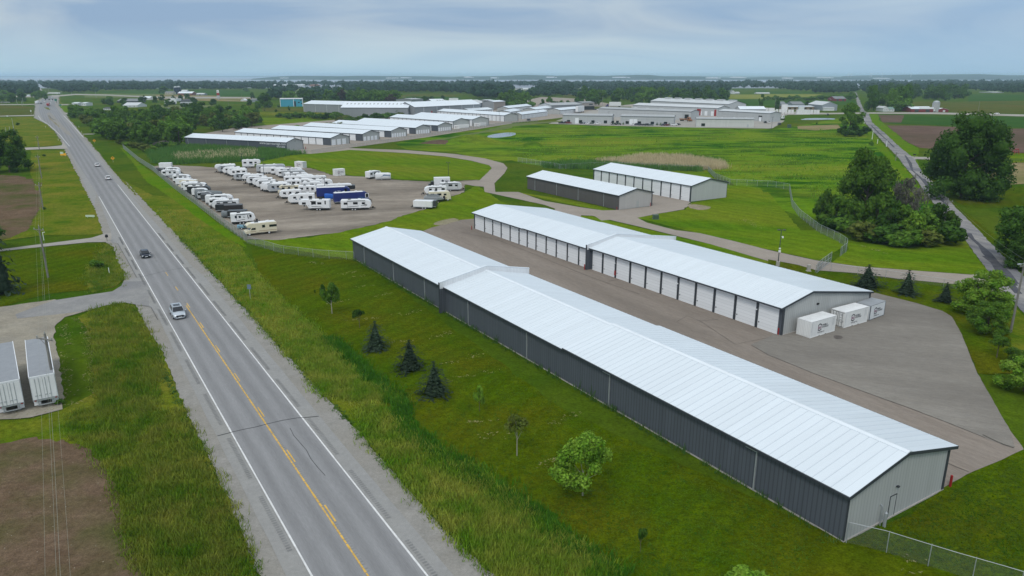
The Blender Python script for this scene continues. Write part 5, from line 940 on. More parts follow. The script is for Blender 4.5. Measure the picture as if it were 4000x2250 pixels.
for i, (x0, x1, y, h) in enumerate(((1590, 1695, 545, 4), (1705, 1808, 545, 4), (1820, 1930, 545, 4), (1945, 2065, 548, 4), (2078, 2190, 550, 4), (2330, 2448, 560, 8), (2222, 2262, 584, 4.2), (2282, 2320, 584, 4.2), (2338, 2380, 586, 4), (2402, 2445, 586, 4), (2465, 2510, 588, 4), (2530, 2572, 588, 4), (2108, 2150, 625, 5), (2165, 2205, 618, 5))):
    container(ordinal(i) + ' white box trailer from the west in the far right freight yard', at('T', x0, y), at('T', x1, y + .5), W=3, H=h, logo=False, small=True, group=GT)
for i, (x0, x1, y, h) in enumerate(((412, 602, 614, 4.6), (608, 646, 610, 4.2), (655, 690, 610, 4.2), (694, 736, 610, 4.2), (287, 325, 603, 4), (330, 366, 603, 4))):
    container(('long white van trailer beside the far pond', ordinal(i - 1 if i else 0) + ' white box right of the long trailer by the far pond')[i > 0] if i < 4 else ordinal(i - 4) + ' pale box left of the long trailer by the far pond', at('U', x0, y), at('U', x1, y + .5), W=3, H=h, logo=False, small=True, group=GT)
t = container('bright blue container behind the white boxes near the far pond', at('U', 440, 566), at('U', 520, 566), W=3, H=5, logo=False, small=True); t.children[0].data = t.children[0].data.copy(); t.children[0].data.materials[0] = paint((.02, .16, .45)); t.children[1].data = t.children[1].data.copy(); t.children[1].data.materials[0] = paint((.02, .16, .45))

# cars
def car(label, c, heading, col, kind='sedan', group=None, lod=0, cat=None):
    D = dict(sedan=(4.7, 1.82, 1.45, .92, (1.35, .55, -1.15, -1.95)), suv=(4.95, 1.95, 1.76, 1.08, (1.25, .55, -1.75, -2.3)), hatch=(4.3, 1.78, 1.52, .95, (1.15, .45, -1.35, -1.95)), pickup=(5.6, 2.0, 1.85, 1.1, (1.2, .6, -.7, -.95)))[kind]
    L, W, H, zb, (f0, f1, r1, r0) = D; hw = W / 2; t = thing('pickup_truck' if kind == 'pickup' else 'car', label, cat or ('pickup' if kind == 'pickup' else 'car'), c, heading, group)
    def ring(x, w, zl, zt): return [(x, -w * .93, zl), (x, -w, zl + .22), (x, -w * .99, zt - .16), (x, -w * .90, zt - .02), (x, 0, zt + .02), (x, w * .90, zt - .02), (x, w * .99, zt - .16), (x, w, zl + .22), (x, w * .93, zl)]
    h = L / 2; hood = zb - .10 if kind != 'pickup' else zb
    secs = [(-h, hw * .80, .42, zb - .12), (-h + .12, hw * .93, .30, zb - .02), (-h + .7, hw, .24, zb), (-h * .3, hw, .22, zb), (h * .42, hw, .22, zb), (h - 1.0, hw * .99, .24, hood + .01), (h - .35, hw * .93, .26, hood - .09), (h - .08, hw * .82, .30, hood - .22), (h, hw * .70, .40, hood - .32)]
    mb = MB(); mb.loft([ring(*s) for s in secs]); part('body', mb, col, t, smooth=True)
    hb, ht = hw * .90, hw * .74; zt = H
    def cab(x, w, z): return [(x, -w, z), (x, w, z)]
    mb = MB(); vs = cab(f0, hb, zb - .03) + cab(f1, ht, zt - .05) + cab((f1 + r1) / 2, ht * 1.02, zt) + cab(r1, ht, zt - .06) + cab(r0, hb, zb - .03)
    mb.add(vs, [(0, 1, 3, 2), (2, 3, 5, 4), (4, 5, 7, 6), (6, 7, 9, 8), (0, 2, 4, 6, 8), (1, 9, 7, 5, 3)]); part('cabin', mb, col, t)
    if kind == 'pickup': mb = MB(); mb.box(-h + .15, r0 - .1, -hw + .15, hw - .15, zb + .003, zb + .03); part('load_bed', mb, BLACK, t)
    def quad(a, b, c_, d_, nm):
        p = [Vector(v) for v in (a, b, c_, d_)]; n = (p[1] - p[0]).cross(p[2] - p[0]).normalized(); ce = sum(p, Vector()) / 4
        if n.dot(ce - Vector(((f0 + r0) / 2, 0, zb))) < 0: n = -n
        mb = MB(); mb.add([v + (ce - v) * .06 + n * .012 for v in p], [(0, 1, 2, 3)]); part(nm, mb, GLASS, t)
    quad((f0, -hb, zb), (f0, hb, zb), (f1, ht, zt - .05), (f1, -ht, zt - .05), 'windscreen'); quad((r0, -hb, zb), (r0, hb, zb), (r1, ht, zt - .06), (r1, -ht, zt - .06), 'rear_window')
    xm = (f1 + r1) / 2
    for s in (-1, 1):
        quad((f0 - .25, s * hb, zb), (xm, s * hb, zb), (xm, s * ht, zt - .06), (f1, s * ht, zt - .08), 'side_window'); quad((xm - .08, s * hb, zb), (r0 + .35, s * hb, zb), (r1, s * ht, zt - .1), (xm - .08, s * ht, zt - .06), 'side_window')
        wheel(t, h - .92, s * (hw + .005), .34); wheel(t, -h + .92, s * (hw + .005), .34)
        if lod == 0:
            mb = MB(); mb.box(f0 - .22, f0 - .04, min(s * hw, s * (hw + .2)), max(s * hw, s * (hw + .2)), zb - .02, zb + .13); part('wing_mirror', mb, col, t, bevel=.03)
            mb = MB(); mb.prism([(h - .42, hood - .28), (h - .06, hood - .36), (h - .10, hood - .19), (h - .42, hood - .12)], s * hw * .72 - .13, s * hw * .72 + .13, 'y'); part('headlight', mb, LAMPW, t)
            mb = MB(); mb.box(-h - .01, -h + .2, s * hw * .70 - .16, s * hw * .70 + .14, zb - .36, zb - .14); part('tail_light', mb, LAMPR, t)
    if lod == 0:
        mb = MB(); mb.prism([(-.52, hood - .52), (.52, hood - .52), (.62, hood - .34), (.5, hood - .24), (-.5, hood - .24), (-.62, hood - .34)], h - .12, h + .015, 'x'); part('grille', mb, BLACK, t)
        mb = MB(); mb.box(h - .02, h + .03, -.26, .26, .38, .50); part('licence_plate', mb, PLATE, t); mb = MB(); mb.box(-h - .02, -h + .04, -.26, .26, .5, .62); part('licence_plate', mb, PLATE, t)
        mb = MB(); mb.box(-h - .01, -h + .3, -hw * .85, hw * .85, .26, .42); mb.box(h - .16, h + .02, -hw * .66, hw * .66, .26, .36); part('bumper', mb, BLACK if kind != 'suv' else PG, t)
        if kind == 'suv':
            mb = MB()
            for s in (-1, 1): mb.cyl((f1 - .2, s * ht * .88, H + .05), (r1 + .1, s * ht * .88, H + .05), .025, n=6); mb.cyl((f1 - .2, s * ht * .88, H - .06), (f1 - .2, s * ht * .88, H + .05), .025, n=5); mb.cyl((r1 + .1, s * ht * .88, H - .06), (r1 + .1, s * ht * .88, H + .05), .025, n=5)
            part('roof_rail', mb, STEEL, t)
            mb = MB(); mb.add([(f1 - .35, -.5, H + .006), (f1 - .35, .5, H + .006), (r1 + .8, .5, H + .010), (r1 + .8, -.5, H + .010)], [(0, 1, 2, 3)]); part('sunroof', mb, GLASS, t)
    return t
z07 = Vector((0, 0, .075)); TO = math.atan2(-RD.y, -RD.x); AW = math.atan2(RD.y, RD.x)
car('silver sport utility car driving towards the camera on the highway', at('O', 705, 1250) + RD * 2.4 + z07, TO, PSIL, 'suv')
car('dark blue sedan driving towards the camera on the highway', at('O', 573, 1011) + RD * 2.2 + z07, TO, paint((.012, .018, .035), .2), 'sedan')
car('white car driving away, nearer of two on the highway', at('A', 1095, 1172) + RD * 2.2 + z07, AW, PW, 'hatch'); car('white car driving away, farther of two on the highway', at('A', 985, 1037) + RD * 2.2 + z07, AW, PW, 'sedan')
far = [('A', 415, 402, 'dark car waiting at the far highway junction', paint((.03, .03, .035))), ('A', 430, 372, 'silver car turning at the far highway junction', PSIL), ('A', 447, 381, 'white car beside the silver one at the far junction', PW)]
for z, x, y, lb, c in far: car(lb, at(z, x, y) + z07, TO, c, 'suv', lod=1)
car('white car on the far right stretch of the cross highway', at('D', 2300, 505) + z07, R(170), PW, 'sedan', lod=1)
GP = 'cars parked along the industrial units'
cols = dict(k=paint((.015, .015, .018)), r=paint((.16, .015, .02)), s=PSIL, w=PW, g=paint((.10, .13, .12)), d=paint((.03, .032, .045)), n=paint((.05, .05, .07)))
pk = [(228, 788, 'k', 'pickup', 'black pickup at the west end of the left industrial unit'), (300, 786, 'd', 'suv', 'dark car under the first shrub of the left unit'), (368, 788, 'r', 'suv', 'dark red car by the first window of the left unit'), (640, 795, 'd', 'sedan', 'dark sedan by the second window of the left unit'), (700, 795, 's', 'sedan', 'silver sedan next to the dark one at the left unit'),
    (752, 799, 'w', 'hatch', 'white hatchback under the middle shrubs of the left unit'), (815, 800, 'g', 'sedan', 'grey green sedan by the third window of the left unit'), (940, 800, 'w', 'suv', 'white sport utility car by the right part of the left unit'), (1672, 822, 'w', 'sedan', 'white sedan in front of the paired white doors'),
    (1752, 824, 'n', 'suv', 'dark grey car just right of the paired white doors'), (1820, 826, 'd', 'sedan', 'dark car second to the right of the paired doors'), (1890, 828, 'k', 'sedan', 'black car under the shrub right of the paired doors'), (1955, 830, 'k', 'suv', 'black sport utility car between two shrubs at the middle unit'), (2020, 830, 'g', 'sedan', 'grey sedan by the last dark window but one of the middle unit'),
    (2275, 832, 'n', 'suv', 'dark car by the last window of the middle unit'), (2337, 834, 'r', 'sedan', 'dark red sedan by the last window of the middle unit'), (2490, 830, 'w', 'suv', 'white sport utility car at the corner of the middle unit'), (2558, 820, 'd', 'sedan', 'dark sedan behind the white one at the corner of the middle unit')]
for x, y, c, k, lb in pk: car(lb, at('S', x, y) + z07, R(random.Random(x).choice((165, 15, 190, 10))), cols[c], k, GP, 1)
for z, x, y, c, k, lb, a in (('T', 2002, 778, 'k', 'suv', 'black sport utility car by the loading dock', 80), ('T', 2078, 775, 'w', 'pickup', 'white pickup by the loading dock', 75), ('T', 2285, 815, 'd', 'suv', 'dark red car alone on the far paved corner', 85), ('T', 1210, 560, 'w', 'pickup', 'white pickup behind the red loading bays', 10), ('S', 905, 515, 'd', 'sedan', 'dark car beside the farm supply porch', 5), ('S', 975, 518, 'w', 'suv', 'white car beside the farm supply porch', 5), ('U', 855, 630, 'k', 'pickup', 'dark pickup beside the far pond', 80), ('R', 1712, 1300, 'k', 'suv', 'small dark car on the paving beyond the field fence', 60)): car(lb, at(z, x, y) + z07, R(a), cols[c], k, None, 1)
for x, y, c, k, lb in ((1560, 1190, 'r', 'pickup', 'red pickup among machinery beside the tall warehouse'), (1900, 1150, 'k', 'pickup', 'dark pickup among machinery beside the tall warehouse')): car(lb, at('Q', x, y) + z07, R(10), cols[c], k, None, 1)
def semi(label, a, b, cab, H=4.1, cabside=-1, trailer=None, group=None):
    d = b - a; L = d.length; t = thing('semi_truck', label, 'truck', a, math.atan2(d.y, d.x), group); w = 2.6
    mb = MB(); mb.box(0, L, 0, w, 1.2, H); part('trailer', mb, trailer or PW, t, bevel=.05); x0 = -4.2 if cabside < 0 else L + .9
    if cab:
        s = cabside; o = 0 if s > 0 else -.9; mb = MB(); q = [(.0, .6), (2.2, .6), (3.6, .6), (3.6, 1.7), (2.4, 1.9), (2.0, 3.4), (0, 3.6)]
        q = [((L + .9 + x) if s > 0 else (-.9 - x), z) for x, z in q]; mb.prism(q, .1, w - .1, 'y'); part('cab', mb, cab, t, bevel=.08)
        x1 = L + .9 if s > 0 else -.9; mb = MB(); mb.box(min(x1 + s * .6, x1 + s * 1.9), max(x1 + s * .6, x1 + s * 1.9), .06, w - .06, 2.1, 2.9); part('side_window', mb, GLASS, t)
        for x in (x1 + s * .5, x1 + s * 3.0):
            for y in (.02, w - .02): wheel(t, x, y if y < 1 else y, .5, .3)
    for x in ((L - 1.2, L - 2.4) if cabside < 0 else (1.2, 2.4)):
        for y in (.02, w - .02):
            mb = MB(); mb.cyl((x, y, .5), (x, y + (.3 if y < 1 else -.3), .5), .5, n=12); part('wheel', mb, TYRE, t)
    mb = MB(); mb.box(.3, L - .3, .9, 1.7, .9, 1.19); part('chassis', mb, BLACK, t); return t
semi('white semi truck crossing at the far end of the highway', at('A', 494, 305), at('A', 600, 305), PW, cabside=-1)
semi('white van trailer behind a teal cab on the cross highway', at('Q', 2280, 868), at('Q', 2510, 868), paint((.02, .22, .22)), H=7.5)
semi('white van trailer with a violet cab in front of the dark trees', at('S', 1185, 452), at('S', 1420, 452), paint((.06, .04, .16)), H=6.0)
semi('white semi truck in front of the red barn', at('U', 2175, 580), at('U', 2375, 580), PW, H=5.0, cabside=1)
semi('red box truck driving away at the far junction', at('A', 494, 428), at('A', 506, 418), None, H=3.6, trailer=paint((.30, .02, .02))); semi('white delivery truck waiting at the far junction', at('A', 378, 404), at('A', 394, 398), None, H=3.8)
semi('orange fronted box trailer parked by the last storage row', at('S', 550, 578), at('S', 680, 560), None, H=7, trailer=PW)
semi('rust orange flatbed parked by the loading dock', at('T', 275, 735), at('T', 415, 742), paint((.30, .12, .05)), H=2.2, trailer=paint((.25, .12, .06)), cabside=1)
semi('white van trailer among the trees left of the far road', at('X', 1050, 680), at('X', 1250, 676), None, H=5); semi('white van trailer behind the small trees by the far services', at('X', 1240, 640), at('X', 1330, 636), None, H=5); semi('long white trailer beside the dark trailer at the far services', at('X', 1140, 628), at('X', 1210, 628), None, H=5)
# two van trailers in the gravel yard
def van_trailer(label, rl, rr, fl):
    Ht = 4.1; a = at('H', *rl, Ht); b = at('H', *rr, Ht); f = at('H', *fl, Ht); d = (f - a); d.z = 0; L = min(15.5, max(11, d.length)); d.normalize(); ang = math.atan2(d.y, d.x); w = 2.6
    t = thing('semi_trailer', label, 'trailer', Vector((a.x, a.y, 0)), ang)        # x forwards, y to the left; right side at y = -w
    mb = MB(); mb.box(0.03, L, -w, 0, 1.15, Ht - .05); part('body', mb, ribbed('trailer_side', (.70, .72, .74), (.5, .52, .54), 1.2, 0), t)
    mb = MB(); mb.box(.1, L - .05, -w + .05, -.05, Ht - .05, Ht); part('roof', mb, mat('dull_trailer_top', (.26, .275, .295), .55, .08, 1.0), t); mb = MB()
    for y in (-w - .01, -.06): mb.box(0, L, y, y + .07, Ht - .1, Ht + .03)
    mb.box(0, .1, -w, 0, Ht - .14, Ht + .03); part('top_rail', mb, WHITE, t)
    for s in (0, 1):
        y0 = -w + .06 if s else -w / 2 + .02; mb = MB(); mb.box(-.03, .03, y0, y0 + w / 2 - .08, 1.25, Ht - .18); dr = part('rear_door', mb, PW, t)
        for q in (.30, .62) if not s else (.50, .82):
            mb = MB(); y = y0 + (w / 2 - .08) * q; mb.cyl((-.06, y, 1.2), (-.06, y, Ht - .2), .022, n=6); mb.box(-.08, -.03, y - .04, y + .22, 1.7, 1.76); part('lock_rod', mb, STEEL, dr)
    mb = MB()
    for k in range(5):
        for y in (-w - .012, -.045): mb.box(-.05, .02, y, y + .06, 1.5 + k * .55, 1.6 + k * .55)
    part('hinge', mb, STEEL, t)
    mb = MB(); mb.box(-.04, .1, -w, 0, 1.02, 1.2); mb.box(-.06, .05, -w + .4, -.4, .45, .56); mb.box(-.06, .05, -w + .5, -w + .58, .5, 1.05); mb.box(-.06, .05, -.58, -.5, .5, 1.05); part('rear_bumper', mb, STEEL, t)
    for y in (-w + .15, -.35): mb = MB(); mb.box(-.07, -.04, y, y + .2, 1.05, 1.17); part('tail_light', mb, LAMPR, t)
    for x in (1.4, 2.7):
        for y in (-w + .02, -.02):
            mb = MB(); mb.cyl((x, y, .5), (x, y + (.5 if y < -1 else -.5), .5), .5, n=14); part('wheel', mb, TYRE, t)
    mb = MB(); mb.box(.1, L - .3, -w + .8, -.8, .85, 1.14); mb.box(L - 3, L - 2.8, -w + .5, -w + .7, 0, 1.1); mb.box(L - 3, L - 2.8, -.7, -.5, 0, 1.1); part('chassis', mb, BLACK, t)
    for y in (-w + .05, -.75): mb = MB(); mb.box(.55, .58, y, y + .7, .3, 1.1); part('mud_flap', mb, PW, t)
van_trailer('white van trailer beside the power pole in the gravel yard', (285, 970), (540, 935), (250, 590)); van_trailer('white van trailer cut by the photo edge, left of the other van trailer', (-75, 1035), (195, 990), (-110, 640))

# ------------------------------------------------------------------ farm and roadside buildings in the distance
WALLS = dict(w=mat('white_siding', (.62, .64, .64), .6, .06), c=mat('cream_siding', (.50, .46, .36), .7, .08), r=mat('barn_red_siding', (.20, .025, .03), .7, .12), g=mat('grey_siding', (.27, .30, .33), .6, .08), t=mat('tan_brick', (.25, .19, .13), .8, .1), b=mat('brick_wall', (.22, .09, .07), .8, .12), d=mat('dark_siding', (.05, .055, .06), .7, .1), p=mat('pale_factory_wall', (.42, .43, .43), .7, .06))
ROOFS = dict(w=WROOFP, s=SROOF, g=mat('grey_shingle_roof', (.20, .21, .22), .8, .1), d=mat('dark_shingle_roof', (.07, .075, .08), .8, .12), m=mat('mint_roof', (.20, .30, .26), .7, .08), r=mat('rust_roof', (.20, .09, .06), .8, .1))
def house(label, z, x0, x1, yb, ye, yr, W, wall='w', roof='s', cat='building', name='building', wins=0, flip=False, doors=0, group=None):
    a, b = at(z, x0, yb), at(z, x1, yb); d = b - a; L = d.length; n = Vector((-d.y, d.x, 0)).normalized(); ev = height(z, x0, ye, a); rise = max(.4, height(z, (x0 + x1) / 2, yr, (a + b) / 2 + n * W / 2) - ev)
    if flip:     # gable end towards the camera
        t = shed(name, label, cat, b, math.atan2(n.y, n.x), W, L, ev, rise, front=WALLS[wall], back=WALLS[wall], end0=WALLS[wall], end1=WALLS[wall], roof=ROOFS[roof], cap=False, fas=0, group=group)
        for k in range(wins): q = L * (k + .7) / (wins + .6); box_part(t, 'window', -.1, -.03, q - L * .05, q + L * .05, ev * .35, ev * .65, GLASS)
        for k in range(doors): box_part(t, 'barn_door', -.12, -.03, L * .3 + k * L * .25, L * .5 + k * L * .25, .05, ev * .8, WALLS['w'])
        return t
    t = shed(name, label, cat, a, math.atan2(d.y, d.x), L, W, ev, rise, front=WALLS[wall], back=WALLS[wall], end0=WALLS[wall], end1=WALLS[wall], roof=ROOFS[roof], cap=False, fas=0, group=group)
    for k in range(wins): q = L * (k + .6) / (wins + .3); box_part(t, 'window', q - L * .04, q + L * .04, -.08, -.03, ev * .35, ev * .7, GLASS)
    for k in range(doors): q = L * (k + .5) / doors; box_part(t, 'door', q - L * .09, q + L * .09, -.08, -.03, .05, ev * .85, WALLS['d'])
    return t
house('small tan farmhouse left of the twin silos', 'X', 1050, 1185, 512, 478, 458, 14, 'c', 'g', 'house', 'house', 3)
house('red barn with a white roof beside the twin silos', 'X', 1265, 1505, 525, 490, 462, 22, 'b', 'w', 'barn', 'barn', 0, doors=1)
house('low shed with pale roof behind the red barn by the silos', 'X', 1315, 1412, 478, 458, 434, 18, 'g', 's', 'shed', 'shed')
house('grey rounded machine shed right of the red barn', 'X', 1570, 1700, 526, 505, 487, 18, 'g', 's', 'shed', 'shed', 0, doors=1)
house('grey roofed long workshop among trees left of the services', 'X', 245, 585, 650, 622, 580, 26, 'd', 'g', wins=5); house('white roofed low workshop in front of the grey roofed one', 'X', 345, 590, 725, 695, 645, 24, 'w', 's', wins=3)
house('white fuel canopy building near the two tall dark poles', 'X', 690, 800, 600, 568, 540, 14, 'w', 'w', wins=2); house('white walled building with long grey roof behind the wood', 'X', 855, 1540, 835, 765, 735, 26, 'w', 'g', wins=9)
house('small blue grey shed hidden in the wood', 'X', 965, 1060, 935, 900, 872, 10, 'g', 's', 'shed', 'shed'); house('pale low house half hidden under dark trees', 'X', 15, 135, 772, 745, 722, 14, 'w', 'd', 'house', 'house', 3)
house('dark roofed shop beside parked trailers at the services', 'X', 1320, 1490, 640, 615, 592, 20, 'd', 'd', wins=2); house('long grey plinth building behind two round trees', 'X', 1300, 1500, 672, 645, 638, 12, 'p', 's'); house('little white gabled house at the wood edge', 'X', 2320, 2400, 625, 605, 582, 10, 'w', 'w', 'house', 'house', 1, flip=True); house('grey barn roof at the right of the wood', 'X', 2490, 2576, 640, 600, 580, 14, 'g', 'g', 'shed', 'shed')
house('white hall with flat fascia at the far junction', 'Y', 1815, 1960, 1052, 985, 962, 16, 'w', 'w', wins=3); house('white hall right of the first one at the far junction', 'Y', 2055, 2168, 1052, 985, 962, 16, 'w', 'w', wins=2)
house('long white warehouse in the far woods on the left', 'Y', 1985, 2370, 528, 505, 492, 60, 'w', 's'); house('pale long factory roof behind the far left woods', 'Y', 2380, 2576, 500, 485, 472, 60, 'p', 's'); house('white farmhouse in the far left woods', 'Y', 1440, 1560, 512, 490, 470, 20, 'w', 's', 'house', 'house'); house('white cottage below the far farmhouse', 'Y', 1510, 1620, 540, 522, 508, 14, 'w', 'g', 'house', 'house')
house('white low building beside the billboard', 'Y', -60, 155, 822, 775, 752, 20, 'w', 's', wins=3); house('small white kiosk on the cross highway', 'Y', 640, 718, 812, 790, 775, 9, 'w', 'w'); house('pale roof at the far left edge of the woods', 'Y', -30, 105, 500, 485, 472, 30, 'w', 'w'); house('dark roofed shed at the left photo edge', 'Y', -40, 95, 985, 960, 945, 14, 'c', 'd', 'shed', 'shed')
house('pale factory with a long flat roof behind the pale field', 'P', -40, 1210, 432, 408, 382, 70, 'p', 's'); house('white concrete block tower beside the far factory', 'P', 210, 258, 437, 372, 365, 14, 'w', 'w', 'tower', 'tower'); house('red brick works with a chimney beyond the pale field', 'P', 1345, 1552, 435, 412, 384, 40, 'b', 'r'); house('low red barn with a pale roof above the far trees', 'P', 1675, 1962, 632, 590, 565, 20, 'b', 'c' if False else 's', 'barn', 'barn')
house('low white bungalow above the far trees', 'P', 945, 1195, 602, 588, 574, 14, 'w', 's', 'house', 'house', 4); house('cluster of pale far houses beyond the green crop', 'R', 1370, 1545, 530, 498, 470, 20, 'w', 'g', 'house', 'house', 2); house('long pale far house beyond the green crop', 'R', 1560, 1730, 530, 500, 474, 18, 'w', 's', 'house', 'house', 3); house('white shed at the edge of the big far wood', 'R', 985, 1200, 690, 668, 655, 14, 'p', 's', 'shed', 'shed')
house('white house with a tall grey roof in the far park trees', 'S', 1290, 1415, 200, 178, 140, 16, 'w', 's', 'house', 'house', 3); house('hip roofed pale house left of the tall grey roofed one', 'S', 1140, 1235, 205, 190, 166, 14, 'w', 'g', 'house', 'house', 2); house('white gabled house in the dark far wood', 'T', 205, 268, 160, 140, 120, 14, 'w', 'w', 'house', 'house', 1, flip=True)
house('white farmhouse behind the yellow field', 'T', 1318, 1400, 192, 150, 115, 16, 'w', 'g', 'house', 'house', 2, flip=True); house('pale machine shed behind the yellow field', 'T', 1400, 1490, 192, 165, 148, 18, 'p', 's', 'shed', 'shed'); house('long pale greenhouse above the yellow field', 'T', 1830, 2100, 190, 175, 160, 16, 'w', 's', 'greenhouse', 'greenhouse')
house('grey farm shop on the left of the freight yard', 'U', 190, 262, 520, 470, 428, 22, 'g', 'g', wins=2); house('long grey roofed hall behind the freight yard trees', 'U', 355, 520, 510, 470, 428, 26, 'g', 'g'); house('long brown brick store behind the white boxes', 'U', 265, 662, 552, 505, 487, 24, 't', 's', wins=5); house('big blue grey shed with gable facing the pond', 'U', 770, 990, 560, 480, 425, 40, 'g', 's', 'shed', 'shed', flip=True)
house('white annexe in front of the blue grey shed', 'U', 800, 950, 562, 520, 505, 10, 'w', 's'); house('red barn with grey roof beyond the freight yard', 'U', 958, 1118, 424, 388, 354, 26, 'r', 'g', 'barn', 'barn', doors=2); house('small red lean to left of the far red barn', 'U', 905, 955, 420, 400, 386, 12, 'r', 's', 'shed', 'shed')
house('white farmhouse gable beside the cross highway', 'U', 1650, 1722, 574, 522, 494, 16, 'w', 's', 'house', 'house', 2, flip=True); house('white farmhouse wing with green roof', 'U', 1722, 1812, 574, 536, 508, 10, 'w', 'm', 'house', 'house', 2); house('long red barn with white roof beside the silver silo', 'U', 2055, 2368, 580, 535, 500, 20, 'r', 'w', 'barn', 'barn', doors=2); house('small red barn with white roof right of the silver silo', 'U', 2428, 2590, 580, 545, 518, 18, 'r', 'w', 'barn', 'barn', flip=True, doors=1)
house('white house deep in the far right woods', 'U', 710, 830, 268, 250, 230, 24, 'w', 's', 'house', 'house', 2); house('pale bungalow in front of the far right wood', 'U', 1555, 1640, 406, 390, 374, 12, 'w', 'g', 'house', 'house', 2); house('red roofed cottage by the far end of the country road', 'U', 1380, 1475, 268, 250, 234, 18, 'c', 'r', 'house', 'house', 1); house('pale factory at the far right horizon trees', 'D', 2260, 2370, 292, 285, 278, 50, 'p', 's')
for i, (z, x, y, w, h_) in enumerate((('Q', 860, 215, 260, 18), ('Q', 1180, 212, 180, 14), ('R', 180, 232, 160, 16), ('R', 830, 232, 140, 16), ('R', 2250, 225, 180, 18), ('P', 700, 215, 130, 14), ('C', 1080, 140, 300, 16), ('C', 2010, 130, 240, 20), ('C', 2260, 128, 260, 18), ('D', 190, 128, 160, 18), ('D', 560, 132, 260, 14), ('D', 1130, 130, 260, 14))):
    c = at(z, x, y, 18); c = Vector((c.x / c.y * 6760, 6760, 8 + (i * 5) % 11)); mb = MB(); mb.box(-w / 5, w / 5, -30, 30, 0, h_ * .55); mb.box(w / 4, w / 3.2, -20, 20, 0, h_ * .4); t = obj('far_building', mb.mesh('far_building', WHITE), None, c); tag(t, ordinal(i) + ' white building from the west on the far shore of the lake', 'building', 'buildings on the far shore')
def silo(label, z, x, yb, yt, r, m, dome=None):
    p = at(z, x, yb); H = height(z, x, yt, p); t = thing('silo', label, 'silo', p); mb = MB(); mb.cyl((0, 0, 0), (0, 0, H - r * .7), r, n=18); part('barrel', mb, m, t); mb = MB()
    rg = [[(math.cos(k * .35) * r * c, math.sin(k * .35) * r * c, H - r * .7 + s * r * .7) for k in range(18)] for c, s in ((1.02, 0), (.85, .5), (.5, .86), (.06, 1))]; mb.loft(rg); part('dome', mb, dome or STEEL, t, smooth=True); mb = MB(); mb.box(-r - .5, -r + .05, -.4, .4, 0, H - r * .8); part('chute', mb, STEEL, t)
NAVY = mat('navy_enamel', (.015, .02, .05), .35, .08)
silo('navy silo with pale dome, left of the pair by the red barn', 'X', 1238, 500, 372, 4.2, NAVY); silo('navy silo with pale dome and spike, right of the pair by the red barn', 'X', 1292, 500, 368, 4.2, NAVY); silo('silver concrete silo between the two red barns', 'U', 2400, 578, 414, 3.6, mat('silver_concrete', (.40, .41, .41), .7, .15)); silo('pale domed water tower above the big far wood', 'R', 517, 446, 385, 7, WALLS['p']); silo('slim pale tower right of the domed one', 'R', 900, 430, 378, 4, WALLS['p'])
def turbine(i, x):
    p = Vector((at('O', x, 330).x / at('O', x, 330).y * 6850, 6850, 20)); t = thing('wind_turbine', ordinal(i) + ' white wind turbine from the west beyond the lake', 'wind turbine', p, 0, 'wind turbines beyond the lake'); m = WHITE
    mb = MB(); mb.cyl((0, 0, 0), (0, 0, 30), 1.6, 1.0, 8); part('tower', mb, m, t); mb = MB(); mb.box(-1.2, 1.2, -2, 2, 29, 31); part('nacelle', mb, m, t)
    for k in range(3): a = R(90 + 120 * k + 17 * i); mb = MB(); mb.cyl((0, -2.4, 30), (15 * math.cos(a), -2.4, 30 + 15 * math.sin(a)), .8, .3, 5); part('blade', mb, m, t)
for i, x in enumerate((3309, 3320, 3394, 3400, 3441, 3553)): turbine(i, x)
# tall roadside sign
def pylon():
    p = at('X', 1950, 600); H = height('X', 1950, 436, p); s = H / 165; t = thing('pylon_sign', 'tall white and red pylon sign above the services', 'sign', p)
    for x in (-8, 8): mb = MB(); mb.cyl((x * s, 0, 0), (x * s, 0, H * .5), .35, n=8); part('post', mb, STEEL, t)
    for nm, z0, z1, w, m in (('upper_panel', 118, 165, 19, WHITE), ('lower_panel', 76, 116, 23, RED), ('price_panel', 20, 70, 30, PG)): mb = MB(); mb.box(-w * s, w * s, -.4, .4, z0 * s, z1 * s); part(nm, mb, m, t)
    mb = MB(); mb.cyl((0, -.42, 138 * s), (0, -.5, 138 * s), 9 * s, n=14); part('emblem', mb, STEEL, t)
pylon()
def billboard():
    p = at('Y', 215, 870); H = height('Y', 215, 725, p); t = thing('billboard', 'dark billboard on a single post left of the far junction', 'billboard', p); mb = MB(); mb.cyl((0, 0, 0), (0, 0, H * .5), .5, n=8); part('post', mb, DARK, t); mb = MB(); mb.box(-7, 7, -.3, .3, H * .5, H); part('panel', mb, BLACK, t); mb = MB(); mb.box(-7, 7, -.36, -.32, H * .42, H * .5); part('catwalk', mb, WHITE, t)
billboard()
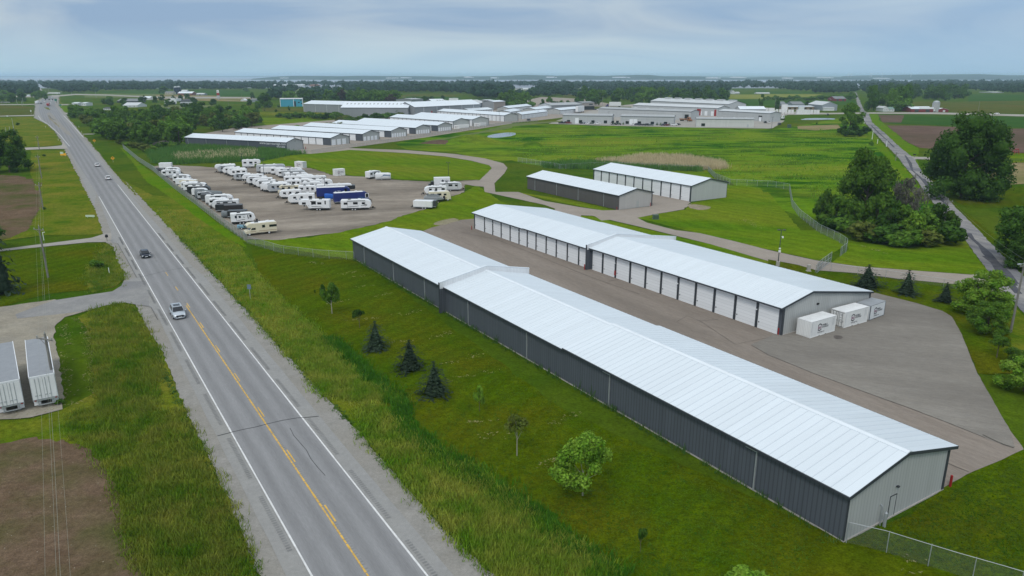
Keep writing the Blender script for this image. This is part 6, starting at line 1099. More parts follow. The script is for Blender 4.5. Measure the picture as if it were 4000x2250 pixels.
# ------------------------------------------------------------------ poles, wires, lamps, signs, bollards
def power_pole(label, z, xb, yb, xt, yt, arm=2.4, m=None, ang=0.0, lod=0, group='power poles along the left of the highway', P=None, Hh=None):
    p = P if P is not None else at(z, xb, yb); H = Hh or height(z, xt, yt, p); t = thing('power_pole', label, 'power pole', p, ang, group); mb = MB(); mb.cyl((0, 0, 0), (0, 0, H), .19, .12, 9); part('pole', mb, m or WOOD, t)
    if arm:
        mb = MB(); mb.box(-arm / 2, arm / 2, -.2, -.08, H - .75, H - .60); mb.cyl((-arm * .3, -.14, H - .68), (0, -.1, H - 1.4), .03, n=5); mb.cyl((arm * .3, -.14, H - .68), (0, -.1, H - 1.4), .03, n=5); part('crossarm', mb, WOOD, t)
        for x in (-arm / 2 + .12, arm / 2 - .12): mb = MB(); mb.cyl((x, -.14, H - .6), (x, -.14, H - .36), .05, .07, 7); part('insulator', mb, STEEL, t)
        mb = MB(); mb.cyl((0, 0, H), (0, 0, H + .25), .05, n=6); part('insulator', mb, STEEL, t)
    t['_h'] = H; return t
lp = [power_pole('near power pole with a crossarm beside the van trailer', 'H', 577, 1200, 527, 522, 2.6, ang=R(-20)), power_pole('power pole on the house lawn with a pale crossarm', 'G', 605, 1235, 503, 590, 2.6, ang=R(-20)), power_pole('power pole at the corner of the ploughed strip', 'G', 545, 382, 492, 48, 2.6, ang=R(-20)),
      power_pole('power pole in front of the dark round tree', 'O', 163, 697, 147, 606, 2.4, ang=R(-20)), power_pole('power pole just beyond the second driveway', 'O', 154, 584, 145, 531, 2.4, ang=R(-20))]
for i, (xb, yb, xt, yt) in enumerate(((145, 690, 122, 545), (105, 695, 103, 630), (60, 680, 55, 640))): power_pole(ordinal(i) + ' pale pole from the highway in the grass beyond the second driveway', 'A', xb, yb, xt, yt, 0, STEEL)
for i, (xb, yb, xt, yt) in enumerate(((435, 1020, 418, 880), (585, 1000, 570, 850), (560, 1060, 548, 930), (510, 810, 503, 740), (1148, 740, 1140, 660), (1232, 720, 1220, 590), (1812, 810, 1800, 690), (2418, 850, 2405, 690), (1530, 770, 1523, 650), (1562, 770, 1555, 660))): power_pole(ordinal(i) + ' thin pole around the far highway junction, counted from the left road edge', 'Y', xb, yb, xt, yt, 0, STEEL, group='thin poles around the far junction')
for i, (z, xb, yb, xt, yt, lb) in enumerate((('X', 868, 580, 860, 470, 'left of two tall dark poles behind the fuel canopy'), ('X', 893, 580, 885, 470, 'right of two tall dark poles behind the fuel canopy'), ('X', 975, 745, 968, 640, 'pale pole in front of the parked white trailers'), ('X', 1462, 590, 1455, 510, 'pale pole beside the tree in the tan field'), ('X', 2338, 555, 2335, 470, 'pole on the green crop right of the pylon sign'), ('X', 2115, 700, 2112, 620, 'pale pole at the right edge of the services'), ('Q', 1112, 815, 1108, 735, 'short mast in front of the far hedge'), ('Q', 1145, 830, 1140, 672, 'left tall pole behind the open fronted shed'), ('Q', 1172, 830, 1168, 680, 'right tall pole behind the open fronted shed'), ('Q', 1298, 820, 1294, 728, 'single pole left of the dark open shed'), ('Q', 465, 945, 462, 860, 'pale pole at the wood edge behind the skylit warehouse'), ('Q', 800, 945, 797, 830, 'pale pole right of the skylit warehouse trees'),
      ('S', 318, 425, 316, 310, 'pole on the crop behind the small storage rows'), ('S', 918, 445, 918, 345, 'pole right of the farm supply porch'), ('S', 1455, 450, 1453, 375, 'pole right of the violet cab trailer'), ('S', 1045, 430, 1043, 250, 'thin pole among trees behind the violet cab'), ('T', 988, 405, 988, 285, 'twin lattice mast above the rear industrial roof'), ('U', 95, 540, 98, 392, 'tall pole at the left of the freight yard'), ('U', 1690, 560, 1702, 395, 'tall pole behind the white farmhouse'), ('U', 1468, 540, 1470, 450, 'pole right of the country road crossing'), ('U', 1500, 565, 1510, 460, 'second pole right of the country road crossing'), ('U', 1545, 565, 1550, 465, 'third pole right of the country road crossing'), ('U', 1424, 525, 1428, 450, 'pole nearest the country road beyond the crossing'), ('U', 2008, 575, 2012, 480, 'pole left of the long red barn'), ('D', 2112, 492, 2130, 372, 'pole in the field left of the white car'))): power_pole(lb, z, xb, yb, xt, yt, 1.6 if i % 2 else 0, lod=1, group='poles across the far fields')
rp = [power_pole('power pole at the right photo edge with a white lamp arm', 'O', 3947, 1299, 4002, 1020, 2.4, ang=R(25), group='power poles along the country road'), power_pole('power pole between the brush and the country road', 'O', 3680, 926, 3708, 778, 2.6, ang=R(15), group='power poles along the country road'), power_pole('power pole standing in the bare brush by the country road', 'O', 3566, 752, 3583, 678, 2.6, ang=R(15), group='power poles along the country road'), power_pole('power pole beyond the brush, left of the country road', 'O', 3498, 628, 3504, 594, 2.2, ang=R(15), group='power poles along the country road')]
for i, (x, y, yt) in enumerate(((1047, 757, 668), (1100, 800, 755), (967, 600, 550), (1190, 830, 770))): power_pole(ordinal(i) + ' pale slim post beside the country road past the bush', 'D', x, y, x + 3, yt, 0, LAMPW, group='slim posts by the country road')
mb = MB(); mb.cyl((0, 0, rp[0]['_h'] - .4), (-1.6, -.3, rp[0]['_h'] - .2), .05, n=6); mb.box(-2.1, -1.5, -.5, -.2, rp[0]['_h'] - .28, rp[0]['_h'] - .12); part('lamp_arm', mb, STEEL, rp[0])
M_WIRE = mat('aluminium_wire', (.26, .27, .22), .5, .05, metal=.3)
def wire(label, P, sag=.9, r=.02, group=None):
    mb = MB()
    for a, b in zip(P, P[1:]):
        k = 14; q = [a.lerp(b, i / k) - Vector((0, 0, sag * 4 * (i / k) * (1 - i / k) * min(1, (b - a).length / 50))) for i in range(k + 1)]
        for u, v in zip(q, q[1:]): mb.cyl(u, v, r, n=4)
    tag(obj('power_line', mb.mesh('power_line', M_WIRE)), label, 'cable', group)
back = [at('O', 96 + dx, 2500, h) for dx, h in ((45, 8.8), (137, 9.0), (146, 8.2), (225, 8.8))]
tops = []
for t in lp:
    h = t['_h']; c = math.cos(t.rotation_euler[2]); s = math.sin(t.rotation_euler[2]); o = t.location; f = lambda x, z: o + Vector((x * c, x * s, z))
    tops.append((f(-1.1, h - .36), f(0, h + .25), f(0, h - 1.6), f(1.1, h - .36)))
bp = Vector((-31, 30, 0)); base_h = 9.6
gp = power_pole('power pole carrying the wires on past the gravel yard, nearest the camera', 'O', 0, 0, 0, 0, 2.6, ang=R(-20), P=lp[0].location * 2 - lp[1].location, Hh=tops[0][1].z - .25)
h = gp['_h']; c = math.cos(R(-20)); s = math.sin(R(-20)); o = gp.location; f = lambda x, z: o + Vector((x * c, x * s, z)); tops.insert(0, (f(-1.1, h - .36), f(0, h + .25), f(0, h - 1.6), f(1.1, h - .36)))
for i, (nm, rr_) in enumerate((('left outer', .009), ('upper middle', .010), ('lower thick', .014), ('right outer', .009))): wire(nm + ' power line over the gravel yard and house lawn', [q[i] for q in tops], 1.0, rr_, 'power lines left of the highway')
ro = []
for t in rp: h = t['_h']; ro.append((t.location + Vector((-1, -.3, h - .36)), t.location + Vector((1, .3, h - .36))))
for i, nm in enumerate(('left', 'right')): wire(nm + ' power line along the country road', [q[i] for q in ro], .8, .010, 'power lines along the country road')
def lamp_mast(label, z, xb, yb, xt, yt, base=False, m=None, group='lamp masts on the storage site'):
    p = at(z, xb, yb); H = height(z, xt, yt, p); t = thing('lamp_mast', label, 'lamp post', p, 0, group); mb = MB(); mb.cyl((0, 0, .5 if base else 0), (0, 0, H), .10, .07, 8); part('pole', mb, m or DARK, t)
    if base: mb = MB(); mb.cyl((0, 0, 0), (0, 0, .9), .38, n=14); part('footing', mb, CONCRETE, t); mb = MB(); mb.box(-.22, .22, -.28, -.1, H * .38, H * .38 + .45); mb.box(-.18, .18, -.26, -.1, H * .38 + .65, H * .38 + .95); part('control_box', mb, WHITE, t)
    for s in (-1, 1): mb = MB(); mb.cyl((0, 0, H - .15), (s * .55, -.1, H - .05), .03, n=5); mb.box(s * .55 - .25, s * .55 + .25, -.32, .12, H - .12, H + .05); part('lamp_head', mb, DARK, t)
    if base: mb = MB(); mb.cyl((.12, -.15, H * .82), (.3, -.35, H * .80), .05, n=6); mb.cyl((.3, -.35, H * .78), (.3, -.35, H * .83), .16, .12, 10); part('camera_dome', mb, WHITE, t)
lamp_mast('dark lamp mast with a concrete footing and white box beside the access drive', 'O', 3038, 1038, 3054, 897, True)
for z, a, b, c, d, lb in (('F', 92, 262, 80, 55, 'first dark lamp mast from the far end of the camper rows'), ('F', 392, 330, 380, 140, 'second dark lamp mast among the camper rows'), ('F', 777, 488, 764, 262, 'nearest dark lamp mast, in front of the navy toy hauler'), ('F', 2153, 300, 2148, 95, 'lamp mast on the grass edge behind the box truck'), ('E', 1480, 235, 1476, 0, 'lamp mast at the far corner of the camper rows'), ('R', 968, 1318, 965, 1062, 'mast in front of the long far storage row'), ('R', 1948, 1200, 1945, 1050, 'mast behind the small far storage row'), ('C', 972, 600, 970, 478, 'mast in front of the left industrial unit'), ('T', 348, 742, 345, 590, 'pale mast beside the rust orange flatbed'), ('T', 2128, 925, 2136, 655, 'pale mast at the corner of the industrial paving')): lamp_mast(lb, z, a, b, c, d)
def bollard(label, z, xb, yb, yt, r=.09): p = at(z, xb, yb); H = max(.9, height(z, xb, yt, p)); mb = MB(); mb.cyl((0, 0, 0), (0, 0, H), r, n=10); mb.cyl((0, 0, H), (0, 0, H + .06), r, r * .4, 10); tag(obj('bollard', mb.mesh('bollard', RED), None, p), label, 'bollard', 'dark red bollards at building corners')
bollard('dark red bollard at the near right corner of the long building', 'L', 1955, 645, 553, .12); bollard('dark red bollard at the far left corner of the white doored building', 'N', 92, 318, 284); bollard('dark red bollard beside the dark fin wall of the white doored building', 'N', 1037, 652, 608, .11); bollard('dark red bollard at the near corner next to the white containers', 'O', 3040, 1308, 1282, .13); bollard('dark red bollard at the right corner of the dark mid building', 'N', 1590, 120, 90); bollard('dark red bollard at the left corner of the dark mid building gable', 'N', 1308, 150, 125)
for i, (x, y, yt) in enumerate(((500, 857, 832), (915, 797, 775), (1217, 758, 738), (1486, 722, 706), (1722, 690, 675))): bollard('dark red bollard at the corner of far storage row number ' + ['one', 'two', 'three', 'four', 'five'][i], 'B', x, y, yt, .14)
def diamond_sign(label, z, x, yb, yt, w=.95): 
    p = at(z, x, yb); H = max(2.4, height(z, x, yt, p)); t = thing('warning_sign', label, 'road sign', p, RANG - math.pi / 2, 'yellow warning signs beside the highway'); mb = MB(); mb.box(-.05, .05, -.03, .03, 0, H - .3); part('post', mb, STEEL, t)
    mb = MB(); c = H - w; mb.prism([(0, c - w), (w, c), (0, c + w), (-w, c)], -.06, -.035, 'y'); part('panel', mb, YEL, t); mb = MB(); mb.box(-.07, .07, -.075, -.062, c - .4, c + .25); mb.prism([(-.3, c + .2), (.3, c + .2), (0, c + .55)], -.075, -.062, 'y'); part('symbol', mb, BLACK, t)
diamond_sign('yellow diamond warning sign on the right verge, farther of two', 'A', 953, 800, 755, .85); diamond_sign('yellow diamond warning sign on the right verge, nearer of two', 'A', 1140, 990, 928, .85)
def panel_sign(label, z, x0, x1, yb, yt, y0, m, cat='road sign', name='road_sign', ang=None, posts=2):
    a, b = at(z, x0, yb), at(z, x1, yb); L = (b - a).length; H = height(z, x0, yt, a); h0 = height(z, x0, y0, a); d = b - a; t = thing(name, label, cat, a, math.atan2(d.y, d.x))
    for x in ((L * .2, L * .8) if posts == 2 else (L / 2,)): mb = MB(); mb.box(x - .04, x + .04, .03, .09, 0, H - .05); part('post', mb, STEEL, t)
    mb = MB(); mb.box(0, L, -.02, .02, h0, H); part('panel', mb, m, t); return t
PALEG = mat('pale_sign_face', (.55, .66, .52), .5, .06)
t = panel_sign('pale horizontal road name sign on the left verge before the driveway', 'G', 1080, 1193, 487, 450, 474, PALEG); mb = MB(); [mb.box(.5 + k * .32, .72 + k * .32, -.026, -.021, 1.0 if k % 2 else .98, 1.16) for k in range(7)]
t = panel_sign('yellow arrow board on the left verge beyond the second driveway', 'A', 610, 668, 930, 898, 920, YEL); mb = MB(); mb.box(0, 1.6, -.03, -.021, 1.2, 2.2); part('board_tail', mb, PALEG, t)
panel_sign('grey blue square sign on a thin post on the right verge', 'H', 2500, 2538, 178, 30, 75, mat('blue_grey_sign', (.16, .22, .28), .5), posts=1)
panel_sign('green guide sign beside the far junction', 'Y', 1500, 1555, 1085, 1015, 1048, mat('green_sign', (.02, .18, .12), .5)); panel_sign('teal guide sign above the far green bank', 'Y', 1385, 1445, 985, 880, 935, mat('green_sign', (.02, .18, .12), .5)); panel_sign('white board sign on the left of the far highway', 'Y', 775, 802, 1265, 1160, 1195, WHITE, posts=1); panel_sign('white utility cabinet beside the far left lane', 'Y', 170, 206, 1328, 1295, 1327, WHITE, 'cabinet', 'utility_cabinet')
def gantry():
    a, b = at('Y', 1155, 985), at('Y', 1430, 985); H = height('Y', 1155, 880, a); d = b - a; t = thing('signal_gantry', 'dark overhead signal arm across the far junction', 'traffic signal', b, math.atan2(-d.y, -d.x)); mb = MB(); mb.cyl((0, 0, 0), (0, 0, H + .6), .25, n=8); part('post', mb, DARK, t); mb = MB(); mb.cyl((0, 0, H), (d.length, 0, H), .2, n=6); part('arm', mb, DARK, t)
    for x in (.35, .65, .98): mb = MB(); mb.box(d.length * x - .5, d.length * x + .5, -.4, .2, H - 1.6, H + .5); part('signal_head', mb, BLACK, t)
gantry()
def mailbox(label, z, x, yb): 
    p = at(z, x, yb); t = thing('mailbox', label, 'mailbox', p, R(30)); mb = MB(); mb.box(-.06, .06, -.06, .06, 0, 1.1); part('post', mb, WOOD, t); mb = MB(); mb.prism([(-.32, 1.1), (.32, 1.1), (.32, 1.45), (.2, 1.62), (-.2, 1.62), (-.32, 1.45)], -.6, .6, 'y'); part('box', mb, BLACK, t)
mailbox('black mailbox at the mouth of the near driveway', 'G', 1350, 783); mailbox('black mailbox at the driveway of the country road', 'D', 1472, 940)
mb = MB(); mb.cyl((0, 0, 0), (0, 0, 1.9), .07, n=8); mb.cyl((0, 0, 1.9), (.55, 0, 2.0), .07, n=8); tag(obj('vent_pipe', mb.mesh('vent_pipe', WHITE), None, at('G', 552, 768)), 'white bent vent pipe standing on the lawn by the near driveway', 'pipe')
for z, x, y, lb in (('G', 1376, 1188, 'white marker post in the tall grass beside the near side road'), ('A', 795, 640, 'white marker post on the right verge near the short drive, farther'), ('A', 823, 690, 'white marker post on the right verge near the short drive, nearer'), ('A', 587, 770, 'white marker post at the bend of the second driveway'), ('A', 460, 640, 'white marker post on the widened left road edge')): mb = MB(); mb.box(-.06, .06, -.03, .03, 0, 1.25); tag(obj('marker_post', mb.mesh('marker_post', LAMPW), None, at(z, x, y)), lb, 'marker post', 'white marker posts')
def cabinet(label, z, x, y, w, h, m): mb = MB(); mb.box(-w / 2, w / 2, -w / 2, w / 2, 0, h); mb.box(-w / 2 - .15, w / 2 + .15, -w / 2 - .15, w / 2 + .15, 0, .08); tag(obj('utility_cabinet', mb.mesh('utility_cabinet', m, bevel=.03), None, at(z, x, y)), label, 'cabinet')
GRN = mat('green_enamel', (.06, .10, .07), .5, .08)
cabinet('green transformer cabinet on the lawn near the drive junction', 'N', 1633, 226, 1.5, 1.2, GRN); cabinet('dark green cabinet on the grass right of the industrial paving', 'U', 302, 806, 2.2, 2.6, GRN); cabinet('pale utility box near the sliding gate', 'M', 408, 408, .6, 1.3, CONCRETE)
# a white lift and a red frame in the right hand fields
p = at('U', 208, 694); t = thing('boom_lift', 'white folded boom lift on the paving edge', 'lift', p); mb = MB(); mb.box(-1.6, 1.6, -1, 1, .4, 1.3); part('chassis', mb, BLACK, t); mb = MB(); mb.box(-1.2, .6, -.8, .8, 1.3, 2.2); mb.cyl((-1, 0, 2.2), (.6, 0, 4.4), .35, n=8); mb.cyl((.6, 0, 4.4), (1.2, 0, 2.6), .25, n=8); part('boom', mb, WHITE, t); mb = MB(); mb.box(.8, 1.8, -.7, .7, 1.5, 2.5); part('basket', mb, PG, t)
p = at('D', 2487, 912); t = thing('play_frame', 'red play frame on the grass by the black rail fence', 'play frame', p); mb = MB()
for x in (-1.2, 1.2):
    for y in (-1, 1): mb.cyl((x, y, 0), (x * .7, y * .6, 2.8), .12, n=6)
part('leg', mb, RED, t); mb = MB(); mb.box(-1, 1, -.9, .9, 1.3, 1.5); mb.box(-1, 1, -.7, .7, 2.6, 2.9); part('platform', mb, RED, t)
p = at('S', 1320, 800)
for i, x in enumerate((1268, 1362)):
    t = thing('tractor', ('left' if i == 0 else 'right') + ' green tractor parked at the gap between the two industrial units', 'tractor', at('S', x, 812), R(-60)); mb = MB(); mb.box(-.4, 2.2, -.5, .5, .9, 1.7); part('hood', mb, GRN, t, bevel=.08); mb = MB(); mb.box(-1.6, -.3, -.8, .8, 1.2, 3.0); part('cab', mb, GLASS, t); mb = MB(); mb.box(-1.8, -.2, -.9, .9, 3.0, 3.15); part('cab_roof', mb, GRN, t)
    for xx, r in ((-1.1, .95), (1.7, .65)):
        for s in (-1, 1): wheel(t, xx, s * 1.15, r, .45)
t = thing('farm_machinery', 'red farm implement parked along the tall warehouse wall', 'farm machine', at('Q', 1540, 1192), R(-2)); L = (at('Q', 1870, 1190) - at('Q', 1540, 1192)).length
for k in range(6): mb = MB(); x = L * (k + .5) / 6; mb.box(x - L * .07, x + L * .07, 0, 2.5, .8, 3.2 + (k % 3)); mb.cyl((x, 1, 3), (x + L * .05, 1, 6.5 - (k % 2) * 2), .3, n=6); part('section', mb, RED, t)
for k in range(4):
    x = L * (k + .5) / 4
    wheel(t, x, -.2, .8, .4)
# ------------------------------------------------------------------ fences
def link_material():
    m = bpy.data.materials.new('chain_link_mesh'); m.use_nodes = True; nt = m.node_tree; L = nt.links.new; b = nt.nodes['Principled BSDF']; b.inputs['Base Color'].default_value = (.26, .29, .30, 1); b.inputs['Roughness'].default_value = .5
    tr = N(nt, 'ShaderNodeBsdfTransparent'); mx = N(nt, 'ShaderNodeMixShader'); n = N(nt, 'ShaderNodeLayerWeight', i_Blend=.5); mr = N(nt, 'ShaderNodeMapRange', i_1=.2, i_2=.95, i_3=.11, i_4=.55); L(n.outputs['Facing'], mr.inputs[0]); L(mr.outputs[0], mx.inputs[0]); L(tr.outputs[0], mx.inputs[1]); L(b.outputs[0], mx.inputs[2]); L(mx.outputs[0], nt.nodes['Material Output'].inputs[0]); return m
LINK = link_material()
def fence(label, P, h=2.1, sp=3.0, name='chain_link_fence', mesh=True, rails=(1.0,), m=STEEL, pr=.035, r=.025):
    o = P[0].copy(); P = [p - o for p in P]; t = thing(name, label, 'fence', o)
    if mesh: mb = MB(); mb.add([(p.x, p.y, .05) for p in P] + [(p.x, p.y, h) for p in P], [(i, i + 1, i + 1 + len(P), i + len(P)) for i in range(len(P) - 1)]); part('mesh_panel', mb, LINK, t)
    for k in rails:
        mb = MB()
        for a, b in zip(P, P[1:]): mb.cyl((a.x, a.y, h * k), (b.x, b.y, h * k), r, n=5)
        part('rail', mb, m, t)
    mb = MB(); mb.cyl((0, 0, 0), (0, 0, h + .05), pr, n=6); me = mb.mesh('post', m); tot = sum((b - a).length for a, b in zip(P, P[1:])); sp = max(sp, tot / 95); left_ = 0.0
    for a, b in zip(P, P[1:]):
        L = (b - a).length; k = left_
        while k < L: q = a.lerp(b, k / L); obj('post', me, t, (q.x, q.y, 0)); k += sp
        left_ = k - L
    obj('post', me, t, (P[-1].x, P[-1].y, 0)); return t
fence('chain link fence running from the near building corner to the bottom right', [B1 + U * (L1 + .25) + V * .1] + pts('L', '1390,1190 1690,1287 2005,1387') + [at('L', 2370, 1495), at('L', 2800, 1630)], 2.0, 3.05); 
fence('long chain link fence between the mown strip and the fence row of campers', pts('A', '1240,850 1400,985 1575,1100') + pts('E', '0,300 310,560 700,850 1130,1185 1500,1440 1560,1490'), 2.2, 3.2)
fence('chain link fence crossing the grass to the far end of the long building', pts('E', '1560,1490') + pts('O', '1100,990 1250,1008 1384,1016'), 1.8, 4)
fence('curved chain link fence around the lawn of the mid buildings', pts('C', '60,985 500,1060 810,1040 1200,1040 1600,1065 1970,1078 2040,1150 2200,1220') + pts('V', '1940,470 1985,478 1992,520 2010,545 2060,585') + pts('M', '700,110 790,170 790,215 725,260'), 2.1, 3.5)
g1 = fence('sliding chain link gate across the access drive', pts('M', '632,318 550,380 490,430'), 2.2, 2.5, name='chain_link_gate', rails=(.05, .5, 1.0))
fence('chain link fence along the drive behind the three spruces', pts('M', '475,425 540,395 790,432 1130,470 1500,530 1890,590'), 1.6, 5)
fence('chain link fence in front of the far storage rows', pts('B', '330,905 560,905 830,862 935,845 1300,795 1900,700 2300,638 2576,600') + pts('C', '0,600 260,580'), 2.0, 4); 
fence('black board fence in the field behind the big cottonwood', pts('D', '2050,985 2300,975 2576,985 2900,1000'), 1.4, 4, name='rail_fence', mesh=False, rails=(.35, .65, .95), m=BLACK, pr=.09, r=.06)

# ------------------------------------------------------------------ trees, shrubs, reeds, grass
def leaf(name, c1, c2, sc=.9):
    m = bpy.data.materials.new(name); m.use_nodes = True; nt = m.node_tree; L = nt.links.new; b = nt.nodes['Principled BSDF']; b.inputs['Roughness'].default_value = .75; b.inputs['Specular IOR Level'].default_value = .12
    ge = N(nt, 'ShaderNodeNewGeometry'); n = N(nt, 'ShaderNodeTexNoise', i_Scale=sc, i_Detail=4.0, i_Roughness=.65); L(ge.outputs['Position'], n.inputs[0]); mr = N(nt, 'ShaderNodeMapRange', i_1=.35, i_2=.65); L(n.outputs[0], mr.inputs[0])
    mx = N(nt, 'ShaderNodeMix', data_type='RGBA'); L(mr.outputs[0], mx.inputs[0]); mx.inputs[6].default_value = (*c1, 1); mx.inputs[7].default_value = (*c2, 1)
    oi = N(nt, 'ShaderNodeObjectInfo'); m2 = N(nt, 'ShaderNodeMapRange', i_1=0.0, i_2=1.0, i_3=.78, i_4=1.22); L(oi.outputs['Random'], m2.inputs[0])
    ri = N(nt, 'ShaderNodeMapRange', i_1=0.0, i_2=1.0, i_3=.70, i_4=1.30); L(ge.outputs['Random Per Island'], ri.inputs[0]); mm = N(nt, 'ShaderNodeMath', operation='MULTIPLY'); L(m2.outputs[0], mm.inputs[0]); L(ri.outputs[0], mm.inputs[1])
    v = N(nt, 'ShaderNodeVectorMath', operation='SCALE'); L(mx.outputs[2], v.inputs[0]); L(mm.outputs[0], v.inputs['Scale']); L(v.outputs[0], b.inputs['Base Color'])
    tl = N(nt, 'ShaderNodeBsdfTranslucent'); L(v.outputs[0], tl.inputs[0]); ms = N(nt, 'ShaderNodeMixShader'); ms.inputs[0].default_value = .22; L(b.outputs[0], ms.inputs[1]); L(tl.outputs[0], ms.inputs[2]); L(ms.outputs[0], nt.nodes['Material Output'].inputs[0]); return m
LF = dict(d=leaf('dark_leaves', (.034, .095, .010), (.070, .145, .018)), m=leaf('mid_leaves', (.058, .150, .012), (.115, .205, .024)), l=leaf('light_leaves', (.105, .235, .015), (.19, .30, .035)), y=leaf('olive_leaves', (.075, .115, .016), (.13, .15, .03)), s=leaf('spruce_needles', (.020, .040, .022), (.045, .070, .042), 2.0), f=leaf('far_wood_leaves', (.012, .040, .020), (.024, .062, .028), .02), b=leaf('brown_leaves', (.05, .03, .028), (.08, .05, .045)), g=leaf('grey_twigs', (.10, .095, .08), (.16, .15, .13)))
BARK = mat('bark', (.11, .09, .07), .9, .2, 3.0); PBARK = mat('pale_bark', (.36, .33, .28), .85, .2, 3.0)
def quads(C_, Nn, sz, rg, asp=.75):
    """diamond leaf clumps at C_ facing Nn"""
    n = len(C_); r = rg.normal(size=(n, 3)); u = np.cross(Nn, r); u /= np.linalg.norm(u, axis=1)[:, None] + 1e-9; w = np.cross(Nn, u)
    s = sz[:, None]; return np.stack([C_ - u * s, C_ - w * s * asp, C_ + u * s, C_ + w * s * asp], 1).reshape(-1, 3)
ICO_V = None
def ico():
    global ICO_V
    if ICO_V is None:
        bm = bmesh.new(); bmesh.ops.create_icosphere(bm, subdivisions=1, radius=1); ICO_V = (np.array([v.co[:] for v in bm.verts]), np.array([[v.index for v in f.verts] for f in bm.faces])); bm.free()
    return ICO_V
def np_mesh(name, qv, m, cores=None, smooth=False):
    nq = len(qv) // 4; V_ = [qv]; loops = [np.arange(nq * 4)]; tot = [np.full(nq, 4)]; base = nq * 4
    for (c, r) in (cores or []):
        iv, iff = ico(); V_.append(iv * np.asarray(r) + np.asarray(c)); loops.append((iff + base).ravel()); tot.append(np.full(len(iff), 3)); base += len(iv)
    V_ = np.concatenate(V_); lo = np.concatenate(loops); to = np.concatenate(tot); me = bpy.data.meshes.new(name); me.vertices.add(len(V_)); me.vertices.foreach_set('co', V_.astype(np.float32).ravel()); me.loops.add(len(lo)); me.loops.foreach_set('vertex_index', lo.astype(np.int32))
    me.polygons.add(len(to)); me.polygons.foreach_set('loop_start', np.concatenate([[0], np.cumsum(to)[:-1]]).astype(np.int32)); me.polygons.foreach_set('loop_total', to.astype(np.int32)); me.materials.append(m); me.update(); me.validate(); return me
def crown_mesh(seed, m, n=900, blobs=14, lo=.22, wide=.5, lf=.05, spread=1.0, top=1.0, core=.72, name='crown', cyl=False):
    rg = np.random.default_rng(seed); cz = (lo + top) / 2; hz = (top - lo) / 2; cs = []; rs = []
    for k in range(blobs):
        for _ in range(30):
            p = rg.uniform(-1, 1, 3)
            if cyl and np.hypot(p[0], p[1]) < 1 and (abs(p[2]) > .6 or np.hypot(p[0], p[1]) > .4): break
            if not cyl and np.linalg.norm(p) < 1 and np.linalg.norm(p) > .35 * (k > 2): break
        r = rg.uniform(.22, .36) * (1 if blobs < 20 else .72); taper = 1 - (.5 if cyl else .35) * max(0, p[2]) ** (1.5 if cyl else 1)
        cs.append((p[0] * wide * (1 - r * .8) * taper * spread, p[1] * wide * (1 - r * .8) * taper * spread, cz + p[2] * hz * (1 - r))); rs.append((r * wide * 1.15, r * wide * 1.15, r * hz * 1.1))
    cs = np.array(cs); rs = np.array(rs); w = rs.prod(1) ** (2 / 3); i = rg.choice(blobs, n, p=w / w.sum()); d = rg.normal(size=(n, 3)); d[:, 2] += .25; d /= np.linalg.norm(d, axis=1)[:, None]
    P = cs[i] + d * rs[i] * rg.uniform(.72, 1.12, n)[:, None]; Nn = d + rg.normal(size=(n, 3)) * .55; Nn /= np.linalg.norm(Nn, axis=1)[:, None]
    return np_mesh(name, quads(P, Nn, lf * rg.uniform(.55, 1.35, n), rg), m, [(cs[k], rs[k] * core) for k in range(blobs)] if core else None)
def trunk_mesh(seed, m, r=.022, h=.55, limbs=5, wide=.3, fork=0):
    rd = random.Random(seed); mb = MB(); mb.cyl((0, 0, 0), (0, 0, h), r, r * .55, 7)
    for k in range(limbs): a = k * 2.4 + rd.uniform(-.4, .4); z = h * rd.uniform(.45, .95); mb.cyl((0, 0, z), (math.cos(a) * wide * rd.uniform(.5, 1), math.sin(a) * wide * rd.uniform(.5, 1), z + rd.uniform(.12, .28)), r * .5, r * .15, 5)
    return mb.mesh('trunk', m)
def conifer_mesh(seed, m, wide=.36, layers=13, n=13, lf=.052):
    rg = np.random.default_rng(seed); P = []; Nn = []; S = []
    for k in range(layers):
        t = k / (layers - 1); z = .07 + .91 * t; rad = wide * 1.12 * (1 - t) ** .52 + .012
        for j in range(max(4, int(n * (1 - t * .6)))):
            a = rg.uniform(0, 6.283); rr_ = rad * rg.uniform(.72, 1.12); c, s = math.cos(a), math.sin(a)
            for q in range(6):
                f = (q + .7) / 6; x = rr_ * f; P.append((c * x + rg.normal() * .014, s * x + rg.normal() * .014, z - .085 * f * f * (1 - t * .5) + rg.normal() * .008 + (.02 if q > 4 else 0))); Nn.append((c * .55 + rg.normal() * .25, s * .55 + rg.normal() * .25, .9)); S.append(lf * (1.0 - .45 * t) * rg.uniform(.6, 1.2))
    P = np.array(P); Nn = np.array(Nn); Nn /= np.linalg.norm(Nn, axis=1)[:, None]
    cores = [((0, 0, .10 + .8 * q), (wide * .62 * (1 - q) + .01,) * 2 + (.10,)) for q in np.linspace(0, .92, 9)]
    return np_mesh('crown', quads(P, Nn, np.array(S), rg, .5), m, cores)
VAR = {}
for key, mm, cfg in (('d0', 'd', dict(n=1300, blobs=18, lo=.0, cyl=True)), ('d1', 'd', dict(n=1300, blobs=20, wide=.5, lo=.05)), ('m0', 'm', dict(n=1300, blobs=18, lo=.0, cyl=True)), ('m1', 'm', dict(n=1300, blobs=16, wide=.52, lo=.0, cyl=True)), ('m2', 'm', dict(n=1300, blobs=22, lo=.04)), ('l0', 'l', dict(n=1200, blobs=14, lo=.12)), ('y0', 'y', dict(n=1200, blobs=15, lo=.12)), ('g0', 'g', dict(n=700, blobs=12, core=.35, lf=.035)), ('b0', 'b', dict(n=900, blobs=14, lo=.15))):
    VAR[key] = crown_mesh(sum(map(ord, key)), LF[mm], **cfg)
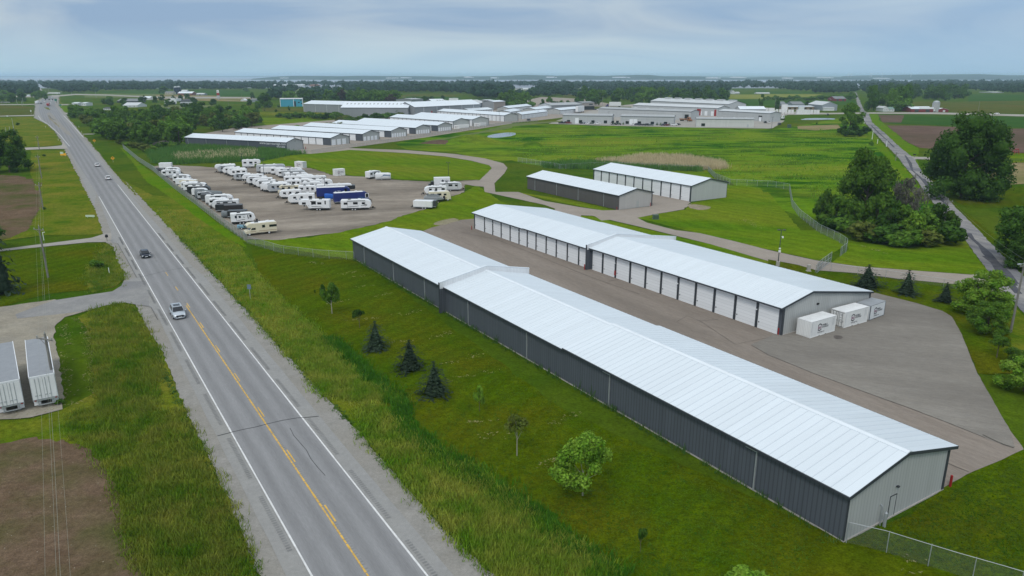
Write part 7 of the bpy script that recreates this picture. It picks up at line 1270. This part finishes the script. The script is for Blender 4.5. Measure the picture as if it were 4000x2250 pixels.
SHR = {k: crown_mesh(50 + i, LF[k], n=700, blobs=11, lo=.0, wide=.55, lf=.075, name='foliage') for i, k in enumerate('dmly')}
TRK = trunk_mesh(1, BARK); TRKP = trunk_mesh(2, PBARK)
SPR = [conifer_mesh(i, LF['s']) for i in range(3)]; STR = trunk_mesh(4, BARK, .02, .5, 0)
def tree(label, P, H, Wd, crown, trunk=None, group=None, cat='tree', name='broadleaf_tree', rz=None):
    t = thing(name, label, cat, P, random.Random(P.x * 3.1 + P.y).uniform(0, 6.28) if rz is None else rz, group); t.scale = (Wd, Wd, H); obj('crown', crown, t); obj('trunk', trunk or TRK, t); return t
def shrub(label, P, H, Wd, k, group=None, name='shrub', cat='shrub'):
    o = obj(name, SHR[k], None, P, random.Random(P.x * 1.7 + P.y).uniform(0, 6.28)); o.scale = (Wd / 1.1, Wd / 1.1, H); return tag(o, label, cat, group)
def tree_px(label, z, xb, yb, yt, x0, x1, crown, trunk=None, **k):
    P = at(z, xb, yb); H = height(z, xb, yt, P); sc = FOC / (P.y * CT + CAM_H * ST) / ZS[z][2]; return tree(label, P, H, (x1 - x0) / sc, crown, trunk, **k)
# near trees on the lawns
sp_g = 'spruces planted on the lawn'
for i, (z, xb, yb, yt, x0, x1, lb) in enumerate((('J', 690, 935, 652, 590, 797, 'dark spruce on the highway lawn, farthest of three in a line'), ('J', 1037, 1142, 840, 918, 1157, 'dark spruce on the highway lawn, middle of three in a line'), ('J', 1282, 1395, 1056, 1152, 1408, 'blue green spruce on the highway lawn, nearest of three in a line'), ('M', 993, 572, 340, 878, 1108, 'broad dense spruce at the far corner of the paved yard'), ('M', 1390, 645, 396, 1290, 1472, 'slim spruce, middle of three by the paved yard'), ('M', 1777, 718, 520, 1700, 1855, 'small spruce beside the bright green trees'))):
    P = at(z, xb, yb); H = height(z, xb, yt, P); sc = FOC / (P.y * CT + CAM_H * ST) / ZS[z][2]; t = thing('spruce_tree', lb, 'spruce', P, i * 1.3, sp_g); t.scale = ((x1 - x0) / sc / .50,) * 2 + (H,); obj('crown', SPR[i % 3], t); obj('trunk', STR, t)
P = at('O', 2, 1151); t = thing('spruce_tree', 'dark drooping spruce at the left photo edge by the side road', 'spruce', P, .5); t.scale = (9.5, 9.5, 16.5); obj('crown', SPR[1], t); obj('trunk', STR, t)
young = lambda s, m, **k: crown_mesh(s, LF[m], **{**dict(n=2600, blobs=18, lf=.030, core=.40), **k})
tree_px('young tree with a pale trunk and open leaning crown on the highway lawn', 'J', 250, 580, 262, 140, 368, young(201, 'm', lo=.28, wide=.45), trunk_mesh(20, PBARK, .022, .5, 5)); tree_px('thin dark leaved sapling beside the pale trunked young tree', 'J', 152, 440, 272, 120, 192, young(202, 'd', n=420, blobs=9, lo=.3, core=.3, lf=.07), name='sapling'); tree_px('tiny staked sapling at the lawn edge, left of the thin dark one', 'J', 78, 412, 338, 62, 96, young(203, 'd', n=60, blobs=4, lo=.5, core=0, lf=.09), name='sapling')
tree_px('crooked small tree with a flat one sided crown on the lawn', 'J', 528, 722, 515, 470, 618, young(204, 'd', n=900, blobs=9, lo=.42, lf=.05), name='sapling'); tree_px('narrow bright leaved sapling below the three spruces', 'O', 1873, 1607, 1506, 1847, 1897, young(205, 'l', n=700, blobs=9, lo=.25, lf=.07), name='sapling')
tree_px('open crowned young tree with several pale stems on the lawn', 'K', 1330, 388, 42, 1245, 1500, young(206, 'y', n=900, blobs=14, lo=.55, core=.25, lf=.034), trunk_mesh(21, PBARK, .018, .68, 6, .22)); tree_px('bushy bright green young tree nearest the dark wall', 'K', 1880, 722, 195, 1600, 2160, young(207, 'l', n=7000, blobs=34, lo=.06, lf=.020, wide=.52), trunk_mesh(22, PBARK, .012, .4, 4)); tree_px('small dark round sapling at the bottom of the lawn', 'K', 2363, 1192, 978, 2325, 2430, young(208, 'd', n=500, blobs=8, lo=.42, lf=.07), name='sapling')
P = at('L', 235, 1540); tree('bright yellow green sapling cut by the bottom photo edge', P, height('L', 235, 1312, P), 3.3, young(209, 'l', n=1400, blobs=14, lo=.1, lf=.045), name='sapling')
near_g = 'trees around the right edge of the yard'; TT = lambda x, y: ('O', 3500 + x * .5519, 700 + y * .5519)
def tree_t(label, xb, yb, yt, x0, x1, crown, **k):
    z, a, b = TT(xb, yb); z, c, d = TT(x0, yt); return tree_px(label, 'O', a, b, d, c, TT(x1, 0)[1], crown, **k)
big = lambda s, m, **k: crown_mesh(s, LF[m], **{**dict(n=8000, blobs=44, lf=.020, lo=-.02, core=.66, wide=.5, cyl=True), **k})
tree_t('bright green tree beside the access drive mouth, taller and farther of two', 600, 960, 645, 385, 778, big(301, 'l'), group=near_g); tree_t('bright green rounded tree in front of the taller one by the yard', 640, 1092, 860, 505, 785, big(302, 'm'), group=near_g); tree_t('small spreading tree with a visible stem at the yard edge', 712, 1262, 1095, 625, 805, young(303, 'm', n=1600, blobs=14, lo=.35), group=near_g); tree_t('bright leafy tree cut by the right photo edge', 905, 1500, 1240, 715, 1095, big(304, 'l'), group=near_g); tree_t('low tree behind the small spreading one at the right edge', 830, 1300, 1180, 740, 900, young(306, 'm', lo=.05), group=near_g)
tree_t('dark tree with pale blossom at the right photo edge beyond the country road', 905, 590, 140, 665, 1150, big(305, 'd', n=6500, blobs=40), group=near_g); tree_t('dark low tree under the blossoming one at the right edge', 930, 640, 380, 780, 1080, big(307, 'd'), group=near_g)
tree_px('huge dark cottonwood with a broad ragged crown beside the country road', 'O', 3752, 772, 436, 3592, 3922, crown_mesh(310, LF['d'], n=15000, blobs=64, lf=.0145, lo=-.04, core=.70, wide=.50, cyl=True)); tree_px('large round tree rising from the brush left of the country road', 'O', 3372, 880, 578, 3256, 3476, crown_mesh(311, LF['m'], n=8000, blobs=46, lf=.019, lo=-.02, core=.66, wide=.5, cyl=True))
tree_px('dark round tree at the left photo edge behind the power pole', 'O', 40, 672, 506, -50, 122, crown_mesh(312, LF['d'], n=6000, blobs=40, lf=.021, lo=-.02, core=.7, wide=.5, cyl=True)); tree_px('dark tree mostly outside the left photo edge', 'O', -55, 985, 845, -150, 46, crown_mesh(313, LF['d'], n=4000, blobs=30, lf=.026, lo=.05, core=.66)); tree_px('round topped tree over a dark bush beside the country road', 'O', 3316, 527, 398, 3258, 3366, crown_mesh(314, LF['m'], n=4000, blobs=30, lf=.024, lo=.22, core=.66))
for i, (x, y, yt, w) in enumerate(((3290, 526, 488, 50), (3330, 528, 484, 60), (3375, 528, 490, 54), (3310, 534, 500, 60), (3352, 533, 500, 60))): P = at('O', x, y); shrub(ordinal(i) + ' dark bush from the left under the round topped tree by the country road', P, height('O', x, yt, P), w / (FOC / (P.y * CT + CAM_H * ST)), 'd', 'bushes under the round topped tree')
rd = random.Random(77)
brush = [(3215, 862), (3240, 880), (3270, 896), (3300, 905), (3330, 922), (3365, 940), (3400, 935), (3435, 952), (3470, 948), (3500, 962), (3530, 958), (3560, 968), (3590, 955), (3620, 962), (3650, 950), (3690, 938), (3710, 955), (3250, 850), (3300, 870), (3420, 905), (3480, 915), (3540, 925), (3600, 920), (3640, 905)]
for i, (x, y) in enumerate(brush): P = at('O', x, y); shrub(ordinal(i) + ' shrub from the west in the brush around the large round tree', P, rd.uniform(3.4, 6.2), rd.uniform(5.5, 8.5), 'dmdmmyld'[i % 8], 'shrubs in the brush by the country road')
for i, (x, y, yt, w) in enumerate(((3490, 850, 690, 80), (3530, 862, 668, 90), (3565, 872, 710, 80), (3225, 840, 775, 60))): P = at('O', x, y); tree(ordinal(i) + ' leafless grey tree in the brush, counted from the large round tree', P, height('O', x, yt, P), w / (FOC / (P.y * CT + CAM_H * ST)), VAR['g0'], trunk_mesh(60 + i, PBARK, .014, .8, 9, .3), group='leafless trees in the brush')
for i, (x, y, yt, w, k) in enumerate(((3230, 872, 742, 95, 'm1'), (3275, 890, 755, 95, 'm2'), (3420, 910, 740, 100, 'm0'), (3470, 925, 775, 110, 'd1'), (3530, 930, 790, 110, 'm2'), (3590, 935, 800, 110, 'm1'), (3650, 925, 795, 110, 'd0'), (3700, 925, 815, 90, 'm2'), (3330, 905, 770, 90, 'm0'), (3560, 950, 830, 90, 'l0'))): P = at('O', x, y); tree(ordinal(i) + ' low bushy tree in the brush by the country road', P, height('O', x, yt, P), w / (FOC / (P.y * CT + CAM_H * ST)), VAR[k], group='bushy trees in the brush')
for i, (z, x, y, yt, w, k, lb) in enumerate((('D', 1032, 828, 768, 60, 'm', 'small round bush on the grass left of the country road'), ('G', 560, 385, 345, 40, 'd', 'dark little bush at the foot of the third power pole'), ('G', 1210, 1120, 1010, 200, 'm', 'grey green shrub in the tall grass by the side road'), ('A', 180, 620, 585, 40, 'd', 'small dark bush in the grass beyond the second driveway'), ('A', 445, 930, 905, 40, 'd', 'small dark bush behind the crossarm of the fourth pole'), ('H', 610, 1230, 1180, 120, 'm', 'dark weeds clump at the foot of the near power pole'), ('D', 490, 610, 585, 20, 'd', 'tiny dark bush below the far pond'), ('P', 570, 970, 890, 90, 'd', 'small dark tree in front of the turquoise workshop'), ('P', 835, 1060, 905, 70, 'd', 'narrow dark tree in front of the turquoise wall'), ('P', 503, 1090, 1000, 80, 'd', 'round dark bush on the grass before the turquoise workshop'), ('P', 225, 1050, 1010, 55, 'm', 'small bush on the grass left of the round dark one'))):
    P = at(z, x, y); shrub(lb, P, height(z, x, yt, P), w / (FOC / (P.y * CT + CAM_H * ST) / ZS[z][2]), k)
# clipped evergreens along the industrial units
EV = conifer_mesh(40, LF['d'], .42, 9, 16, .09)
for i, (z, x, y, yt) in enumerate((('S', 298, 780, 716), ('S', 455, 782, 716), ('S', 697, 785, 722), ('S', 763, 786, 722), ('S', 940, 775, 730), ('S', 1013, 790, 735), ('S', 1170, 795, 745), ('S', 1466, 806, 750), ('S', 1888, 812, 758), ('S', 1952, 814, 762), ('S', 2145, 820, 760), ('S', 2219, 822, 760), ('S', 2388, 826, 765), ('T', 664, 845, 780), ('T', 832, 847, 782))):
    P = at(z, x, y); H = height(z, x, yt, P); o = obj('clipped_evergreen', EV, None, P, i); o.scale = (H * 1.0, H * 1.0, H); tag(o, ordinal(i) + ' dark clipped evergreen from the west along the industrial unit fronts', 'evergreen shrub', 'clipped evergreens along the industrial units')
# woods one can count
def inside(p, poly):
    x, y = p; c = False; n = len(poly)
    for i in range(n):
        (x0, y0), (x1, y1) = poly[i], poly[(i + 1) % n]
        if (y0 > y) != (y1 > y) and x < (x1 - x0) * (y - y0) / (y1 - y0) + x0: c = not c
    return c
def scatter(poly, n, seed, gap):
    rnd = random.Random(seed); xs = [p[0] for p in poly]; ys = [p[1] for p in poly]; out = []; k = 0
    while len(out) < n and k < n * 60:
        k += 1; p = (rnd.uniform(min(xs), max(xs)), rnd.uniform(min(ys), max(ys)))
        if not inside(p, poly): continue
        q = at('O', *p)
        if all((q - r).length > gap * (q.y / 500) ** .3 for r in out): out.append(q)
    return out
AREAS = [('wood by the far storage rows', [(275, 446), (340, 462), (430, 470), (560, 474), (640, 462), (760, 458), (960, 462), (1010, 474), (1000, 505), (940, 518), (840, 514), (728, 525), (722, 560), (640, 578), (540, 574), (440, 562), (390, 530), (350, 500), (305, 470)], 105, 8, (8.5, 15), (11, 16), 'd0 m0 m1 d1 m2 m0 y0 d0 m1'.split()),
    ('tree belt behind the turquoise workshop', [(1060, 398), (1230, 392), (1400, 392), (1560, 398), (1562, 414), (1470, 417), (1380, 414), (1270, 404), (1120, 402)], 30, 11, (14, 22), (14, 22), 'd0 m0 d1 m2 b0 d0'.split()),
    ('dark wood behind the industrial park', [(2235, 398), (2400, 390), (2700, 388), (2835, 392), (2838, 410), (2680, 411), (2480, 413), (2300, 414), (2240, 412)], 34, 13, (16, 24), (16, 22), 'd0 d1 d0 m0 d1'.split()),
    ('dark wood right of the country road', [(3372, 372), (3500, 366), (3700, 368), (3786, 374), (3784, 394), (3640, 395), (3400, 391)], 26, 14, (17, 24), (18, 24), 'd0 d1 d0'.split()),
    ('trees behind the white farmhouse', [(3390, 428), (3420, 420), (3560, 424), (3562, 436), (3500, 438), (3400, 436)], 9, 8, (16, 28), (14, 22), 'd0 m0 m1'.split()),
    ('trees around the highway services', [(400, 392), (560, 388), (760, 386), (960, 396), (990, 420), (860, 424), (640, 420), (440, 428), (400, 420)], 24, 10, (6, 10), (7, 12), 'd0 m0 d1 d0'.split()),
    ('copse by the farthest storage rows', [(1945, 408), (2000, 403), (2075, 408), (2072, 418), (1960, 418)], 7, 8, (14, 20), (14, 18), 'm0 d0 m2'.split()),
    ('trees left of the far junction', [(-20, 372), (60, 366), (190, 366), (185, 385), (60, 405), (-20, 404)], 16, 10, (9, 15), (11, 16), 'd0 m0'.split())]
for nm, poly, n, gap, hr, wr, ks in AREAS:
    rnd = random.Random(len(nm)); L_ = sorted(scatter(poly, n, len(nm) + n, gap), key=lambda p: p.x / p.y)
    for i, P in enumerate(L_):
        k = ks[rnd.randrange(len(ks))]; tone = dict(d='dark green', m='mid green', y='olive green', b='reddish brown', l='light green')[k[0]]
        tree('%s tree, %s from the left in the %s' % (tone, ordinal(i), nm), P, rnd.uniform(*hr), rnd.uniform(*wr), VAR[k], group=nm)
for z, xb, yb, yt, x0, x1, k, lb in (('P', 230, 975, 600, 30, 430, 'd0', 'big dark tree left of the turquoise workshop'), ('P', 60, 1000, 780, -60, 120, 'm0', 'tree at the left of the turquoise workshop drive'), ('Q', 985, 1212, 950, 845, 1095, 'm1', 'tree standing against the tall warehouse gable'), ('R', 2225, 915, 672, 2125, 2320, 'm2', 'tall narrow tree at the edge of the green crop'), ('R', 2050, 920, 750, 1980, 2112, 'd0', 'dark tree left of the tall narrow one by the crop'), ('R', 1540, 850, 690, 1455, 1615, 'd1', 'round dark tree above the bushes by the far rows'), ('Q', 2115, 800, 655, 2050, 2190, 'd0', 'lone dark tree on the crop edge behind the dark shed'), ('T', 1925, 495, 180, 1858, 2002, 'd1', 'tall column shaped tree beyond the white roofed unit'), ('T', 2238, 495, 295, 2185, 2290, 'd0', 'slim dark tree left of the grey farm shop'), ('U', 130, 535, 392, 92, 166, 'd0', 'dark tree behind the freight yard boxes'), ('U', 312, 490, 412, 265, 360, 'd1', 'round tree in front of the grey roofed hall'), ('U', 555, 500, 420, 515, 605, 'd0', 'dark tree right of the grey roofed hall'), ('U', 1185, 410, 282, 1120, 1245, 'm1', 'round tree beside the far country road'), ('U', 1900, 570, 345, 1770, 2060, 'm1', 'broad tree behind the white farmhouse'), ('X', 1333, 722, 658, 1300, 1362, 'd0', 'left of two round trees in front of the grey plinth building'), ('X', 1426, 720, 655, 1395, 1458, 'd1', 'right of two round trees in front of the grey plinth building'), ('X', 1430, 590, 492, 1380, 1485, 'd0', 'dark tree standing in the tan field'), ('X', 2520, 580, 470, 2485, 2570, 'd0', 'dark tree on the crop right of the pylon sign'), ('X', 1025, 490, 372, 920, 1090, 'd0', 'dark tree left of the tan farmhouse'), ('Y', 2390, 720, 515, 2285, 2500, 'd1', 'dark spreading tree on the far left field edge'), ('X', 2410, 460, 400, 2330, 2450, 'd0', 'dark tree on the far green crop')):
    tree_px(lb, z, xb, yb, yt, x0, x1, VAR[k])
i = 0
for (x0, y0, x1, y1, n, hr, ks, nm) in ((1000, 528, 1330, 502, 20, (3, 6), 'mlym', 'hedge behind the nearest far rows'), (1330, 482, 1568, 462, 16, (4, 7), 'mmyd', 'hedge in front of the skylit warehouse'), (1100, 462, 1340, 466, 15, (4, 7), 'mdm', 'belt of bushes across the small green field'), (600, 585, 730, 566, 8, (2, 4), 'mdl', 'bushes in front of the wood edge'), (470, 560, 600, 600, 9, (2, 4), 'lmy', 'bushes at the end of the long fence'), (3000, 391, 3210, 390, 14, (5, 8), 'dm', 'hedgerow below the yellow field'), (3210, 388, 3330, 386, 9, (6, 9), 'dm', 'hedgerow left of the far country road'), (1950, 417, 2070, 419, 8, (6, 10), 'dm', 'bushes at the far corner of the storage rows'), (1600, 399, 1680, 398, 8, (5, 9), 'd', 'bushes behind the open fronted shed'), (2160, 412, 2240, 413, 5, (4, 7), 'd', 'dark bushes left of the dark wood')):
    rnd = random.Random(n + x0)
    for k in range(n):
        f = (k + rnd.uniform(-.3, .3)) / max(1, n - 1); P = at('O', x0 + (x1 - x0) * f, y0 + (y1 - y0) * f + rnd.uniform(-3, 3)); shrub('%s bush from the left in the %s' % (ordinal(k), nm), P, rnd.uniform(*hr), rnd.uniform(*hr) * 1.9, ks[rnd.randrange(len(ks))], nm)
# far woods that read as one mass
FAR_GAP = [px('A', *q) for q in ((360, 190), (395, 190), (475, 315), (405, 315))]
def forest(name, label, polys, dens, hr, m, seed):
    rg = np.random.default_rng(seed); rnd = random.Random(seed); Q = []; cores = []
    for poly in polys:
        xs = [p[0] for p in poly]; ys = [p[1] for p in poly]; n = int((max(xs) - min(xs)) * (max(ys) - min(ys)) * dens)
        for _ in range(n):
            p = (rnd.uniform(min(xs), max(xs)), rnd.uniform(min(ys), max(ys)))
            if not inside(p, poly) or inside(p, FAR_GAP): continue
            c = at('O', *p); H = rnd.uniform(*hr) * (1.25 if rnd.random() < .12 else 1); w = H * rnd.uniform(.42, .62); k = 16; d = rg.normal(size=(k, 3)); d[:, 2] = np.abs(d[:, 2]) * .9 - .2; d /= np.linalg.norm(d, axis=1)[:, None]
            ce = np.array((c.x, c.y, H * .55)); r = np.array((w, w, H * .45)); Nn = d + rg.normal(size=(k, 3)) * .5; Nn /= np.linalg.norm(Nn, axis=1)[:, None]
            Q.append(quads(ce + d * r * rg.uniform(.75, 1.12, k)[:, None], Nn, w * rg.uniform(.25, .5, k), rg)); cores.append((ce, r * .85))
    tag(obj(name, np_mesh(name, np.concatenate(Q), m, cores)), label, 'wood', kind='stuff')
FAR1 = [[(-100, 324), (600, 328), (1300, 329), (2000, 329), (2700, 328), (3300, 325), (4100, 322), (4100, 336), (3300, 337), (2700, 338), (2000, 338), (1300, 337), (600, 338), (-100, 340)]]
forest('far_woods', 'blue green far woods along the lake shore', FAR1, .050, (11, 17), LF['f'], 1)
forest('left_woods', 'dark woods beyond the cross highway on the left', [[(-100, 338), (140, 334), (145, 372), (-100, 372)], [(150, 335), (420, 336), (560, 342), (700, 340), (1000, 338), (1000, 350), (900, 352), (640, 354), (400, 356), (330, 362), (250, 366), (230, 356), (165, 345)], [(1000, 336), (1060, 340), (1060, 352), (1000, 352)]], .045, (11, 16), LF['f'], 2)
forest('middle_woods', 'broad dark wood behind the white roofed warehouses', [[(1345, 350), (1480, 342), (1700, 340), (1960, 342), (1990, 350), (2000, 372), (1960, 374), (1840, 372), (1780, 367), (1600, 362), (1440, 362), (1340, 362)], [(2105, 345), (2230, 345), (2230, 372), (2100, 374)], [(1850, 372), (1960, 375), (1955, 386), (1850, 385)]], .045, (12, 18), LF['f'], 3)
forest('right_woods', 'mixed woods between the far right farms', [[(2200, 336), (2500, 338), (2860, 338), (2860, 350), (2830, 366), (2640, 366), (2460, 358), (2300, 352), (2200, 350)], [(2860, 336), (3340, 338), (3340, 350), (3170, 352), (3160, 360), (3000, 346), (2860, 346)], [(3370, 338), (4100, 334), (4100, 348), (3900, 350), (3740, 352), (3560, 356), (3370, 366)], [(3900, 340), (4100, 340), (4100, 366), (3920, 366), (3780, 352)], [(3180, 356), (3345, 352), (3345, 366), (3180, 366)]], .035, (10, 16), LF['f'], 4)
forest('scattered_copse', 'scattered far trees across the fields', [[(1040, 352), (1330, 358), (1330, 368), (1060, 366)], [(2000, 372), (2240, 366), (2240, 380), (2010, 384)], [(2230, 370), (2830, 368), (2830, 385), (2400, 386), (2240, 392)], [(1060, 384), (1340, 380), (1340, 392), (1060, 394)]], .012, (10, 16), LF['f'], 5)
# reeds and rough grass
def blades(name, label, P, hgt, wid, m, seed, lean=.35, per=7, rad=.28):
    rg = np.random.default_rng(seed); n = len(P); B = np.repeat(np.asarray(P), per, 0); k = len(B); a = rg.uniform(0, 6.283, k); o = rg.normal(size=(k, 2)) * rad; h = np.repeat(hgt, per) * rg.uniform(.6, 1.15, k); w = wid * rg.uniform(.6, 1.4, k)
    B = B.copy(); B[:, :2] += o; ca, sa = np.cos(a), np.sin(a); b = rg.uniform(0, 6.283, k); ln = h * lean * rg.uniform(.2, 1.3, k)
    v0 = B + np.stack([ca * w, sa * w, np.zeros(k)], 1); v1 = B - np.stack([ca * w, sa * w, np.zeros(k)], 1); tip = B + np.stack([np.cos(b) * ln, np.sin(b) * ln, h], 1); v2 = tip - np.stack([ca * w * .3, sa * w * .3, np.zeros(k)], 1); v3 = tip + np.stack([ca * w * .3, sa * w * .3, np.zeros(k)], 1)
    return tag(obj(name, np_mesh(name, np.stack([v0, v1, v2, v3], 1).reshape(-1, 3), m)), label, 'grass' if 'grass' in name else 'reeds', kind='stuff')
G1 = leaf('verge_blades', (.11, .24, .008), (.30, .33, .05), .22); G2 = leaf('tan_reeds', (.50, .42, .25), (.66, .56, .36), .3); G3 = leaf('green_reeds', (.06, .16, .028), (.10, .20, .04), .2); G4 = leaf('meadow_blades', (.09, .27, .010), (.24, .35, .03), .06)
rg = np.random.default_rng(4)
def road_area(n, s0, s1, ta, tb): s = s0 + (s1 - s0) * rg.uniform(0, 1, n) ** 1.35; t = ta + (tb - ta) * rg.uniform(0, 1, n); return [tuple(road_pt(a, b)) for a, b in zip(s, t)]
def poly_pts(z, s, n, seed, soft=.5):
    rnd = random.Random(seed); v = [float(k) for k in s.replace(',', ' ').split()]; poly = [px(z, v[i], v[i + 1]) for i in range(0, len(v), 2)]; xs = [p[0] for p in poly]; ys = [p[1] for p in poly]; out = []
    while len(out) < n:
        p = (rnd.uniform(min(xs), max(xs)), rnd.uniform(min(ys), max(ys)))
        if inside(p, poly): q = at('O', *p); out.append((q.x + rnd.gauss(0, soft), q.y + rnd.gauss(0, soft), 0))
    return out
P = poly_pts('K', '1140,1395 850,1135 600,875 350,590 160,375 0,185 0,-150 300,60 600,300 980,480 1500,900 1900,1180 2200,1395', 4600, 1, .4) + poly_pts('J', '0,1215 200,1440 540,1443 1000,1443 560,1280 220,900 0,640', 2800, 2, .5) + poly_pts('O', '800,1040 668,898 606,832 640,800 860,940 940,960 1010,1070 1200,1260 1200,1472', 2600, 3, .5)
blades('roadside_tall_grass', 'tall seeding grass on the right verge of the highway', P, rg.uniform(.25, .62, len(P)) * (1 + .5 * (rg.uniform(0, 1, len(P)) > .9)), .04, G1, 5, .6)
P = poly_pts('I', '2160,1395 1925,790 1695,300 1555,0 600,0 560,180 850,430 950,640 1010,900 1060,1100 1190,1395', 4600, 4, .4) + poly_pts('H', '1640,720 1440,390 1370,245 1250,215 1050,245 900,290 880,480 930,700 960,1100 1000,1300 1560,1300', 2800, 5, .4) + poly_pts('G', '1240,930 1340,810 1400,860 1440,950 1480,1060 1555,1180 1545,1260 1450,1350 1160,1420 1100,1200', 900, 6, .7)
blades('roadside_tall_grass', 'tall dark grass on the left verge of the highway', P, rg.uniform(.25, .6, len(P)) * (1 + .5 * (rg.uniform(0, 1, len(P)) > .9)), .04, G1, 6, .6)
P = poly_pts('C', '820,990 1100,965 1300,930 1700,940 2100,1000 2170,1060 1900,1062 1600,1050 1200,1030', 2600, 7); blades('pond_reeds', 'pale dry reeds behind the ten doored building', P, rg.uniform(1.5, 2.6, len(P)), .09, G2, 7, .25, 7, .6)
P = poly_pts('C', '300,1010 820,1000 1200,1035 1900,1066 1900,1085 1200,1060 820,1060 350,1050', 1300, 8) + poly_pts('A', '1480,890 1900,825 2576,850 2576,985 1700,1010 1560,1000', 3400, 9) + poly_pts('B', '0,860 250,865 340,900 500,905 350,920 0,990', 900, 10); blades('green_reeds', 'green cattails in front of the lettered storage row and behind the mid buildings', P, rg.uniform(1.4, 2.4, len(P)), .10, G3, 8, .25, 7, .7)
P = poly_pts('A', '1700,930 2400,880 2576,880 2576,960 1800,985', 500, 12); blades('pond_reeds', 'pale reed tops along the cattail bed', P, rg.uniform(2.0, 2.7, len(P)), .09, G2, 12, .25, 5, .7)
P = poly_pts('C', '0,640 850,630 1850,650 2576,665 2576,1200 2300,1200 2000,1060 1300,920 800,990 300,960 0,930', 900, 13, 1.5) + poly_pts('D', '0,670 600,640 900,720 1000,800 1200,1000 1100,1300 600,1400 200,1200 0,1180', 600, 14, 1.5); blades('meadow_grass', 'rough tall meadow grass in clumps', P, rg.uniform(.35, .9, len(P)), .13, G4, 13, .8, 8, 1.1)
P = [tuple(B1 + U * rnd_ - V * q) for rnd_, q in zip(np.random.default_rng(8).uniform(0, L1, 420), np.random.default_rng(9).uniform(.15, .75, 420))]; blades('wall_weeds', 'weeds growing along the foot of the long charcoal wall', P, rg.uniform(.2, .8, len(P)) * (1 + (rg.uniform(0, 1, len(P)) > .93) * 1.2), .035, G3, 14, .4, 6, .15)
P = [tuple(road_pt(s, t)) for s, t in zip(rg.uniform(-12, 140, 900), RW + 4.2 + rg.normal(0, .28, 900))] + [tuple(road_pt(s, t)) for s, t in zip(rg.uniform(-12, 62, 500), -3.7 + rg.normal(0, .25, 500))]; blades('edge_grass_weeds', 'low dark weeds creeping over the gravel edge of the highway', P, rg.uniform(.08, .2, len(P)), .06, G3, 15, 1.1, 7, .16)
dq = []
for (q0, n0), (q1, n1) in zip(D_, D_[1:]):
    for _ in range(int((q1 - q0).length * 26)): f = rg.uniform(0, 1); p = q0.lerp(q1, f) + n0 * rg.normal() * .75; dq.append((p.x, p.y, 0))
blades('ditch_tall_grass', 'dark lush tall grass along the ditch between verge and lawn', dq, rg.uniform(.35, .8, len(dq)), .04, leaf('lush_blades', (.035, .13, .006), (.075, .20, .012), .5), 18, .6)
P = poly_pts('O', '1010,1070 1400,1010 2200,1600 3250,2110 3100,2260 2500,2260 2100,1990 1700,1740 1410,1480', 7000, 21, .2); blades('lawn_grass_tufts', 'short clover and grass tufts scattered through the lawn', P, rg.uniform(.04, .10, len(P)), .05, leaf('clover_leaves', (.03, .10, .005), (.075, .13, .012), .3), 19, 1.6, 5, .14)
P = poly_pts('L', '1150,1100 2000,660 2576,380 2576,1395 1700,1300', 2600, 22, .2); blades('lawn_grass_tufts', 'short clover and grass tufts on the lawn beyond the gable', P, rg.uniform(.04, .10, len(P)), .05, leaf('clover_leaves', (.03, .10, .005), (.075, .13, .012), .3), 20, 1.6, 5, .14)
# dry clippings left on the lawns
def clip(z, x0, y0, x1, y1, w, seed):
    rnd = random.Random(seed); a, b = at(z, x0, y0), at(z, x1, y1); out = []
    for k in range(int((b - a).length * 4)): q = a.lerp(b, rnd.random()); out.append((q.x + rnd.gauss(0, w), q.y + rnd.gauss(0, w), .02))
    return out
P = []
for i, c in enumerate((('J', 270, 185, 510, 155, .35), ('J', 450, 210, 590, 198, .25), ('J', 500, 310, 640, 295, .3), ('J', 690, 400, 860, 370, .4), ('J', 400, 650, 720, 618, .3), ('J', 910, 595, 1130, 545, .5), ('J', 1200, 830, 1500, 760, .35), ('J', 830, 870, 1100, 855, .3), ('J', 1620, 1030, 1800, 975, .35), ('J', 1330, 1090, 1520, 1065, .3), ('J', 1400, 1250, 1640, 1210, .3), ('J', 1800, 1165, 1920, 1145, .4), ('K', 910, 100, 1170, 95, .25), ('K', 990, 230, 1260, 190, .45), ('K', 1500, 480, 1700, 410, .3), ('K', 1600, 125, 1850, 30, .3), ('J', 20, 60, 200, 85, .5), ('J', 180, 480, 390, 450, .3), ('H', 760, 360, 880, 480, .35), ('H', 880, 480, 905, 700, .35), ('H', 905, 700, 890, 950, .4), ('H', 890, 950, 960, 1130, .4), ('H', 610, 700, 650, 900, .4), ('H', 650, 900, 680, 1150, .5), ('H', 640, 1160, 780, 1230, .5), ('H', 60, 1360, 560, 1300, .9), ('H', 640, 430, 700, 640, .3), ('M', 930, 150, 1100, 195, .35), ('M', 1080, 195, 1220, 240, .35), ('N', 2380, 230, 2490, 300, .8), ('L', 1500, 1225, 1720, 1330, .5))): P += clip(*c, seed=i)
blades('grass_clippings', 'straw coloured clippings left in lines on the mown lawns', P, np.full(len(P), .05), .10, leaf('straw', (.20, .20, .07), (.30, .27, .13), 1.0), 16, 4.0, 3, .12)

# ------------------------------------------------------------------ the air between here and the lake
mb = MB(); mb.box(-12500, 12500, -300, 18000, -1.2, 68); hz = bpy.data.materials.new('haze'); hz.use_nodes = True; nt = hz.node_tree; nt.nodes.remove(nt.nodes['Principled BSDF']); pv = N(nt, 'ShaderNodeVolumePrincipled'); pv.inputs['Color'].default_value = (.62, .84, 1.0, 1); pv.inputs['Density'].default_value = 0.000095; pv.inputs['Anisotropy'].default_value = 0.0
nt.links.new(pv.outputs[0], nt.nodes['Material Output'].inputs['Volume']); hz.cycles.homogeneous_volume = True
tag(obj('haze', mb.mesh('haze', hz)), kind='stuff')
